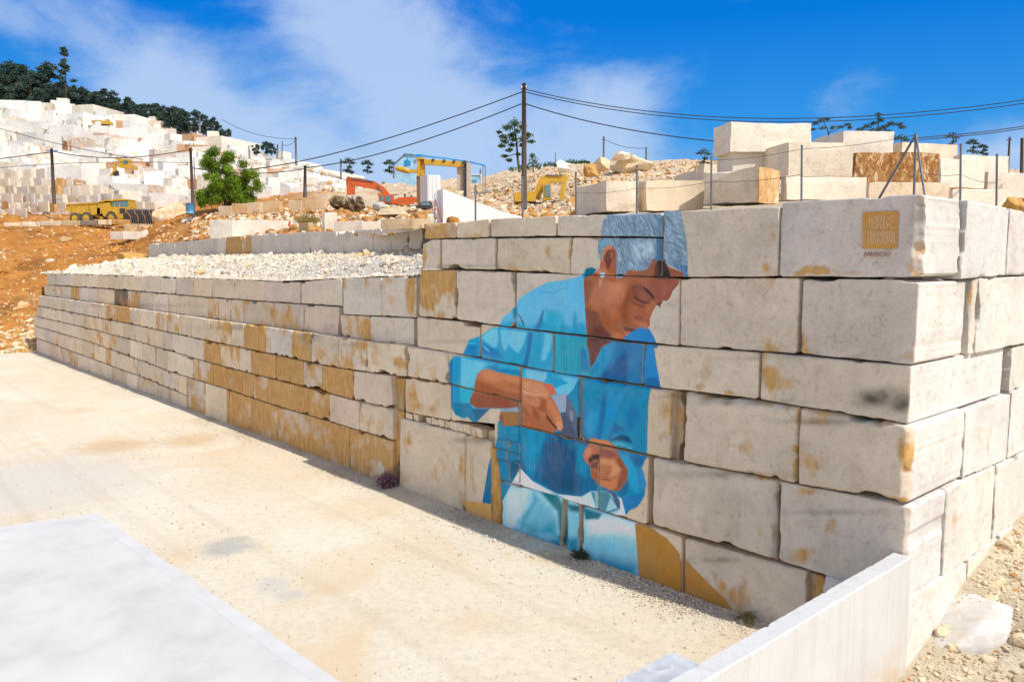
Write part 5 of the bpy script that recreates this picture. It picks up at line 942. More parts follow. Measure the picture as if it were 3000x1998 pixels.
def mural():
    VV = {k: [] for k in range(12)}; FF = {k: [] for k in range(12)}; CC = {k: [] for k in range(12)}; off = {k: 0 for k in range(12)}
    for (G, flat, nu, nv, n) in PAINTED:
        col, part = paint(project(flat), flat)
        if (part >= 0).sum() < 4: continue
        idx = np.arange(nu * nv).reshape(nv, nu); q = np.stack([idx[:-1, :-1], idx[1:, :-1], idx[1:, 1:], idx[:-1, 1:]], -1).reshape(-1, 4)
        pq = part[q]; cnt = (pq >= 0).sum(1); q = q[cnt >= 2]; pq = pq[cnt >= 2]
        if not len(q): continue
        votes = np.stack([(pq == k).sum(1) for k in range(12)], 1); who = votes.argmax(1)
        # unpainted corners of edge faces take the colour of a painted neighbour
        for c in range(4):
            bad = part[q[:, c]] < 0
            for o in (1, 3, 2):
                src = q[:, (c + o) % 4]; take = bad & (part[src] >= 0); col[q[take, c]] = col[src[take]]; bad = bad & ~take
        L_ = G + n * 0.004
        for k in range(12):
            f = q[who == k]
            if not len(f): continue
            ids, inv = np.unique(f, return_inverse=True); VV[k].append(L_[ids]); CC[k].append(col[ids]); FF[k] += (inv.reshape(-1, 4) + off[k]).tolist(); off[k] += len(ids)
    pm = paint_mat()
    mur = link(bpy.data.objects.new("mural", None)); mur.parent = wall_m; mur.location = (0, 0, 0)
    mur['label'] = "painted grey-haired man in a blue shirt carving a block with mallet and chisel"
    for k, nm in enumerate(PART_ORDER):
        if not VV[k]: continue
        V = np.vstack(VV[k]); t = np.ones((len(V), 4)); t[:, :3] = np.vstack(CC[k])
        mesh_object(nm.rstrip('#'), V, FF[k], pm, mur, smooth_n=len(FF[k]), tints=t)
mural()

# ---- the signature on the corner block: ochre square with letters left bare, and the date under it
GLY = {'J': [[(0, .25), (0, .1), (.3, 0), (.6, .1), (.6, 1)]], 'O': [[(0, 0), (0, 1), (.7, 1), (.7, 0), (0, 0)]], 'R': [[(0, 0), (0, 1), (.6, 1), (.65, .55), (0, .5)], [(.25, .5), (.7, 0)]], 'G': [[(.7, .85), (.5, 1), (0, 1), (0, 0), (.65, 0), (.65, .45), (.35, .45)]],
       'E': [[(.65, 1), (0, 1), (0, 0), (.65, 0)], [(0, .55), (.5, .55)]], 'C': [[(.65, 1), (0, 1), (0, 0), (.65, 0)]], 'H': [[(0, 0), (0, 1)], [(.65, 0), (.65, 1)], [(0, .5), (.65, .5)]], 'A': [[(0, 0), (.15, 1), (.5, 1), (.65, 0)], [(.07, .42), (.58, .42)]], 'U': [[(0, 1), (0, .1), (.3, 0), (.65, .1), (.65, 1)]],
       'M': [[(0, 0), (.08, 1), (.45, .25), (.82, 1), (.9, 0)]], 'X': [[(0, 0), (.75, 1)], [(0, 1), (.75, 0)]], 'I': [[(0, 0), (0, 1)]], '.': [[(0, .42), (0, .58)]]}
def signature():
    sig = link(bpy.data.objects.new("signature", None)); sig.parent = wall_m; sig['label'] = "ochre square signature with pale letters and a date below"
    c = [on_front(x, y, 0.035) for x, y in ((2527, 623), (2630, 618), (2626, 727), (2525, 728))]
    m_o = plain("ochre_paint", tuple(lin((172, 122, 52)) / K_SHADE), 0.8, wear=0.15, scale=8); m_l = plain("bare_letter", tuple(lin((176, 146, 116)) / K_SHADE), 0.85, wear=0.1); m_d = plain("red_brown_paint", tuple(lin((150, 116, 98)) / K_SHADE), 0.85, wear=0.15)
    p = MB(); p.hexa([c[3], c[2], c[1], c[0]], -NF * 0.02); p.build("sign_square", m_o, sig)
    O = c[3]; X = c[2] - c[3]; Y = c[0] - c[3]; 
    def word(mb, w, x0, y0, x1, h, th, N=0.003):
        adv = (x1 - x0) / len(w)
        for i, ch in enumerate(w):
            for st in GLY[ch]:
                pts = [O + X * (x0 + adv * (i + 0.12 + a * 0.95)) + Y * (y0 + h * b) + NF * N for a, b in st]
                for a, b in zip(pts[:-1], pts[1:]):
                    d = b - a; L_ = np.linalg.norm(d); d = d / L_; s = np.cross(NF, d) * th / 2; e = d * th * 0.4
                    mb.prism([a - s - e, b - s + e, b + s + e, a + s - e], -NF * 0.004)
    l = MB(); word(l, "JORGE", 0.10, 0.55, 0.95, 0.33, 0.020); word(l, "CHARRUA", 0.03, 0.12, 0.98, 0.35, 0.020); l.build("lettering", m_l, sig)
    d = MB(); word(d, ".MMXXI.", -0.13, -0.22, 1.14, 0.10, 0.016, -0.006); d.build("lettering", m_d, sig)
signature()
# ================================================================== the quarry hill: benches cut one above the other
M_QUARRY = stone_mat("quarry_face", base=(0.80, 0.775, 0.72), saw=0.1, rust=(0.50, 0.25, 0.10), bump=0.9, mott=0.9)
SKY_ = [(-700, 250), (-300, 262), (0, 292), (60, 296), (150, 300), (230, 308), (330, 330), (400, 345), (455, 352), (510, 372), (560, 380), (620, 395), (650, 425), (720, 440), (770, 450), (830, 462), (880, 480), (930, 500), (985, 512), (1020, 530), (1060, 560)]
HB = [(-700, 640), (0, 640), (240, 612), (420, 590), (560, 580), (700, 560), (820, 545), (900, 560), (1060, 575)]
def hill():
    r = random.Random(77); m = MB(); nt_ = 12; SC = []
    for k in range(nt_):
        f0, f1 = k / nt_, (k + 1) / nt_
        px = -720.0
        while px < 1050:
            w = r.choice([r.uniform(10, 28), r.uniform(24, 60), r.uniform(50, 120)]) * (1.0 if px < 600 else 0.6); top_h = yl(SKY_, px + w / 2); bot_h = yl(HB, px + w / 2)
            nx = px + w
            yt = bot_h + (top_h - bot_h) * (f1 ** 0.9) + r.uniform(-7, 7) * (1 if k < nt_ - 1 else 0.6); yb = bot_h + (top_h - bot_h) * (f0 ** 0.9) + 26
            Y0 = 128 + 105 * f0 ** 1.15 * (1 - 0.35 * sm(300, 1000, np.array(px))) + r.uniform(-4, 4)
            a, b = at(px, yt, Y0), at(nx + 2, yt, Y0); zb = at(px, yb, Y0)[2] - 4; dep = r.uniform(12, 20)
            ang = r.uniform(-0.4, 0.5); dx = (b - a)[0]; b = a + np.array([dx * math.cos(ang), dx * math.sin(ang), 0])
            out = np.array([math.sin(ang), -math.cos(ang), 0])
            st = r.choice([0, 0, 0, 0.05, 0.1, 0.2, 0.3]);
            if w < 45 and r.random() < 0.14: st = r.uniform(0.4, 0.65)
            ti = r.uniform(0.92, 1.12); warm = r.random() < 0.22; c = np.array([ti, ti * (0.93 if warm else 1), ti * (0.82 if warm else 1.0), st])
            # the face as a sheet of its own broken into sub-blocks, then the bench top behind it
            n_ = max(1, int(dx / r.uniform(2.5, 8)))
            for i in range(n_):
                p = a + (b - a) * i / n_; q = a + (b - a) * (i + 1) / n_; j = r.uniform(-1.3, 1.3); h_ = r.uniform(-1.6, 0.5) if r.random() < 0.55 else 0
                z1 = a[2] + h_; P = [np.array([p[0], p[1], zb]) + out * j, np.array([q[0], q[1], zb]) + out * j, np.array([q[0], q[1], z1]) + out * j, np.array([p[0], p[1], z1]) + out * j]
                cc = c.copy(); cc[:3] *= r.uniform(0.94, 1.05); cc[3] = max(0, st + r.uniform(-0.1, 0.18)) if r.random() > 0.035 else 0.6; cc[:3] *= r.choice([1, 1, 1, 0.88, 0.8]); 
                m.hexa(P, -out * (dep + j), cc)
                if k < nt_ - 1 and r.random() < 0.45:          # broken stone left along the bench
                    for _ in range(r.randint(3, 11)): SC.append(np.array([p[0] + (q[0] - p[0]) * r.random(), (p[1] + q[1]) / 2, z1]) - out * r.uniform(0.3, 5.0))
                if r.random() < 0.25:          # a block left on the bench edge
                    s_ = r.uniform(0.8, 2.2); m.box(np.array([(p[0] + q[0]) / 2, (p[1] + q[1]) / 2, z1 + s_ * 0.45]) - out * r.uniform(1, 6), (s_ * r.uniform(1, 2), s_, s_ * 0.95), [[math.cos(ang + j), math.sin(ang + j), 0], [-math.sin(ang + j), math.cos(ang + j), 0], [0, 0, 1]], np.array([1, 0.97, 0.9, r.choice([0, 0.1, 0.3])]))
            px = nx
    tag(m.build("quarry_hill", M_QUARRY), kind='structure')
    r2 = np.random.RandomState(4); n = len(SC); scatter('rubble', np.array(SC), 0.12 + 0.62 * r2.rand(n) ** 2.4, np.where(r2.rand(n, 1) > 0.35, [[0.95, 0.88, 0.78]], [[0.78, 0.50, 0.28]]), M_ROCK, shapes=PEBB, seed=3)
    # the wooded ground on top of the hill
    C = []
    for d, up in ((0, -3.0), (14, -1.0), (60, -6), (160, -14)):
        C.append([at(x, yl(SKY_, x) + 6, 236 - 62 * sm(300, 1000, np.array(float(x)))) + np.array([0, d, up]) for x in range(-700, 1061, 80)])
    QH = resample(C, 16, 60); tag(grid_mesh("hilltop", QH, M_EARTH, np.outer(np.ones(QH.shape[0] * QH.shape[1]), [0.16, 0.13, 0.07])), kind='structure')
hill()

# ================================================================== loose sawn blocks
def rusty_mat():
    m, nt, b = new_mat("iron_stained_face"); v = _pos(nt, (1.0, 1.0, 0.6))
    c = _ramp(nt, _noise(nt, 3.2, 9, 0.72, v, 1.6), [(0.30, (0.10, 0.035, 0.012)), (0.45, (0.30, 0.12, 0.03)), (0.54, (0.42, 0.22, 0.06)), (0.62, (0.72, 0.56, 0.36)), (0.72, (0.82, 0.74, 0.62))])
    nt.links.new(c, b.inputs['Base Color']); b.inputs['Roughness'].default_value = 0.9; _bump(nt, b, _noise(nt, 5, 8, 0.7, v), 0.8, 0.05); return m
M_RUSTY = rusty_mat()
def lichen_mat():
    m, nt, b = new_mat("lichen_rock"); v = _pos(nt)
    c = _ramp(nt, _noise(nt, 1.0, 9, 0.72, v, 0.8), [(0.34, (0.03, 0.025, 0.02)), (0.43, (0.10, 0.075, 0.04)), (0.50, (0.34, 0.23, 0.10)), (0.58, (0.60, 0.54, 0.44)), (0.72, (0.72, 0.69, 0.63))])
    nt.links.new(c, b.inputs['Base Color']); b.inputs['Roughness'].default_value = 0.95; _bump(nt, b, _noise(nt, 4, 8, 0.75, v), 1.0, 0.1); return m
M_LICHEN = lichen_mat()
def crate_block(px, yt, yb, xl, xr, Y, name="stone_block", label=None, group=None, tint=(1, 1, 1), stain=0.08, stain_r=None, mat=None, yl_=None, d_left=None, d_right=None, rough=0.03, axl=None, axr=None):
    """A sawn block whose near upright edge stands at photo column px; its faces recede along the two wall directions."""
    c = at(px, yb, Y); h = at(px, yt, Y)[2] - c[2]
    aL = DF if axl is None else np.array([math.cos(axl), math.sin(axl), 0.0]); aR = DS if axr is None else np.array([math.cos(axr), math.sin(axr), 0.0])
    def run(ax, xt):
        tx = (xt - 1500) / FOC                        # screen column -> length along ax from c
        k = (c[0] - 0) ; zc0 = c[1] * CP - (c[2] - HC) * SP; zk = ax[1] * CP
        return (tx * zc0 - k) / (ax[0] - tx * zk)
    L = d_left or max(0.1, run(aL, xl)); W = d_right or max(0.1, run(aR, xr))
    sd = int(abs(px * 13 + yt * 7)); seed_n[0] += 1
    m = MB(); nL = np.cross(aL, UP); nL = nL if nL @ (ORIGIN - c) > 0 else -nL
    # a rough-edged hexahedron: subdivide, pull the arrises about
    n1, n2, n3 = max(2, min(10, int(L / 0.3))), max(2, min(10, int(W / 0.3))), max(2, min(8, int(h / 0.25)))
    U = lambda i, n: i / n
    V = {}; VL = []; F = []
    def vid(i, j, k):
        if (i, j, k) not in V:
            p = c + aL * L * i / n1 + aR * W * j / n2 + UP * h * k / n3
            e = (i in (0, n1)) + (j in (0, n2)) + (k in (0, n3)); q = np.array([p * 1.0])
            dsp = np.array([fbm(q, 1.3, 3, sd)[0], fbm(q, 1.3, 3, sd + 1)[0], fbm(q, 1.3, 3, sd + 2)[0]]) * rough * (2.2 if e >= 2 else 0.8)
            if e >= 2: cen = c + aL * L / 2 + aR * W / 2 + UP * h / 2; dsp = dsp + (cen - p) / np.linalg.norm(cen - p) * rough * 0.8
            V[(i, j, k)] = len(VL); VL.append(p + dsp)
        return V[(i, j, k)]
    def face(f, a, b, flip):
        for i in range(a):
            for j in range(b):
                q = [vid(*f(i, j)), vid(*f(i + 1, j)), vid(*f(i + 1, j + 1)), vid(*f(i, j + 1))]; F.append(tuple(q[::-1] if flip else q))
    sgn = np.cross(aL, aR)[2] > 0
    face(lambda i, j: (i, j, n3), n1, n2, not sgn); face(lambda i, j: (i, j, 0), n1, n2, sgn)
    face(lambda i, k: (i, 0, k), n1, n3, not sgn); face(lambda i, k: (i, n2, k), n1, n3, sgn)
    face(lambda j, k: (0, j, k), n2, n3, sgn); face(lambda j, k: (n1, j, k), n2, n3, not sgn)
    VA = np.array(VL); t = np.ones((len(VA), 4)); t[:, :3] = np.array(tint) * random.Random(sd).uniform(0.97, 1.03); t[:, 3] = stain
    if stain_r is not None:
        w = (VA - c) @ aL; t[:, 3] = np.where(w < 0.05, stain_r, stain)
    loc = c + aL * L / 2 + aR * W / 2
    me = bpy.data.meshes.new(name); me.from_pydata((VA - loc).tolist(), [], F)
    me.color_attributes.new('tint', 'FLOAT_COLOR', 'POINT').data.foreach_set('color', t.astype(np.float32).ravel()); me.materials.append(mat or M_STONE); me.update()
    o = link(bpy.data.objects.new(name, me)); o.location = loc
    return tag(o, label, "stone block", group, 'thing')
GS = "sawn blocks stacked behind the mural wall"
WH = (1.08, 1.11, 1.15)
for a in [
    dict(px=2138, yt=357, yb=446, xl=2087, xr=2377, Y=32, label="large white block crowning the tall stack behind the mural wall", tint=WH, stain=0.05),
    dict(px=2146, yt=449, yb=500, xl=2098, xr=2300, Y=32.3, label="white block directly under the large block crowning the tall stack", tint=WH, stain=0.1),
    dict(px=2307, yt=416, yb=515, xl=2233, xr=2500, Y=30.5, label="pale upright-edged block with a broad shaded end, beside the crowning block", tint=(1.08, 1.06, 1.02), stain=0.1),
    dict(px=2470, yt=384, yb=448, xl=2380, xr=2619, Y=36, label="white block lying behind and above the rust brown slab", tint=WH, stain=0.02, axr=0.06),
    dict(px=2504, yt=446, yb=535, xl=2496, xr=2748, Y=29, label="rust brown slab with a mottled face set into the white stack", mat=M_RUSTY, tint=(1, 1, 1), stain=0.0, axr=0.06),
    dict(px=2640, yt=417, yb=470, xl=2600, xr=2804, Y=37, label="cream block behind the top of the tripod post", tint=(1.1, 1.06, 0.98), stain=0.12, axr=0.3),
    dict(px=2752, yt=464, yb=550, xl=2735, xr=2884, Y=30, label="grey white block next to the rust brown slab", tint=WH, stain=0.12, axr=0.25),
    dict(px=2815, yt=453, yb=506, xl=2790, xr=2955, Y=36, label="white block behind the fence post, partly hidden by a grey white one", tint=WH, stain=0.05, axr=0.3),
    dict(px=2300, yt=516, yb=586, xl=2285, xr=2540, Y=27, label="white low block carrying the block with the shaded end", tint=WH, stain=0.06, axr=0.12),
    dict(px=2543, yt=532, yb=590, xl=2535, xr=2780, Y=26, label="beige bed block under the rust brown slab", tint=(1.08, 1.0, 0.88), stain=0.22, axr=0.15),
    dict(px=2786, yt=552, yb=610, xl=2775, xr=2962, Y=24.5, label="white bed block at the end of the stack, below the grey white block", tint=WH, stain=0.14, axr=0.2),
    dict(px=2890, yt=503, yb=580, xl=2880, xr=3060, Y=31, label="grey block at the frame's edge, last of the stack", tint=(0.95, 0.96, 0.99), stain=0.05, axr=0.3),
    dict(px=2223, yt=489, yb=592, xl=2058, xr=2286, Y=26, axl=None, axr=None, label="block with a wide shaded face and a rusty broken end", tint=(0.98, 0.96, 0.94), stain=0.1, stain_r=0.55, rough=0.05),
    dict(px=1892, yt=526, yb=618, xl=1868, xr=2062, Y=28, axr=0.16, label="cream block between the sloping-faced block and the wide shaded one", tint=(1.10, 1.03, 0.92), stain=0.16),
    dict(px=1776, yt=529, yb=620, xl=1690, xr=1869, Y=28, axl=1.85, axr=0.12, label="block with a dark sawn end and a bright white side, nearest the yellow excavator", tint=(1.05, 1.03, 1.0), stain=0.04),
    dict(px=2042, yt=497, yb=560, xl=1974, xr=2060, Y=40, label="small grey block peeping over the cream block", tint=(0.92, 0.93, 0.96), stain=0.0, axr=0.5),
    dict(px=2060, yt=478, yb=560, xl=2040, xr=2100, Y=36, label="pale block behind the wide shaded block, under the crowning pair", tint=(1.06, 1.03, 0.96), stain=0.1, axr=0.4)]:
    a.setdefault('axl', 1.76); a.setdefault('axr', 0.10); crate_block(group=GS, **a)
# blocks on the terrace behind the second tier
GT = "blocks left on the terrace"
for a in [
    dict(px=681, yt=645, yb=700, xl=614, xr=878, Y=56, label="very long white slab with a red paint mark, on the terrace", tint=WH, stain=0.02, axl=math.pi - 0.35, axr=0.12),
    dict(px=1061, yt=648, yb=682, xl=980, xr=1118, Y=38, label="low grey block with a bright white end, on the second tier", tint=(0.98, 0.95, 0.92), stain=0.05, axl=math.pi - 0.3, axr=0.35),
    dict(px=1210, yt=640, yb=672, xl=1116, xr=1262, Y=31, label="low brown-faced block with a white end, on the second tier", tint=(0.85, 0.74, 0.58), stain=0.3, axl=math.pi - 0.35, axr=0.3),
    dict(px=952, yt=622, yb=685, xl=944, xr=990, Y=45, label="white pointed slab standing on edge by the dry grass", tint=WH, stain=0.05, axr=0.2),
    dict(px=905, yt=652, yb=684, xl=876, xr=920, Y=47, label="squat stained block below the dry grass tuft", tint=(0.75, 0.68, 0.5), stain=0.4, axr=0.3),
    dict(px=360, yt=678, yb=702, xl=322, xr=436, Y=92, label="long low white block half sunk in the orange slope", tint=WH, stain=0.05, axl=math.pi - 0.4, axr=0.02),
    dict(px=372, yt=657, yb=684, xl=362, xr=456, Y=100, label="pale block with orange streaks below the rake bucket", tint=(1.05, 1.0, 0.9), stain=0.4, axl=math.pi - 0.4, axr=0.0)]:
    crate_block(group=GT, **a)
m = MB(); A_ = at(838, 646, 55.6); B_ = at(843, 646, 55.6); m.hexa([at(836, 682, 55.9), at(841, 682, 55.9), at(852, 648, 55.9), at(847, 648, 55.9)], np.array([0, 0.05, 0])); 
o = m.build("paint_mark", plain("red_paint", (0.6, 0.03, 0.03), 0.6)); sl = [q for q in scene.collection.objects if q.get('label', '').startswith("very long white slab")][0]
mw = world_of(o); o.parent = sl; o.matrix_parent_inverse = world_of(sl).inverted(); 
# kerb of blocks in front of the dump truck
xs = [10, 64, 118, 182, 236, 286, 328, 372]; ty = [(10, 652), (118, 647), (236, 645), (372, 641)]
for i in range(len(xs) - 1):
    crate_block(xs[i] + 1, yl(ty, xs[i]), yl(ty, xs[i]) + 15, xs[i] - 1, xs[i + 1] - 1, 105.5, label="low kerb block in the row before the yellow dump truck", group="kerb blocks before the dump truck", tint=[(1, .97, .9), (1.02, 1, .95), (.95, .9, .8), (.7, .66, .5), (.35, .32, .3), (1, .92, .8), (.9, .7, .5)][i], stain=[0, 0.1, 0.2, 0.3, 0, 0.3, 0.7][i], axl=math.pi / 2, axr=0.0, d_left=1.2)
# row of blocks below the tree
for i, (x0, x1, t0, tc, st) in enumerate([(640, 678, 603, (.8, .7, .58), 0.3), (679, 726, 596, (.92, .78, .6), 0.45), (727, 763, 593, (.88, .78, .66), 0.3), (770, 820, 590, (.85, .72, .55), 0.4), (846, 882, 586, (.88, .76, .6), 0.25), (883, 951, 584, (.9, .76, .58), 0.35)]):
    crate_block(x1, t0, t0 + 30, x0, x1 + 9, 84 - i * 1.5, label=["mossy broken block, first of the row below the tree", "orange-brown block in the row below the tree", "brown block beside the orange-brown one in the row below the tree", "short brown block alone in a gap of the row", "small sloping brown block towards the black boulders", "longest brown block of the row, next to the black boulders"][i], group="row of brown blocks below the tree", tint=tc, stain=st, axl=math.pi - 0.1, axr=0.9)
# stacked blocks of the stone yard at the foot of the hill
r = random.Random(31); GY = "pile of sawn blocks at the foot of the quarry hill"
rows = [(0, 640, 11, 118), (1, 618, 13, 121), (2, 594, 14, 124), (3, 570, 15, 127), (4, 546, 15, 130), (5, 522, 12, 133), (6, 500, 7, 136)]
prof = [(-40, 470), (0, 480), (60, 482), (110, 490), (180, 505), (250, 530), (300, 545), (370, 570), (420, 590), (480, 600)]
for k, yb, n, Y in rows:
    x = -30 + r.uniform(0, 14)
    while x < 470:
        w = r.uniform(20, 40); t_ = yb - r.uniform(21, 27)
        if t_ > yl(prof, x + w) - 6 and not (k == 0 and 60 < x < 400):
            tone = r.choice([(.86, .87, .92), (.95, .95, .97), (1, .98, .94), (.9, .86, .8), (.82, .82, .86), (1.05, 1.03, 1)]); st = r.choice([0, 0, 0.05, 0.1, 0.2]) if r.random() < 0.9 else 0.85
            crate_block(x + w * r.uniform(0.55, 0.95), t_ - r.uniform(0, 3), yb + 3, x, x + w, Y + r.uniform(-1.5, 1.5), label="pale sawn block in the big pile at the foot of the white hill", group=GY, tint=tone, stain=st, axl=math.pi - r.uniform(0.05, 0.5), axr=r.uniform(0.5, 1.1))
        x += w + r.uniform(-1, 5)

# ---- boulders
def boulder(px, py, Y, w, h, label, tint, stain=0.1, seed=1, mat=None, yaw=0.0):
    V, F = rock_shape(seed, 3, 12); V = V * (1 + 0.16 * fbm(V, 2.4, 4, seed))[:, None]; p = at(px, py, Y); s = Y / FOC
    W = np.stack([V[:, 0] * w * s / 1.5, V[:, 1] * w * s / 1.8, V[:, 2] * h * s / 1.5], 1); W[:, 2] += h * s * 0.42
    ca, sa = math.cos(yaw), math.sin(yaw); W = np.stack([W[:, 0] * ca - W[:, 1] * sa, W[:, 0] * sa + W[:, 1] * ca, W[:, 2]], 1)
    m = MB(); t = np.ones((len(W), 4)); t[:, :3] = tint; t[:, 3] = stain; m.add(W + p, F, t); o = m.build("boulder", mat or M_ROCK)
    return tag(o, label, "boulder", None, 'thing')
boulder(497, 664, 101, 100, 68, "rounded boulder with a white top and orange sides beside the rake bucket", (1.0, 0.95, 0.85), 0.45, 3)
boulder(1006, 611, 80, 56, 38, "black and white lichen-covered boulder at the end of the block row", (1, 1, 1), 0.0, 5, mat=M_LICHEN)
boulder(1044, 608, 79, 48, 36, "smaller dark boulder leaning on the lichen-covered one", (1, 1, 1), 0.0, 6, mat=M_LICHEN)
boulder(1112, 616, 70, 46, 26, "grey rounded boulder in front of the orange excavator's cab", (0.62, 0.62, 0.60), 0.05, 7)
boulder(1165, 636, 60, 110, 26, "long flat tan boulder lying under the orange excavator", (0.78, 0.66, 0.46), 0.3, 8)
boulder(552, 672, 92, 30, 36, "pale egg-shaped boulder below the blue barrel", (0.85, 0.78, 0.68), 0.1, 9)
boulder(592, 668, 90, 44, 34, "cracked white and tan boulder on the rubble beside the terrace slab", (0.9, 0.84, 0.72), 0.2, 10)
boulder(1826, 470, 85, 66, 22, "white log-shaped boulder on top of the stony mound", (1.12, 1.05, 0.92), 0.1, 11)
boulder(1768, 496, 84, 52, 36, "square brown boulder on the stony mound", (0.9, 0.74, 0.52), 0.3, 12)
boulder(1660, 504, 88, 54, 34, "grey-white pointed heap stone above the yellow excavator", (1.05, 1.04, 1.02), 0.02, 13)
boulder(1730, 520, 78, 44, 36, "dark brown boulder on the mound above the sawn blocks", (0.4, 0.26, 0.14), 0.6, 14)
boulder(1838, 500, 87, 110, 50, "large cream boulder under the log-shaped one", (0.95, 0.82, 0.62), 0.2, 15)
boulder(2965, 622, 18.5, 62, 40, "rusty rock lying on top of the side wall", (0.6, 0.42, 0.25), 0.9, 16)
boulder(395, 770, 80.5, 80, 34, "brown tilted rock at the end of the second tier", (0.5, 0.34, 0.18), 0.6, 17, yaw=0.5)
# rubble mounds on the right: broken rock spilled down the slope
n = 4200; r2 = np.random.RandomState(9); pts = on_grid(QF, n, 44, weight=lambda c: ((project(c)[:, 0] > 1250) & (project(c)[:, 0] < 2120) & (c[:, 1] > 48) & (c[:, 1] < 110)) * 1.0)
scatter("rubble", pts, 0.06 + 0.34 * r2.rand(n) ** 4, np.where(r2.rand(n, 1) > 0.3, [[0.92, 0.80, 0.63]], [[0.70, 0.42, 0.20]]) * r2.uniform(0.75, 1.12, (n, 1)), M_ROCK, seed=45, sink=0.25)
n = 5500; pts = on_grid(QF, n, 46, weight=lambda c: ((project(c)[:, 0] > 560) & (project(c)[:, 0] < 1230) & (c[:, 1] > 45) & (c[:, 1] < 90)) * 1.0)
scatter("rubble", pts, 0.06 + 0.42 * r2.rand(n) ** 3.5, np.where(r2.rand(n, 1) > 0.42, [[0.70, 0.36, 0.12]], [[0.92, 0.82, 0.66]]) * r2.uniform(0.7, 1.15, (n, 1)), M_ROCK, seed=47, sink=0.25)
# ================================================================== machines, poles, fence, plants
YEL = plain("machine_yellow", (0.62, 0.36, 0.015), 0.45, wear=0.15, scale=2.0, dirt=(0.42, 0.24, 0.06)); ORG = plain("machine_orange", (0.66, 0.10, 0.012), 0.45, wear=0.15, scale=2.0, dirt=(0.45, 0.15, 0.04))
BLK = plain("dark_steel", (0.035, 0.034, 0.033), 0.6, wear=0.3, dirt=(0.10, 0.07, 0.05)); RUB = plain("tyre_rubber", (0.05, 0.045, 0.04), 0.9, wear=0.3, dirt=(0.28, 0.20, 0.12)); STEEL = plain("weathered_steel", (0.13, 0.135, 0.145), 0.6, 0.0, wear=0.25)
GLS = plain("cab_glass", (0.10, 0.20, 0.22), 0.08, wear=0.1, coat=1.0); WHT = plain("white_enamel", (0.78, 0.78, 0.76), 0.5, wear=0.06, dirt=(0.6, 0.58, 0.52)); BLU = plain("blue_paint", (0.02, 0.25, 0.60), 0.5, wear=0.15); PBL = plain("pale_blue_sheet", (0.25, 0.52, 0.70), 0.35, wear=0.2, scale=0.6, dirt=(0.55, 0.68, 0.74))
TIM = plain("weathered_timber", (0.085, 0.062, 0.045), 0.9, wear=0.3, scale=4, bump=0.3); CONP = plain("grey_concrete_post", (0.20, 0.17, 0.14), 0.9, wear=0.25, scale=2); WIRE = plain("cable", (0.03, 0.035, 0.04), 0.6); BEI = plain("beige_steel", (0.55, 0.46, 0.36), 0.6, wear=0.15, dirt=(0.35, 0.2, 0.1)); BRN = plain("brown_iron", (0.22, 0.11, 0.05), 0.8, wear=0.3)
def zoomed(x0, y0, s): return lambda pts: [(x0 + s * x, y0 + s * y) for x, y in pts]
def slab(pts, Y, th, mb=None):
    mb = mb or MB(); return mb.prism([at(x, y, Y) for x, y in pts], np.array([0, th, 0]))
def rect(a, b, c, d): return [(a, b), (c, b), (c, d), (a, d)]
def part(root, name, mat, shapes, smooth=False, label=None):
    m = MB()
    for s in shapes: s(m)
    return m.build(name, mat, root, smooth, label)
def P_(pts, Y, th): return lambda m: slab(pts, Y, th, m)
def wheel(root, Z, cx, cy, r, Y, th, rimm):
    (x, y), = Z([(cx, cy)]); (x2, _), = Z([(cx + r, cy)]); R_ = (x2 - x) * Y / FOC; c = at(x, y, Y); a = np.array([0, 1.0, 0])
    m = MB(); m.tube([c, c + a * 0.06, c + a * (th - 0.06), c + a * th], [R_ * 0.9, R_, R_, R_ * 0.9], 22); w = m.build("wheel", RUB, root, False)
    k = MB(); k.tube([c - a * 0.03, c - a * 0.02 + a * 0.05], [R_ * 0.55, R_ * 0.5], 16); k.tube([c - a * 0.07, c - a * 0.02], [R_ * 0.2, R_ * 0.24], 10); k.build("rim", rimm, w)

# ---- articulated dump truck
Z = zoomed(0, 400, 0.17857); Y = 109.0
tr = thing("dump_truck", "yellow articulated dump truck parked before the pile of sawn blocks", "dump truck", tuple(at(270, 643, Y)))
part(tr, "dump_body", YEL, [P_(Z([(1068, 1215), (1090, 1105), (1300, 1096), (1620, 1080), (1660, 1066), (1660, 1268), (1500, 1292), (1200, 1262)]), Y - 0.1, 2.9), P_(Z([(1085, 1112), (1640, 1086), (1640, 1100), (1084, 1126)]), Y - 0.2, 0.1), P_(Z([(1170, 1130), (1185, 1130), (1200, 1255), (1186, 1255)]), Y - 0.2, 0.1), P_(Z([(1420, 1120), (1436, 1120), (1450, 1280), (1434, 1280)]), Y - 0.2, 0.1)])
part(tr, "canopy", YEL, [P_(Z([(1600, 1078), (1735, 1032), (1850, 1040), (1850, 1062), (1725, 1060), (1655, 1096)]), Y - 0.1, 2.9)])
part(tr, "chassis", YEL, [P_(Z([(1390, 1200), (1700, 1330), (1690, 1366), (1340, 1240)]), Y + 0.2, 2.2)]); part(tr, "axle_frame", BLK, [P_(Z(rect(1180, 1290, 1720, 1348)), Y + 0.5, 1.6)])
bd = part(tr, "body", YEL, [P_(Z([(1650, 1100), (1805, 1080), (1805, 1165), (2100, 1160), (2125, 1190), (2060, 1230), (2050, 1345), (1905, 1352), (1895, 1280), (1860, 1240), (1800, 1236), (1760, 1262), (1735, 1330), (1690, 1300), (1670, 1220)]), Y, 2.6), P_(Z([(1735, 1262), (1770, 1222), (1830, 1208), (1890, 1238), (1912, 1290), (1898, 1290), (1880, 1250), (1828, 1226), (1780, 1238), (1750, 1270)]), Y - 0.25, 0.4)])
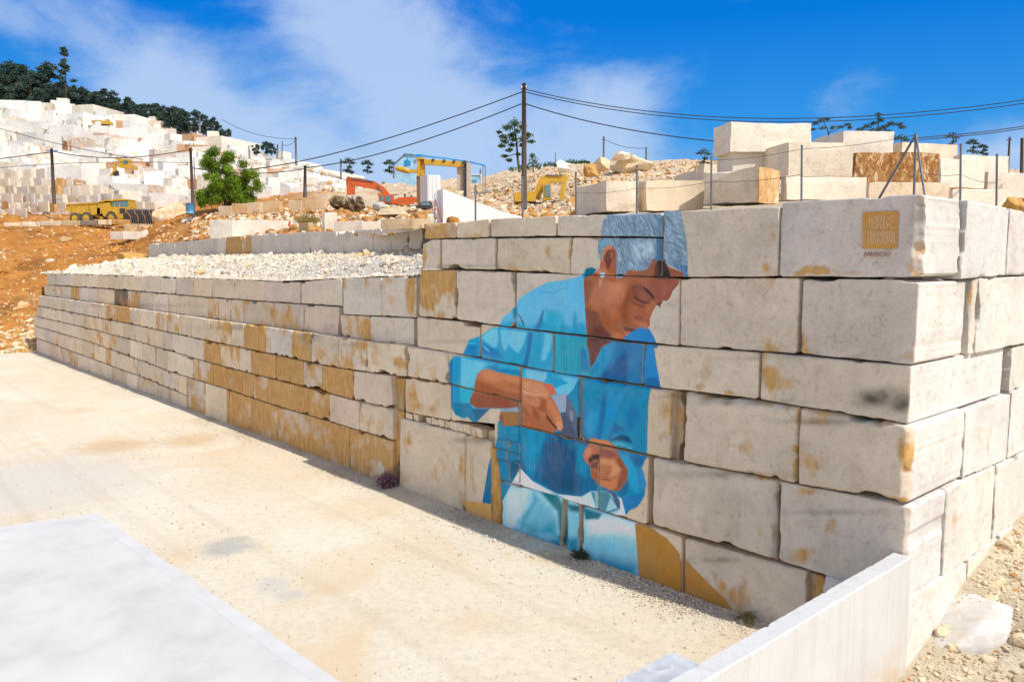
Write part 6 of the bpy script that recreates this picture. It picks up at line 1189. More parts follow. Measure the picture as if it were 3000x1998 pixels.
cb = part(tr, "cab", YEL, [P_(Z([(1806, 1050), (2100, 1042), (2122, 1070), (2130, 1168), (1806, 1172)]), Y + 0.2, 2.0), P_(Z([(1796, 1040), (2000, 1022), (2110, 1034), (2110, 1046), (1800, 1054)]), Y + 0.05, 2.3)])
for q in (rect(1822, 1066, 1868, 1146), rect(1886, 1068, 1946, 1150), [(1972, 1064), (2096, 1062), (2112, 1156), (1972, 1158)]): part(cb, "window", GLS, [P_(Z(q), Y + 0.15, 0.06)])
part(tr, "grille", BLK, [P_(Z(rect(1962, 1182, 2052, 1262)), Y - 0.05, 0.06)]); part(tr, "tank", BLK, [P_(Z(rect(1590, 1172, 1642, 1285)), Y - 0.1, 0.8)]); part(tr, "bumper", BLK, [P_(Z(rect(2020, 1262, 2062, 1352)), Y - 0.05, 2.6)])
for cx, cy, r in ((1225, 1340, 88), (1412, 1336, 94), (1822, 1328, 84)): wheel(tr, Z, cx, cy, r, Y - 0.3, 0.7, YEL)
# ---- rake bucket on the ground
Z = zoomed(300, 480, 0.2123); Y = 103.0
rk = thing("rake_bucket", "dark ribbed rake bucket lying on the ground next to the dump truck", "rake bucket", tuple(at(410, 655, Y)))
part(rk, "back_plate", BLK, [lambda m: m.hexa([at(*q, Y + d) for q, d in zip(Z([(392, 828), (765, 832), (715, 640), (330, 636)]), (0.0, 0.0, 0.9, 0.9))], np.array([0, 0.2, 0.05]))])
for i in range(12):
    f = i / 11; a, b = Z([(345 + 370 * f, 628), (400 + 362 * f, 822)]); part(rk, "tooth", BRN if i % 3 == 0 else BLK, [lambda m: m.tube([at(a[0] - 2, a[1] - 1, Y + 0.6), at(a[0] + 1, a[1] + 12, Y + 0.45), at(b[0] - 3, (a[1] + b[1]) / 2, Y + 0.2), at(b[0], b[1], Y - 0.12)], [0.05, 0.11, 0.11, 0.06], 5)])
# ---- blue barrel
br = thing("barrel", "pale blue plastic barrel standing beneath the tree", "barrel", tuple(at(557, 624, 90)))
c = at(557, 625, 90); hB = 27 * 90 / FOC; part(br, "drum", plain("blue_plastic", (0.10, 0.38, 0.66), 0.4, wear=0.1), [lambda m: m.tube([c, c + UP * 0.3 * hB, c + UP * 0.33 * hB, c + UP * 0.64 * hB, c + UP * 0.67 * hB, c + UP * hB], [0.40, 0.43, 0.46, 0.43, 0.46, 0.41], 18)], True); part(br, "lid", BLU, [lambda m: m.tube([c + UP * hB, c + UP * (hB + 0.05)], [0.44, 0.43], 18)])

# ---- excavators
def excavator(name, label, Z, Y, mat, d, th=2.6):
    allp = [p for v in d.values() for q in v for p in Z(q)]; bx = sum(p[0] for p in allp) / len(allp); by = max(p[1] for p in allp)
    ex = thing(name, label, "excavator", tuple(at(bx, by, Y)))
    spec = {'body': (mat, 0.0, th), 'counterweight': (mat, 0.1, th - 0.2), 'boom': (mat, 1.0, 0.55), 'stick': (mat, 1.05, 0.45), 'ram': (STEEL, 0.9, 0.14), 'bucket': (BRN, 0.75, 1.1), 'cab': (mat, 0.1, 1.1), 'window': (GLS, 0.04, 0.06), 'track': (BLK, 0.2, 0.6), 'exhaust': (BLK, 1.2, 0.15), 'handrail': (BLK, 0.1, 0.05)}
    cabo = None
    for k, polys in d.items():
        mt, off, t = spec[k]
        for q in polys:
            o = part(cabo if k == 'window' and cabo else ex, k, mt, [P_(Z(q), Y + off, t)])
            if k == 'cab': cabo = o
    return ex
excavator("excavator", "orange excavator with its arm folded down behind the boulders", zoomed(750, 400, 0.2232), 87.0, ORG, {
    'body': [[(1770, 880), (1800, 835), (1880, 802), (2085, 792), (2110, 830), (2112, 915), (2050, 915), (1960, 905)]], 'counterweight': [[(2060, 830), (2116, 836), (2116, 918), (2060, 912)]], 'cab': [[(1600, 768), (1790, 760), (1800, 885), (1625, 870)]], 'window': [[(1625, 785), (1680, 780), (1685, 850), (1640, 848)], [(1700, 780), (1770, 778), (1775, 860), (1700, 855)]],
    'boom': [[(1222, 536), (1360, 546), (1560, 592), (1680, 668), (1765, 775), (1690, 780), (1620, 720), (1540, 692), (1270, 642), (1245, 600)]], 'stick': [[(1178, 565), (1195, 535), (1215, 522), (1240, 568), (1290, 650), (1292, 765), (1195, 765), (1185, 640)]], 'ram': [[(1250, 545), (1540, 585), (1540, 598), (1250, 558)], [(1590, 650), (1610, 650), (1660, 745), (1640, 745)]], 'track': [[(1640, 880), (2060, 920), (2060, 990), (1640, 960)]], 'exhaust': [[(1940, 755), (1965, 755), (1960, 800), (1945, 800)], [(2020, 775), (2055, 775), (2045, 800), (2030, 800)]], 'handrail': [[(1800, 765), (1870, 758), (1870, 768), (1800, 775)]]})
excavator("excavator", "yellow excavator with raised bent arm working by the utility pole", zoomed(1100, 400, 0.2551), 68.0, YEL, {
    'body': [[(1592, 648), (1700, 628), (1840, 634), (1846, 745), (1600, 748)]], 'counterweight': [[(1586, 655), (1640, 640), (1640, 748), (1590, 742)]], 'cab': [[(1925, 548), (2015, 540), (2026, 715), (1932, 735)]], 'window': [[(1944, 560), (2004, 556), (2012, 690), (1950, 700)]],
    'boom': [[(1828, 715), (1846, 560), (1895, 462), (1960, 440), (2050, 450), (2150, 474), (2150, 524), (2010, 530), (1950, 556), (1920, 640), (1884, 725)]], 'stick': [[(2148, 440), (2180, 424), (2208, 470), (2190, 570), (2150, 785), (2108, 792), (2128, 600)]], 'ram': [[(1960, 436), (2150, 446), (2150, 458), (1960, 448)]], 'bucket': [[(2095, 780), (2190, 768), (2200, 830), (2150, 866), (2105, 860)]], 'track': [[(1745, 752), (2085, 764), (2100, 800), (2085, 856), (1760, 816), (1735, 785)]]})
sm_d = {'body': [[(1930, 470), (2160, 480), (2155, 532), (1940, 510)]], 'cab': [[(2010, 370), (2110, 372), (2115, 490), (2010, 480)]], 'window': [[(2028, 395), (2096, 396), (2098, 455), (2030, 452)]], 'boom': [[(1895, 352), (1960, 345), (2010, 400), (1990, 500), (1950, 500), (1960, 420), (1930, 385), (1895, 380)]], 'stick': [[(1860, 430), (1900, 440), (1895, 560), (1840, 640), (1800, 648), (1850, 560)]], 'track': [[(1850, 600), (1920, 560), (1925, 640), (1860, 650)]]}
excavator("excavator", "small yellow excavator on the white quarry bench high above the dump truck", zoomed(0, 400, 0.17857), 131.0, YEL, sm_d, 2.2)
excavator("excavator", "yellow excavator far up the hill by the grey rock face under the trees", zoomed(96, 300, 0.105), 176.0, YEL, {'body': [[(1900, 520), (2120, 530), (2115, 620), (1910, 610)]], 'cab': [[(2030, 470), (2095, 472), (2095, 535), (2030, 530)]], 'boom': [[(1620, 520), (1760, 488), (1900, 500), (1920, 540), (1760, 520), (1640, 550)]], 'stick': [[(1610, 520), (1650, 530), (1720, 600), (1690, 610)]], 'track': [[(1890, 610), (2120, 616), (2110, 650), (1900, 645)]]}, 2.0)

# ---- open shed with blue glazing, and the gantry saw
Z = zoomed(1100, 400, 0.2551); Y = 92.0
sd_ = thing("open_shed", "open-sided shed with pale blue glazed end and thin blue roof edge", "shed", tuple(at(1290, 575, Y)))
part(sd_, "end_wall", PBL, [P_(Z([(208, 320), (345, 192), (470, 215), (472, 560), (362, 562), (228, 482)]), Y, 0.08)]); part(sd_, "end_post", STEEL, [P_(Z(rect(200, 315, 216, 480)), Y - 0.1, 0.2), P_(Z([(208, 315), (345, 186), (350, 196), (214, 324)]), Y - 0.1, 0.2)])
part(sd_, "roof", PBL, [P_(Z([(340, 186), (480, 188), (850, 240), (1262, 322), (1258, 336), (850, 254), (480, 206), (342, 200)]), Y - 0.2, 0.3)]); part(sd_, "gutter", BLU, [P_(Z([(470, 210), (850, 252), (1100, 290), (1255, 328), (1250, 340), (1080, 304), (850, 264), (470, 226)]), Y - 0.4, 0.15)])
for x in (1234, 1260): part(sd_, "post", STEEL, [P_(Z(rect(x - 4, 328, x + 4, 640)), Y + (0 if x < 1250 else 4), 0.2)])
part(sd_, "side_panel", PBL, [P_(Z(rect(1102, 440, 1208, 540)), Y + 1, 0.1)]); part(sd_, "side_panel", WHT, [P_(Z([(1100, 432), (1220, 436), (1220, 540), (1208, 540), (1208, 446), (1100, 442)]), Y + 0.9, 0.1)])
Y = 82.0
gs = thing("gantry_saw", "orange steel gantry stone saw with a big yellow pulley", "stone saw", tuple(at(1290, 590, Y)))
part(gs, "column", YEL, [P_(Z(rect(476, 250, 512, 460)), Y, 0.8), P_(Z(rect(520, 250, 562, 450)), Y + 0.4, 0.8)]); part(gs, "column", BEI, [P_(Z(rect(935, 345, 1012, 620)), Y + 0.4, 0.5), P_(Z(rect(1046, 300, 1088, 700)), Y, 0.8)]); part(gs, "column", BRN, [P_(Z(rect(472, 455, 506, 805)), Y + 0.1, 0.7)]); part(gs, "guide_post", BLK, [P_(Z(rect(1010, 300, 1044, 690)), Y + 0.1, 0.6)])
part(gs, "beam", YEL, [P_(Z([(560, 262), (1000, 290), (1000, 352), (560, 318)]), Y + 0.1, 0.7), P_(Z([(470, 240), (560, 244), (560, 262), (470, 258)]), Y - 0.1, 1.0)])
for x in (660, 786, 900): part(gs, "motor", BLK, [P_(Z(rect(x - 12, 250 + (x - 560) * 0.07, x + 14, 276 + (x - 560) * 0.07)), Y, 0.5)])
c1 = at(*Z([(1020, 300)])[0], Y - 0.1); part(gs, "drive_wheel", BLK, [lambda m: m.tube([c1, c1 + np.array([0, .4, 0])], 0.22, 16)])
c2 = at(*Z([(315, 392)])[0], Y - 0.2); part(gs, "pulley", YEL, [lambda m: m.tube([c2 - np.array([0.75, 0, -0.12]), c2 - np.array([0.55, 0, -0.2]), c2 + np.array([0.3, 0, 0]), c2 + np.array([0.65, 0, -0.12])], [0.12, 0.25, 0.3, 0.2], 10), P_(Z(rect(380, 380, 480, 418)), Y - 0.2, 0.4)])
part(gs, "winch", BLU, [P_(Z([(325, 285), (360, 262), (398, 285), (398, 330), (325, 345)]), Y - 0.2, 0.5), P_(Z(rect(364, 200, 372, 275)), Y - 0.1, 0.08)]); part(gs, "motor_housing", BLU, [P_(Z(rect(462, 205, 520, 246)), Y + 0.1, 0.9)])
# ---- cabinet, parked car, wedge-shaped wall
c = at(1253, 592, 78); ct = thing("cabinet", "white louvred steel cabinet standing under the gantry saw", "cabinet", tuple(c))
hC = 77 * 78 / FOC; part(ct, "case", WHT, [lambda m: m.hexa([c, c + np.array([1.22, 0.35, 0]), c + np.array([1.22, 0.35, hC]), c + UP * hC], np.array([-0.85, 1.2, 0]))])
for i in range(3): a = c + np.array([0.10 + 0.36 * i, 0.02 + 0.1 * i, 0.12]); part(ct, "door", WHT, [lambda m: m.hexa([a, a + np.array([0.31, 0.089, 0]), a + np.array([0.31, 0.089, hC - 0.24]), a + UP * (hC - 0.24)], np.array([0.008, -0.03, 0]))])
Zc = zoomed(1100, 400, 0.2551); cr = thing("parked_car", "dark car showing only its roof and windscreen below the white cabinet", "car", tuple(at(1243, 612, 70)))
part(cr, "body", BLK, [P_(Zc([(478, 800), (500, 770), (560, 746), (630, 745), (640, 830), (480, 830)]), 70, 1.7)]); part(cr, "windscreen", GLS, [P_(Zc([(510, 792), (545, 758), (618, 752), (628, 795)]), 69.95, 0.06)])
wd = thing("ramp_wall", "white wedge-shaped ramp wall with a red and a blue painted line", "wall", tuple(at(1298, 649, 29)))
f = [at(1298, 654, 28.6), at(1298, 554, 28.6)]; w2 = MB(); tri = [at(1298, 656, 28.6), at(1540, 646, 30.5), at(1529, 635, 30.5), at(1483, 624, 30.1), at(1393, 589, 29.3), at(1298, 554, 28.6)]
w2.prism(tri, np.array([-0.28, 0.62, 0.0])); w2.build("ramp_panel", stone_mat("white_slab", base=(0.82, 0.81, 0.79), saw=0.1), wd)
part(wd, "painted_line", BLU, [lambda m: m.hexa([at(1273, 652, 28.85), at(1276, 652, 28.85), at(1275, 566, 28.85), at(1272.5, 566, 28.85)], np.array([0, 0.05, 0]))]); part(wd, "painted_line", plain("dull_red_paint", (0.35, 0.06, 0.04), 0.7), [lambda m: m.hexa([at(1291, 652, 28.62), at(1295.5, 652, 28.62), at(1276, 584, 28.83), at(1273.5, 584, 28.83)], np.array([0, 0.05, 0]))])

# ---- poles and cables
def pole(px0, py0, px1, py1, Y, w, label, mat=TIM, arm=None, name="utility_pole", extra=None):
    a, b = at(px1, py1, Y) - UP * 0.4, at(px0, py0, Y); s = Y / FOC; t = thing(name, label, name.replace('_', ' '), tuple(a))
    part(t, "shaft", mat, [lambda m: m.tube([a, (a + b) / 2, b], [w * s * 0.62, w * s * 0.52, w * s * 0.42], 8)], True)
    if arm: part(t, "cross_arm", arm[1], [lambda m: m.box(b - UP * arm[2] * s, (arm[0] * s, 0.12, 0.14))])
    for q in (extra or []): part(t, q[0], q[1], [lambda m: m.box(b + np.array([q[2] * s, -0.02, -q[3] * s]), (q[4] * s, 0.14, q[5] * s))])
    return t
pole(1535, 245, 1536, 640, 57, 14, "tall dark utility pole rising behind the mural wall, carrying all the cables", TIM, (16, STEEL, 14), extra=[("insulator", WHT, -6, 10, 3, 6), ("insulator", WHT, 6, 10, 3, 6), ("conduit", STEEL, 5, 160, 2, 300), ("clamp", STEEL, 0, 58, 16, 4)])
pole(558, 434, 567, 640, 91, 9, "brown timber pole standing against the bright green tree", TIM, (12, STEEL, 6)); pole(568, 460, 573, 600, 93, 3, "thin stay pole right behind the timber pole by the tree", BRN)
pole(151, 436, 158, 590, 116, 9, "timber pole with a blue cross-arm before the white quarry faces", TIM, (34, BLU, 6)); pole(894, 486, 893, 570, 104, 9, "short striped dark pole between the tree and the orange excavator", BLK, (10, STEEL, 3))
pole(866, 402, 868, 480, 170, 6, "dark grey pole on the skyline above the lowest white bench", STEEL, (8, STEEL, 4)); pole(998, 466, 999, 520, 150, 5, "small pole on the skyline behind the orange excavator", STEEL)
pole(813, 424, 812, 460, 175, 5, "stubby dark pole at the end of the white ridge", STEEL); pole(827, 414, 826, 460, 176, 3, "thin mast beside the stubby dark pole on the ridge", STEEL); pole(729, 428, 731, 470, 185, 4, "grey pole poking above the white bench edge", STEEL); pole(585, 338, 585, 385, 205, 5, "small pole rising from the treetops at the end of the wood", STEEL)
pole(1769, 400, 1768, 490, 150, 5, "pole with two arms on the skyline above the stony mound", STEEL, (11, STEEL, 10)); pole(1893, 432, 1893, 490, 150, 5, "plain short pole on the skyline next to the log-shaped boulder", STEEL); pole(1627, 448, 1627, 500, 150, 2.5, "hair-thin mast on the skyline beside the pine", STEEL)
pole(2958, 402, 2953, 500, 90, 6, "dark pole with wires at the frame's edge behind the white stack", TIM, (14, STEEL, 8)); pole(2994, 405, 2994, 520, 70, 9, "thick dark pole cut by the frame's edge", TIM); pole(1407, 496, 1407, 540, 150, 4, "tiny pole seen through the blue shed", STEEL)
wires_n = [0]
def cable(p, q, mid, label, px_w=2.6):
    a, b = at(*p), at(*q); Ym = mid[2] if len(mid) > 2 else None
    t = (mid[0] - p[0]) / (q[0] - p[0]); best = None
    for k in range(1, 60):                                 # where along the span the photo column of the low point lies
        f = k / 60; x = project(np.array([a + (b - a) * f]))[0]
        if best is None or abs(x[0] - mid[0]) < best[0]: best = (abs(x[0] - mid[0]), f, x[1])
    f = best[1]; Yf = (a + (b - a) * f)[1]; sag = (mid[1] - best[2]) * Yf / FOC / (4 * f * (1 - f))
    pts = [a + (b - a) * s - UP * sag * 4 * s * (1 - s) for s in np.linspace(0, 1, 26)]
    m = MB(); m.tube(pts, [px_w / 2 * p_[1] / FOC for p_ in pts], 5); return tag(m.build("cable", WIRE), label, "cable", "overhead cables", 'thing')
cable((1535, 268, 57), (700, 500, 112), (1158, 400), "upper cable running from the tall pole down towards the tree", 3.2)
cable((1535, 302, 57), (894, 492, 104), (1250, 407), "lower cable from the tall pole to the short striped pole", 3.2)
cable((894, 494, 104), (560, 492, 91), (755, 508), "cable passing behind the green tree to the timber pole"); cable((559, 438, 91), (152, 443, 116), (380, 461), "cable between the timber pole by the tree and the pole with the blue arm"); cable((152, 446, 116), (-260, 500, 120), (0, 466), "cable leaving the blue-armed pole over the pile of blocks")
cable((-200, 300, 150), (420, 468, 100), (110, 407), "long cable slanting down across the white quarry faces", 1.8); cable((560, 478, 91), (-120, 505, 110), (250, 478), "thin second cable low over the pile of blocks", 1.6)
cable((1537, 262, 57), (3200, 262, 40), (2166, 342), "upper of the twin cables crossing the sky over the white stack", 2.6); cable((1537, 270, 57), (3200, 272, 40.5), (2166, 352), "lower of the twin cables crossing the sky over the white stack", 2.6)
cable((1537, 304, 57), (2400, 430, 40), (2000, 402), "cable from the tall pole vanishing behind the crowning block", 3.2); cable((2683, 404, 16.5), (3120, 345, 30), (2850, 390), "cable from the tripod post towards the frame's edge", 3.0); cable((2684, 410, 16.5), (3120, 352, 30), (2850, 396), "second cable just below the one from the tripod post", 3.0)
cable((1769, 408, 150), (1893, 434, 150), (1840, 432), "faint cable between the two skyline poles", 1.6); cable((894, 496, 104), (1090, 540, 98), (1000, 524), "cable sagging from the short striped pole to the excavator", 1.8)
cable((866, 408, 170), (650, 350, 240), (760, 396), "faint cable from the ridge pole into the clouds", 1.4); cable((866, 410, 170), (828, 424, 176), (845, 426), "slack wire between the ridge pole and the thin mast", 1.3)

# ---- fence on top of the wall
def post(px, y0, y1, Y, label, w=6.0, px1=None):
    a, b = at(px if px1 is None else px1, y1, Y), at(px, y0, Y); s = Y / FOC; t = thing("fence_post", label, "fence post", tuple(a), "steel fence posts on the mural wall")
    part(t, "shaft", STEEL, [lambda m: m.tube([a - UP * 0.25, b], w * s * 0.5, 7)]); part(t, "cap", STEEL, [lambda m: m.tube([b, b + UP * 0.02], w * s * 0.62, 7)]); return t
FP = [(1393, 545, 646, 22.9, "fence post in front of the white ramp wall's slope"), (1531, 520, 640, 21.8, "fence post just before the tall utility pole"), (1687, 507, 630, 20.3, "fence post at the edge of the dark sawn block end"), (1866, 487, 622, 19.0, "fence post between the dark-ended block and the cream block"), (2084, 462, 606, 17.4, "fence post before the wide shaded block"), (2349, 429, 580, 15.6, "fence post before the low white block, above the mural wall's widest joint"), (2815, 425, 582, 14.6, "fence post standing over the side wall near the corner"), (2921, 455, 594, 15.6, "fence post over the side wall, nearest the frame's edge")]
for q in FP: post(*q)
tp = thing("tripod_post", "dark steel post braced by two slanting stays, before the rust brown slab", "post", tuple(at(2683, 566, 14.6)))
for n_, (x0, y0, Y0, x1, y1, Y1), w in (("shaft", (2683, 390, 14.6, 2678, 572, 14.6), 7), ("stay", (2681, 398, 14.6, 2570, 577, 15.2), 7), ("stay", (2684, 396, 14.6, 2712, 570, 13.9), 6)):
    a, b = at(x1, y1, Y1) - UP * 0.1, at(x0, y0, Y0); part(tp, n_, STEEL, [lambda m: m.tube([a, b], w * 14.6 / FOC * 0.5, 7)])
m = MB()
for (x0, y0, Y0), (x1, y1, Y1) in (((1687, 566, 20.3), (1866, 552, 19.0)), ((1866, 552, 19.0), (2084, 533, 17.4)), ((2084, 533, 17.4), (2349, 512, 15.6)), ((2084, 470, 17.4), (2349, 437, 15.6)), ((2349, 437, 15.6), (2683, 396, 14.6)), ((2683, 500, 14.6), (2815, 512, 14.6)), ((2815, 512, 14.6), (2921, 536, 15.6))):
    a, b = at(x0, y0, Y0), at(x1, y1, Y1); m.tube([a + (b - a) * s - UP * 0.05 * 4 * s * (1 - s) for s in (0, .25, .5, .75, 1)], 0.0045, 4)
tag(m.build("fence_wire", WIRE), "thin wire strung from post to post along the top of the mural wall", "wire", None, 'thing')

# ---- trees
def leaf_mat(name, c, c2):
    m, nt, b = new_mat(name); a = _attr(nt, 'tint'); col = _mix(nt, 1.0, _ramp(nt, _noise(nt, 1.5, 4, 0.6, _pos(nt)), [(0.3, c), (0.7, c2)]), a.outputs['Color'], 'MULTIPLY')
    nt.links.new(col, b.inputs['Base Color']); b.inputs['Roughness'].default_value = 0.6; b.inputs['Specular IOR Level'].default_value = 0.3
    t = _n(nt, 'ShaderNodeBsdfTranslucent'); nt.links.new(col, t.inputs[0]); mx = _n(nt, 'ShaderNodeMixShader'); mx.inputs[0].default_value = 0.3
    out = nt.nodes['Material Output']; nt.links.new(b.outputs[0], mx.inputs[1]); nt.links.new(t.outputs[0], mx.inputs[2]); nt.links.new(mx.outputs[0], out.inputs[0]); return m
M_LIGHTLEAF = leaf_mat("light_leaves", (0.12, 0.22, 0.012), (0.27, 0.40, 0.03)); M_DARKLEAF = leaf_mat("dark_leaves", (0.04, 0.078, 0.055), (0.09, 0.14, 0.10)); M_PINE = leaf_mat("pine_needles", (0.045, 0.09, 0.015), (0.11, 0.16, 0.03)); M_BARK = plain("bark", (0.10, 0.065, 0.045), 0.95, wear=0.3, scale=6, bump=0.4)
def leaves(mb, clumps, n_per, size, seed, droop=0.0, aspect=0.5):
    r = np.random.RandomState(seed)
    for (c, rad) in clumps:
        c = np.asarray(c, float); rad = np.asarray(rad, float) if np.ndim(rad) else np.array([rad] * 3); n = int(n_per * max(0.4, rad.mean()))
        d = r.normal(size=(n, 3)); d /= np.linalg.norm(d, axis=1)[:, None]; p = c + d * rad * (r.rand(n, 1) ** 0.45) * (1 + 0.25 * r.normal(size=(n, 1)))
        tone = r.uniform(0.7, 1.3)
        a = r.normal(size=(n, 3)); a[:, 2] -= droop; a /= np.linalg.norm(a, axis=1)[:, None]; b = np.cross(a, r.normal(size=(n, 3))); b /= np.linalg.norm(b, axis=1)[:, None]; s = size * r.uniform(0.5, 1.4, (n, 1))
        V = np.stack([p - a * s, p + b * s * aspect, p + a * s, p - b * s * aspect], 1).reshape(-1, 3)
        col = np.repeat(tone * r.uniform(0.7, 1.25, (n, 1)), 4, 0) * np.ones(3)
        mb.add(V, [(4 * i, 4 * i + 1, 4 * i + 2, 4 * i + 3) for i in range(n)], col)
def tree(name, label, cat, base, limbs, clumps, mat, n_per, size, seed, group=None, droop=0.0, trunk_r=0.15, rot=False):
    t = thing(name, label, cat, tuple(base), group)
    m = MB()
    for pts, r0, r1 in limbs: m.tube(pts, list(np.linspace(r0, r1, len(pts))), 7)
    m.build("trunk", M_BARK, t, True); m = MB(); leaves(m, clumps, n_per, size, seed, droop); m.build("crown", mat, t); return t
def px_tree(name, label, base, limbs, clumps, Y, mat, n_per, size_px, seed, group=None, droop=0.0, depth=1.0, cat="tree"):
    s = Y / FOC; r = random.Random(seed); L = [([at(x, y, Y + (i * 0.1)) for i, (x, y) in enumerate(pts)], a * s, b * s) for pts, a, b in limbs]
    C = [(at(x, y, Y + r.uniform(-1, 1) * rr * s * depth), (rr * s, rr * s, rr * s * q)) for x, y, rr, q in clumps]
    return tree(name, label, cat, at(base[0], base[1], Y), L, C, mat, n_per, size_px * s, seed, group, droop)
r = random.Random(3); cl = []
for (cx, cy, R1, R2, n) in ((638, 520, 50, 82, 34), (712, 545, 44, 70, 32), (668, 565, 60, 46, 24), (598, 572, 24, 28, 7)):
    for _ in range(n): a, k = r.uniform(0, 6.28), r.random() ** 0.5; cl.append((cx + math.cos(a) * k * R1, cy + math.sin(a) * k * R2, r.uniform(9, 19), r.uniform(0.7, 1.1)))
px_tree("broadleaf_tree", "bright green bushy tree with two crowns in the middle of the quarry floor", (660, 622), [([(668, 630), (664, 600), (648, 560), (636, 500), (628, 455)], 7, 1.5), ([(664, 600), (690, 570), (712, 520)], 5, 1.2), ([(660, 590), (622, 568), (600, 560)], 3, 1)], cl, 95, M_LIGHTLEAF, 1250, 2.3, 5, droop=0.9)
px_tree("pine_tree", "pine with sparse flat tufts right next to the tall utility pole", (1520, 500), [([(1522, 505), (1516, 460), (1513, 410), (1505, 360)], 4.5, 1.2), ([(1516, 450), (1490, 458), (1476, 462)], 1.6, .7), ([(1514, 420), (1540, 405), (1553, 400)], 1.6, .7), ([(1512, 400), (1475, 405)], 1.5, .7)],
        [(1508, 362, 20, .7), (1488, 374, 18, .6), (1505, 408, 15, .5), (1480, 415, 14, .5), (1535, 408, 15, .5), (1500, 425, 12, .5), (1530, 372, 13, .5), (1475, 402, 15, .5), (1500, 395, 14, .5), (1545, 396, 16, .5), (1556, 415, 12, .5), (1470, 428, 11, .5), (1492, 440, 12, .5), (1478, 458, 11, .45), (1492, 470, 9, .5), (1530, 425, 10, .5), (1515, 385, 12, .6), (1462, 388, 9, .5), (1520, 452, 8, .5)], 95, M_PINE, 620, 2.3, 8)
px_tree("bush", "round green bush beside the foot of the tall utility pole", (1562, 505), [([(1562, 505), (1562, 480)], 2, 1)], [(1562, 475, 16, 1), (1575, 488, 14, .8), (1550, 490, 16, .7), (1560, 458, 9, 1), (1530, 492, 16, .5), (1500, 496, 14, .5)], 93, M_PINE, 240, 2.6, 9, cat="bush")
for i, (x, y, w, lab) in enumerate([(1612, 482, 24, "low dark bush on the mound's crest under the hair-thin mast"), (1675, 474, 22, "rounded bush on the mound's crest above the pointed heap stone"), (1712, 474, 17, "small bush right of the rounded one on the mound's crest")]):
    lab = lab.replace("right of", "following"); px_tree("bush", lab, (x, y + 6), [([(x, y + 8), (x, y)], 1.5, .8)], [(x, y, w * .6, .5), (x - w * .6, y + 2, w * .45, .5), (x + w * .6, y + 2, w * .45, .5)], 97, M_PINE, 260, 2.4, 20 + i, "bushes on the mound's crest", cat="bush")
for i, (x, y0, Y, sc, lab) in enumerate([(1021, 500, 125, 1.0, "small umbrella-shaped tree above the orange excavator's boom"), (1076, 500, 128, 0.85, "second umbrella-shaped tree between the excavator boom and the shed"), (1140, 500, 130, 0.9, "narrow feathery tree touching the blue shed's end wall"), (2062, 476, 60, 1.1, "dark pine peeping out beside the crowning white block"), (2790, 425, 75, 1.0, "dark round-topped tree behind the fence post near the corner"), (2850, 442, 75, 0.95, "leaning tree with flat tufts behind the white stack"), (2880, 448, 78, 0.7, "small low tree next to the leaning one behind the stack")]):
    px_tree("umbrella_tree", lab, (x, y0), [([(x, y0 + 8), (x + 2, y0 - 15), (x, y0 - 28 * sc)], 2, .8)], [(x, y0 - 30 * sc, 14 * sc, .5), (x - 12 * sc, y0 - 24 * sc, 10 * sc, .45), (x + 12 * sc, y0 - 22 * sc, 10 * sc, .45), (x + 4, y0 - 10 * sc, 9 * sc, .5), (x - 6, y0, 11 * sc, .5), (x + 8, y0 + 4, 11 * sc, .5)], Y, M_DARKLEAF, 330, 2.2, 40 + i)
px_tree("eucalyptus", "tall dark tree with separate tufts rising over the white stack beside the tripod post", (2575, 410), [([(2575, 420), (2572, 380), (2574, 335)], 3, 1), ([(2574, 385), (2545, 372), (2520, 378)], 1.6, .8), ([(2574, 380), (2610, 368), (2636, 362)], 1.6, .8)], [(2573, 338, 10, .8), (2580, 352, 11, .6), (2560, 362, 12, .5), (2540, 370, 14, .45), (2520, 380, 13, .45), (2590, 372, 14, .5), (2612, 362, 13, .5), (2636, 365, 13, .45), (2644, 374, 9, .5), (2575, 380, 15, .5), (2550, 384, 14, .4), (2600, 386, 14, .4)], 60, M_DARKLEAF, 330, 2.6, 61)
px_tree("eucalyptus", "thin dark tree with sparse tufts directly behind the crowning white block's end", (2440, 400), [([(2430, 410), (2425, 380), (2410, 352)], 2.5, .8), ([(2428, 390), (2460, 376), (2484, 366)], 1.5, .7)], [(2405, 352, 11, .45), (2390, 362, 11, .45), (2424, 350, 9, .4), (2410, 376, 13, .4), (2440, 374, 11, .4), (2462, 372, 10, .5), (2484, 366, 9, .5), (2490, 374, 8, .5), (2380, 380, 10, .4)], 60, M_DARKLEAF, 300, 2.4, 62)
px_tree("bush", "green bush between the white stack and the tripod post's top", (2640, 420), [([(2640, 424), (2640, 405)], 2, 1)], [(2640, 402, 15, .6), (2655, 410, 14, .5), (2628, 405, 12, .6)], 58, M_PINE, 240, 2.6, 63, cat="bush")
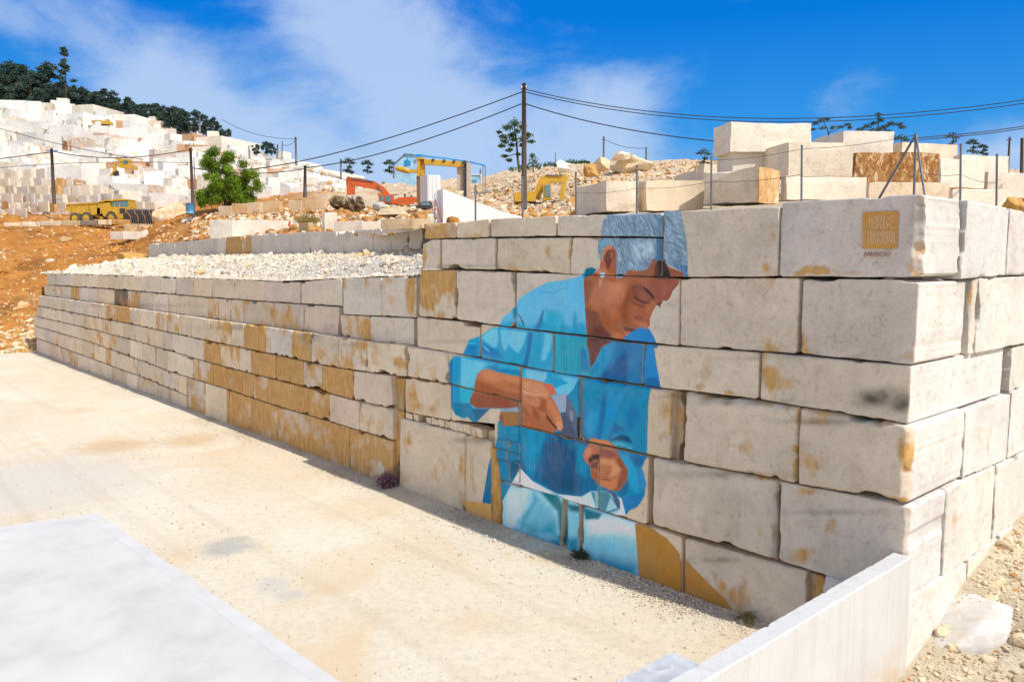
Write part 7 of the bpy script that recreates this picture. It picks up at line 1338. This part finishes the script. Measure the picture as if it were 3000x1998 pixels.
# wood along the top of the hill: four grown trees, then copies
def hill_tree(seed, h, w, label, conical=False):
    r = random.Random(seed); L = [([np.array([0, 0, -1.0]), np.array([r.uniform(-.3, .3), 0, h * 0.5]), np.array([r.uniform(-.5, .5), 0, h * 0.95])], 0.22, 0.06)]; C = []
    if conical:
        for k in range(26): z = h * r.uniform(0.12, 1.0); a = r.uniform(0, 6.28); q = w * (1.05 - z / h) * r.uniform(0.3, 1.0); C.append(((q * math.cos(a), q * math.sin(a), z), (0.85, 0.85, 0.5)))
    else:
        for k in range(24):
            z = h * r.uniform(0.1, 1.0); a = r.uniform(0, 6.28); q = w * r.uniform(0.1, 1.0) * (1.15 - 0.5 * abs(z / h - 0.65)); c_ = np.array([q * math.cos(a), q * math.sin(a), z]); C.append((c_, (r.uniform(0.7, 1.3), r.uniform(0.7, 1.3), r.uniform(0.5, 0.9))))
            L.append(([np.array([0, 0, z * 0.75]), c_], 0.07, 0.03))
    return tree("eucalyptus", label, "tree", (0, 0, 0), L, C, M_DARKLEAF, 150, 0.30, seed, None)
GW = "trees of the wood on top of the quarry hill"; LW = "dark slender tree of the wood along the top of the quarry hill"
protos = [hill_tree(71, 9.5, 2.5, LW), hill_tree(72, 8.2, 2.9, LW), hill_tree(73, 10.2, 2.2, LW), hill_tree(74, 7, 3.0, LW)]
con = hill_tree(75, 15, 3.4, "tall pointed conifer standing out of the wood on the hill", True); con.location = tuple(at(196, 300, 233))
r = random.Random(12); used = set(); spots = []
x = -260.0
while x < 660:
    big = 1.0 if x < 150 else (0.62 if x < 330 else 0.55); spots.append((x, r.uniform(0.9, 1.25) * big, r.uniform(0, 9))); x += r.uniform(5, 13) if x < 260 else r.uniform(6, 12)
    if x > 560: x += 12
for i, (x, sc, dy) in enumerate(spots):
    k = r.randrange(4); Y = 236 - 62 * float(sm(300, 1000, np.array(x))) + dy; loc = at(x, yl(SKY_, x) + r.uniform(2, 6), Y) - UP * 0.5
    if k not in used: used.add(k); o = protos[k]; o.location = tuple(loc); o.scale = (sc, sc, sc); o['group'] = GW
    else: copy_tree(protos[k], tuple(loc), r.uniform(0, 6.28), sc, LW, GW)
for i, (x, y, sc) in enumerate([(752, 448, 0.33), (782, 446, 0.4), (795, 447, 0.36)]): copy_tree(protos[3], tuple(at(x, y + 6, 190)), i, sc, "low dark bush on the bare white ridge beyond the green tree", "bushes on the white ridge")

# ---- small plants by the wall and on the terrace
M_STEM = plain("dry_stems", (0.13, 0.085, 0.05), 0.9, wear=0.3); M_FLOWER = plain("purple_flowers", (0.26, 0.13, 0.19), 0.8, wear=0.3); M_DRY = plain("dry_grass", (0.30, 0.22, 0.06), 0.9, wear=0.35); M_WEED = leaf_mat("weed_leaves", (0.03, 0.05, 0.015), (0.07, 0.09, 0.03))
def tuft(name, label, base, w, h, n, seed, mats, cat, nn=NF):
    t = thing(name, label, cat, tuple(base)); r = np.random.RandomState(seed); m = MB(); fl = MB()
    for i in range(n):
        a = r.uniform(0, 6.28); k = r.rand() ** 0.6; d = np.array([math.cos(a), math.sin(a), 0]) * k * w; tip = np.array(base) + d + UP * h * r.uniform(0.5, 1.0) * (1.1 - 0.5 * k); b0 = np.array(base) + d * 0.3
        m.tube([b0, (b0 + tip) / 2 + d * 0.1, tip], [0.008, 0.006, 0.004], 4, caps=False)
        for _ in range(5): p = tip + r.normal(size=3) * 0.05 - UP * r.uniform(0, 0.25) * h; q = r.normal(size=(4, 3)) * 0.022; fl.add(p + q, [(0, 1, 2, 3)])
    m.build("stems", mats[0], t); fo = fl.build("flowers" if mats[1] is M_FLOWER else "leaves", mats[1], t); fo["kind"] = "stuff"; return t
tuft("flowering_shrub", "purple flowering shrub growing at the foot of the mural wall's far edge", on_front(1132, 1428, 0.32) * np.array([1, 1, 0]) + UP * 0.02, 0.34, 0.60, 130, 4, (M_STEM, M_FLOWER), "shrub")
tuft("weed_tuft", "small dark weed under the gap between the painted stone blocks", on_front(1700, 1655, 0.16) * np.array([1, 1, 0]) + UP * 0.02, 0.2, 0.22, 60, 5, (M_STEM, M_WEED), "weed")
tuft("weed_tuft", "sparse weed where the mural wall meets the low concrete wall", on_front(2185, 1822, 0.2) * np.array([1, 1, 0]) + UP * 0.02, 0.24, 0.22, 26, 6, (M_STEM, M_DRY), "weed")
tuft("grass_tuft", "olive dry grass growing on the terrace beyond the long white slab", at(900, 662, 52), 0.9, 0.95, 260, 7, (M_DRY, M_DRY), "grass")
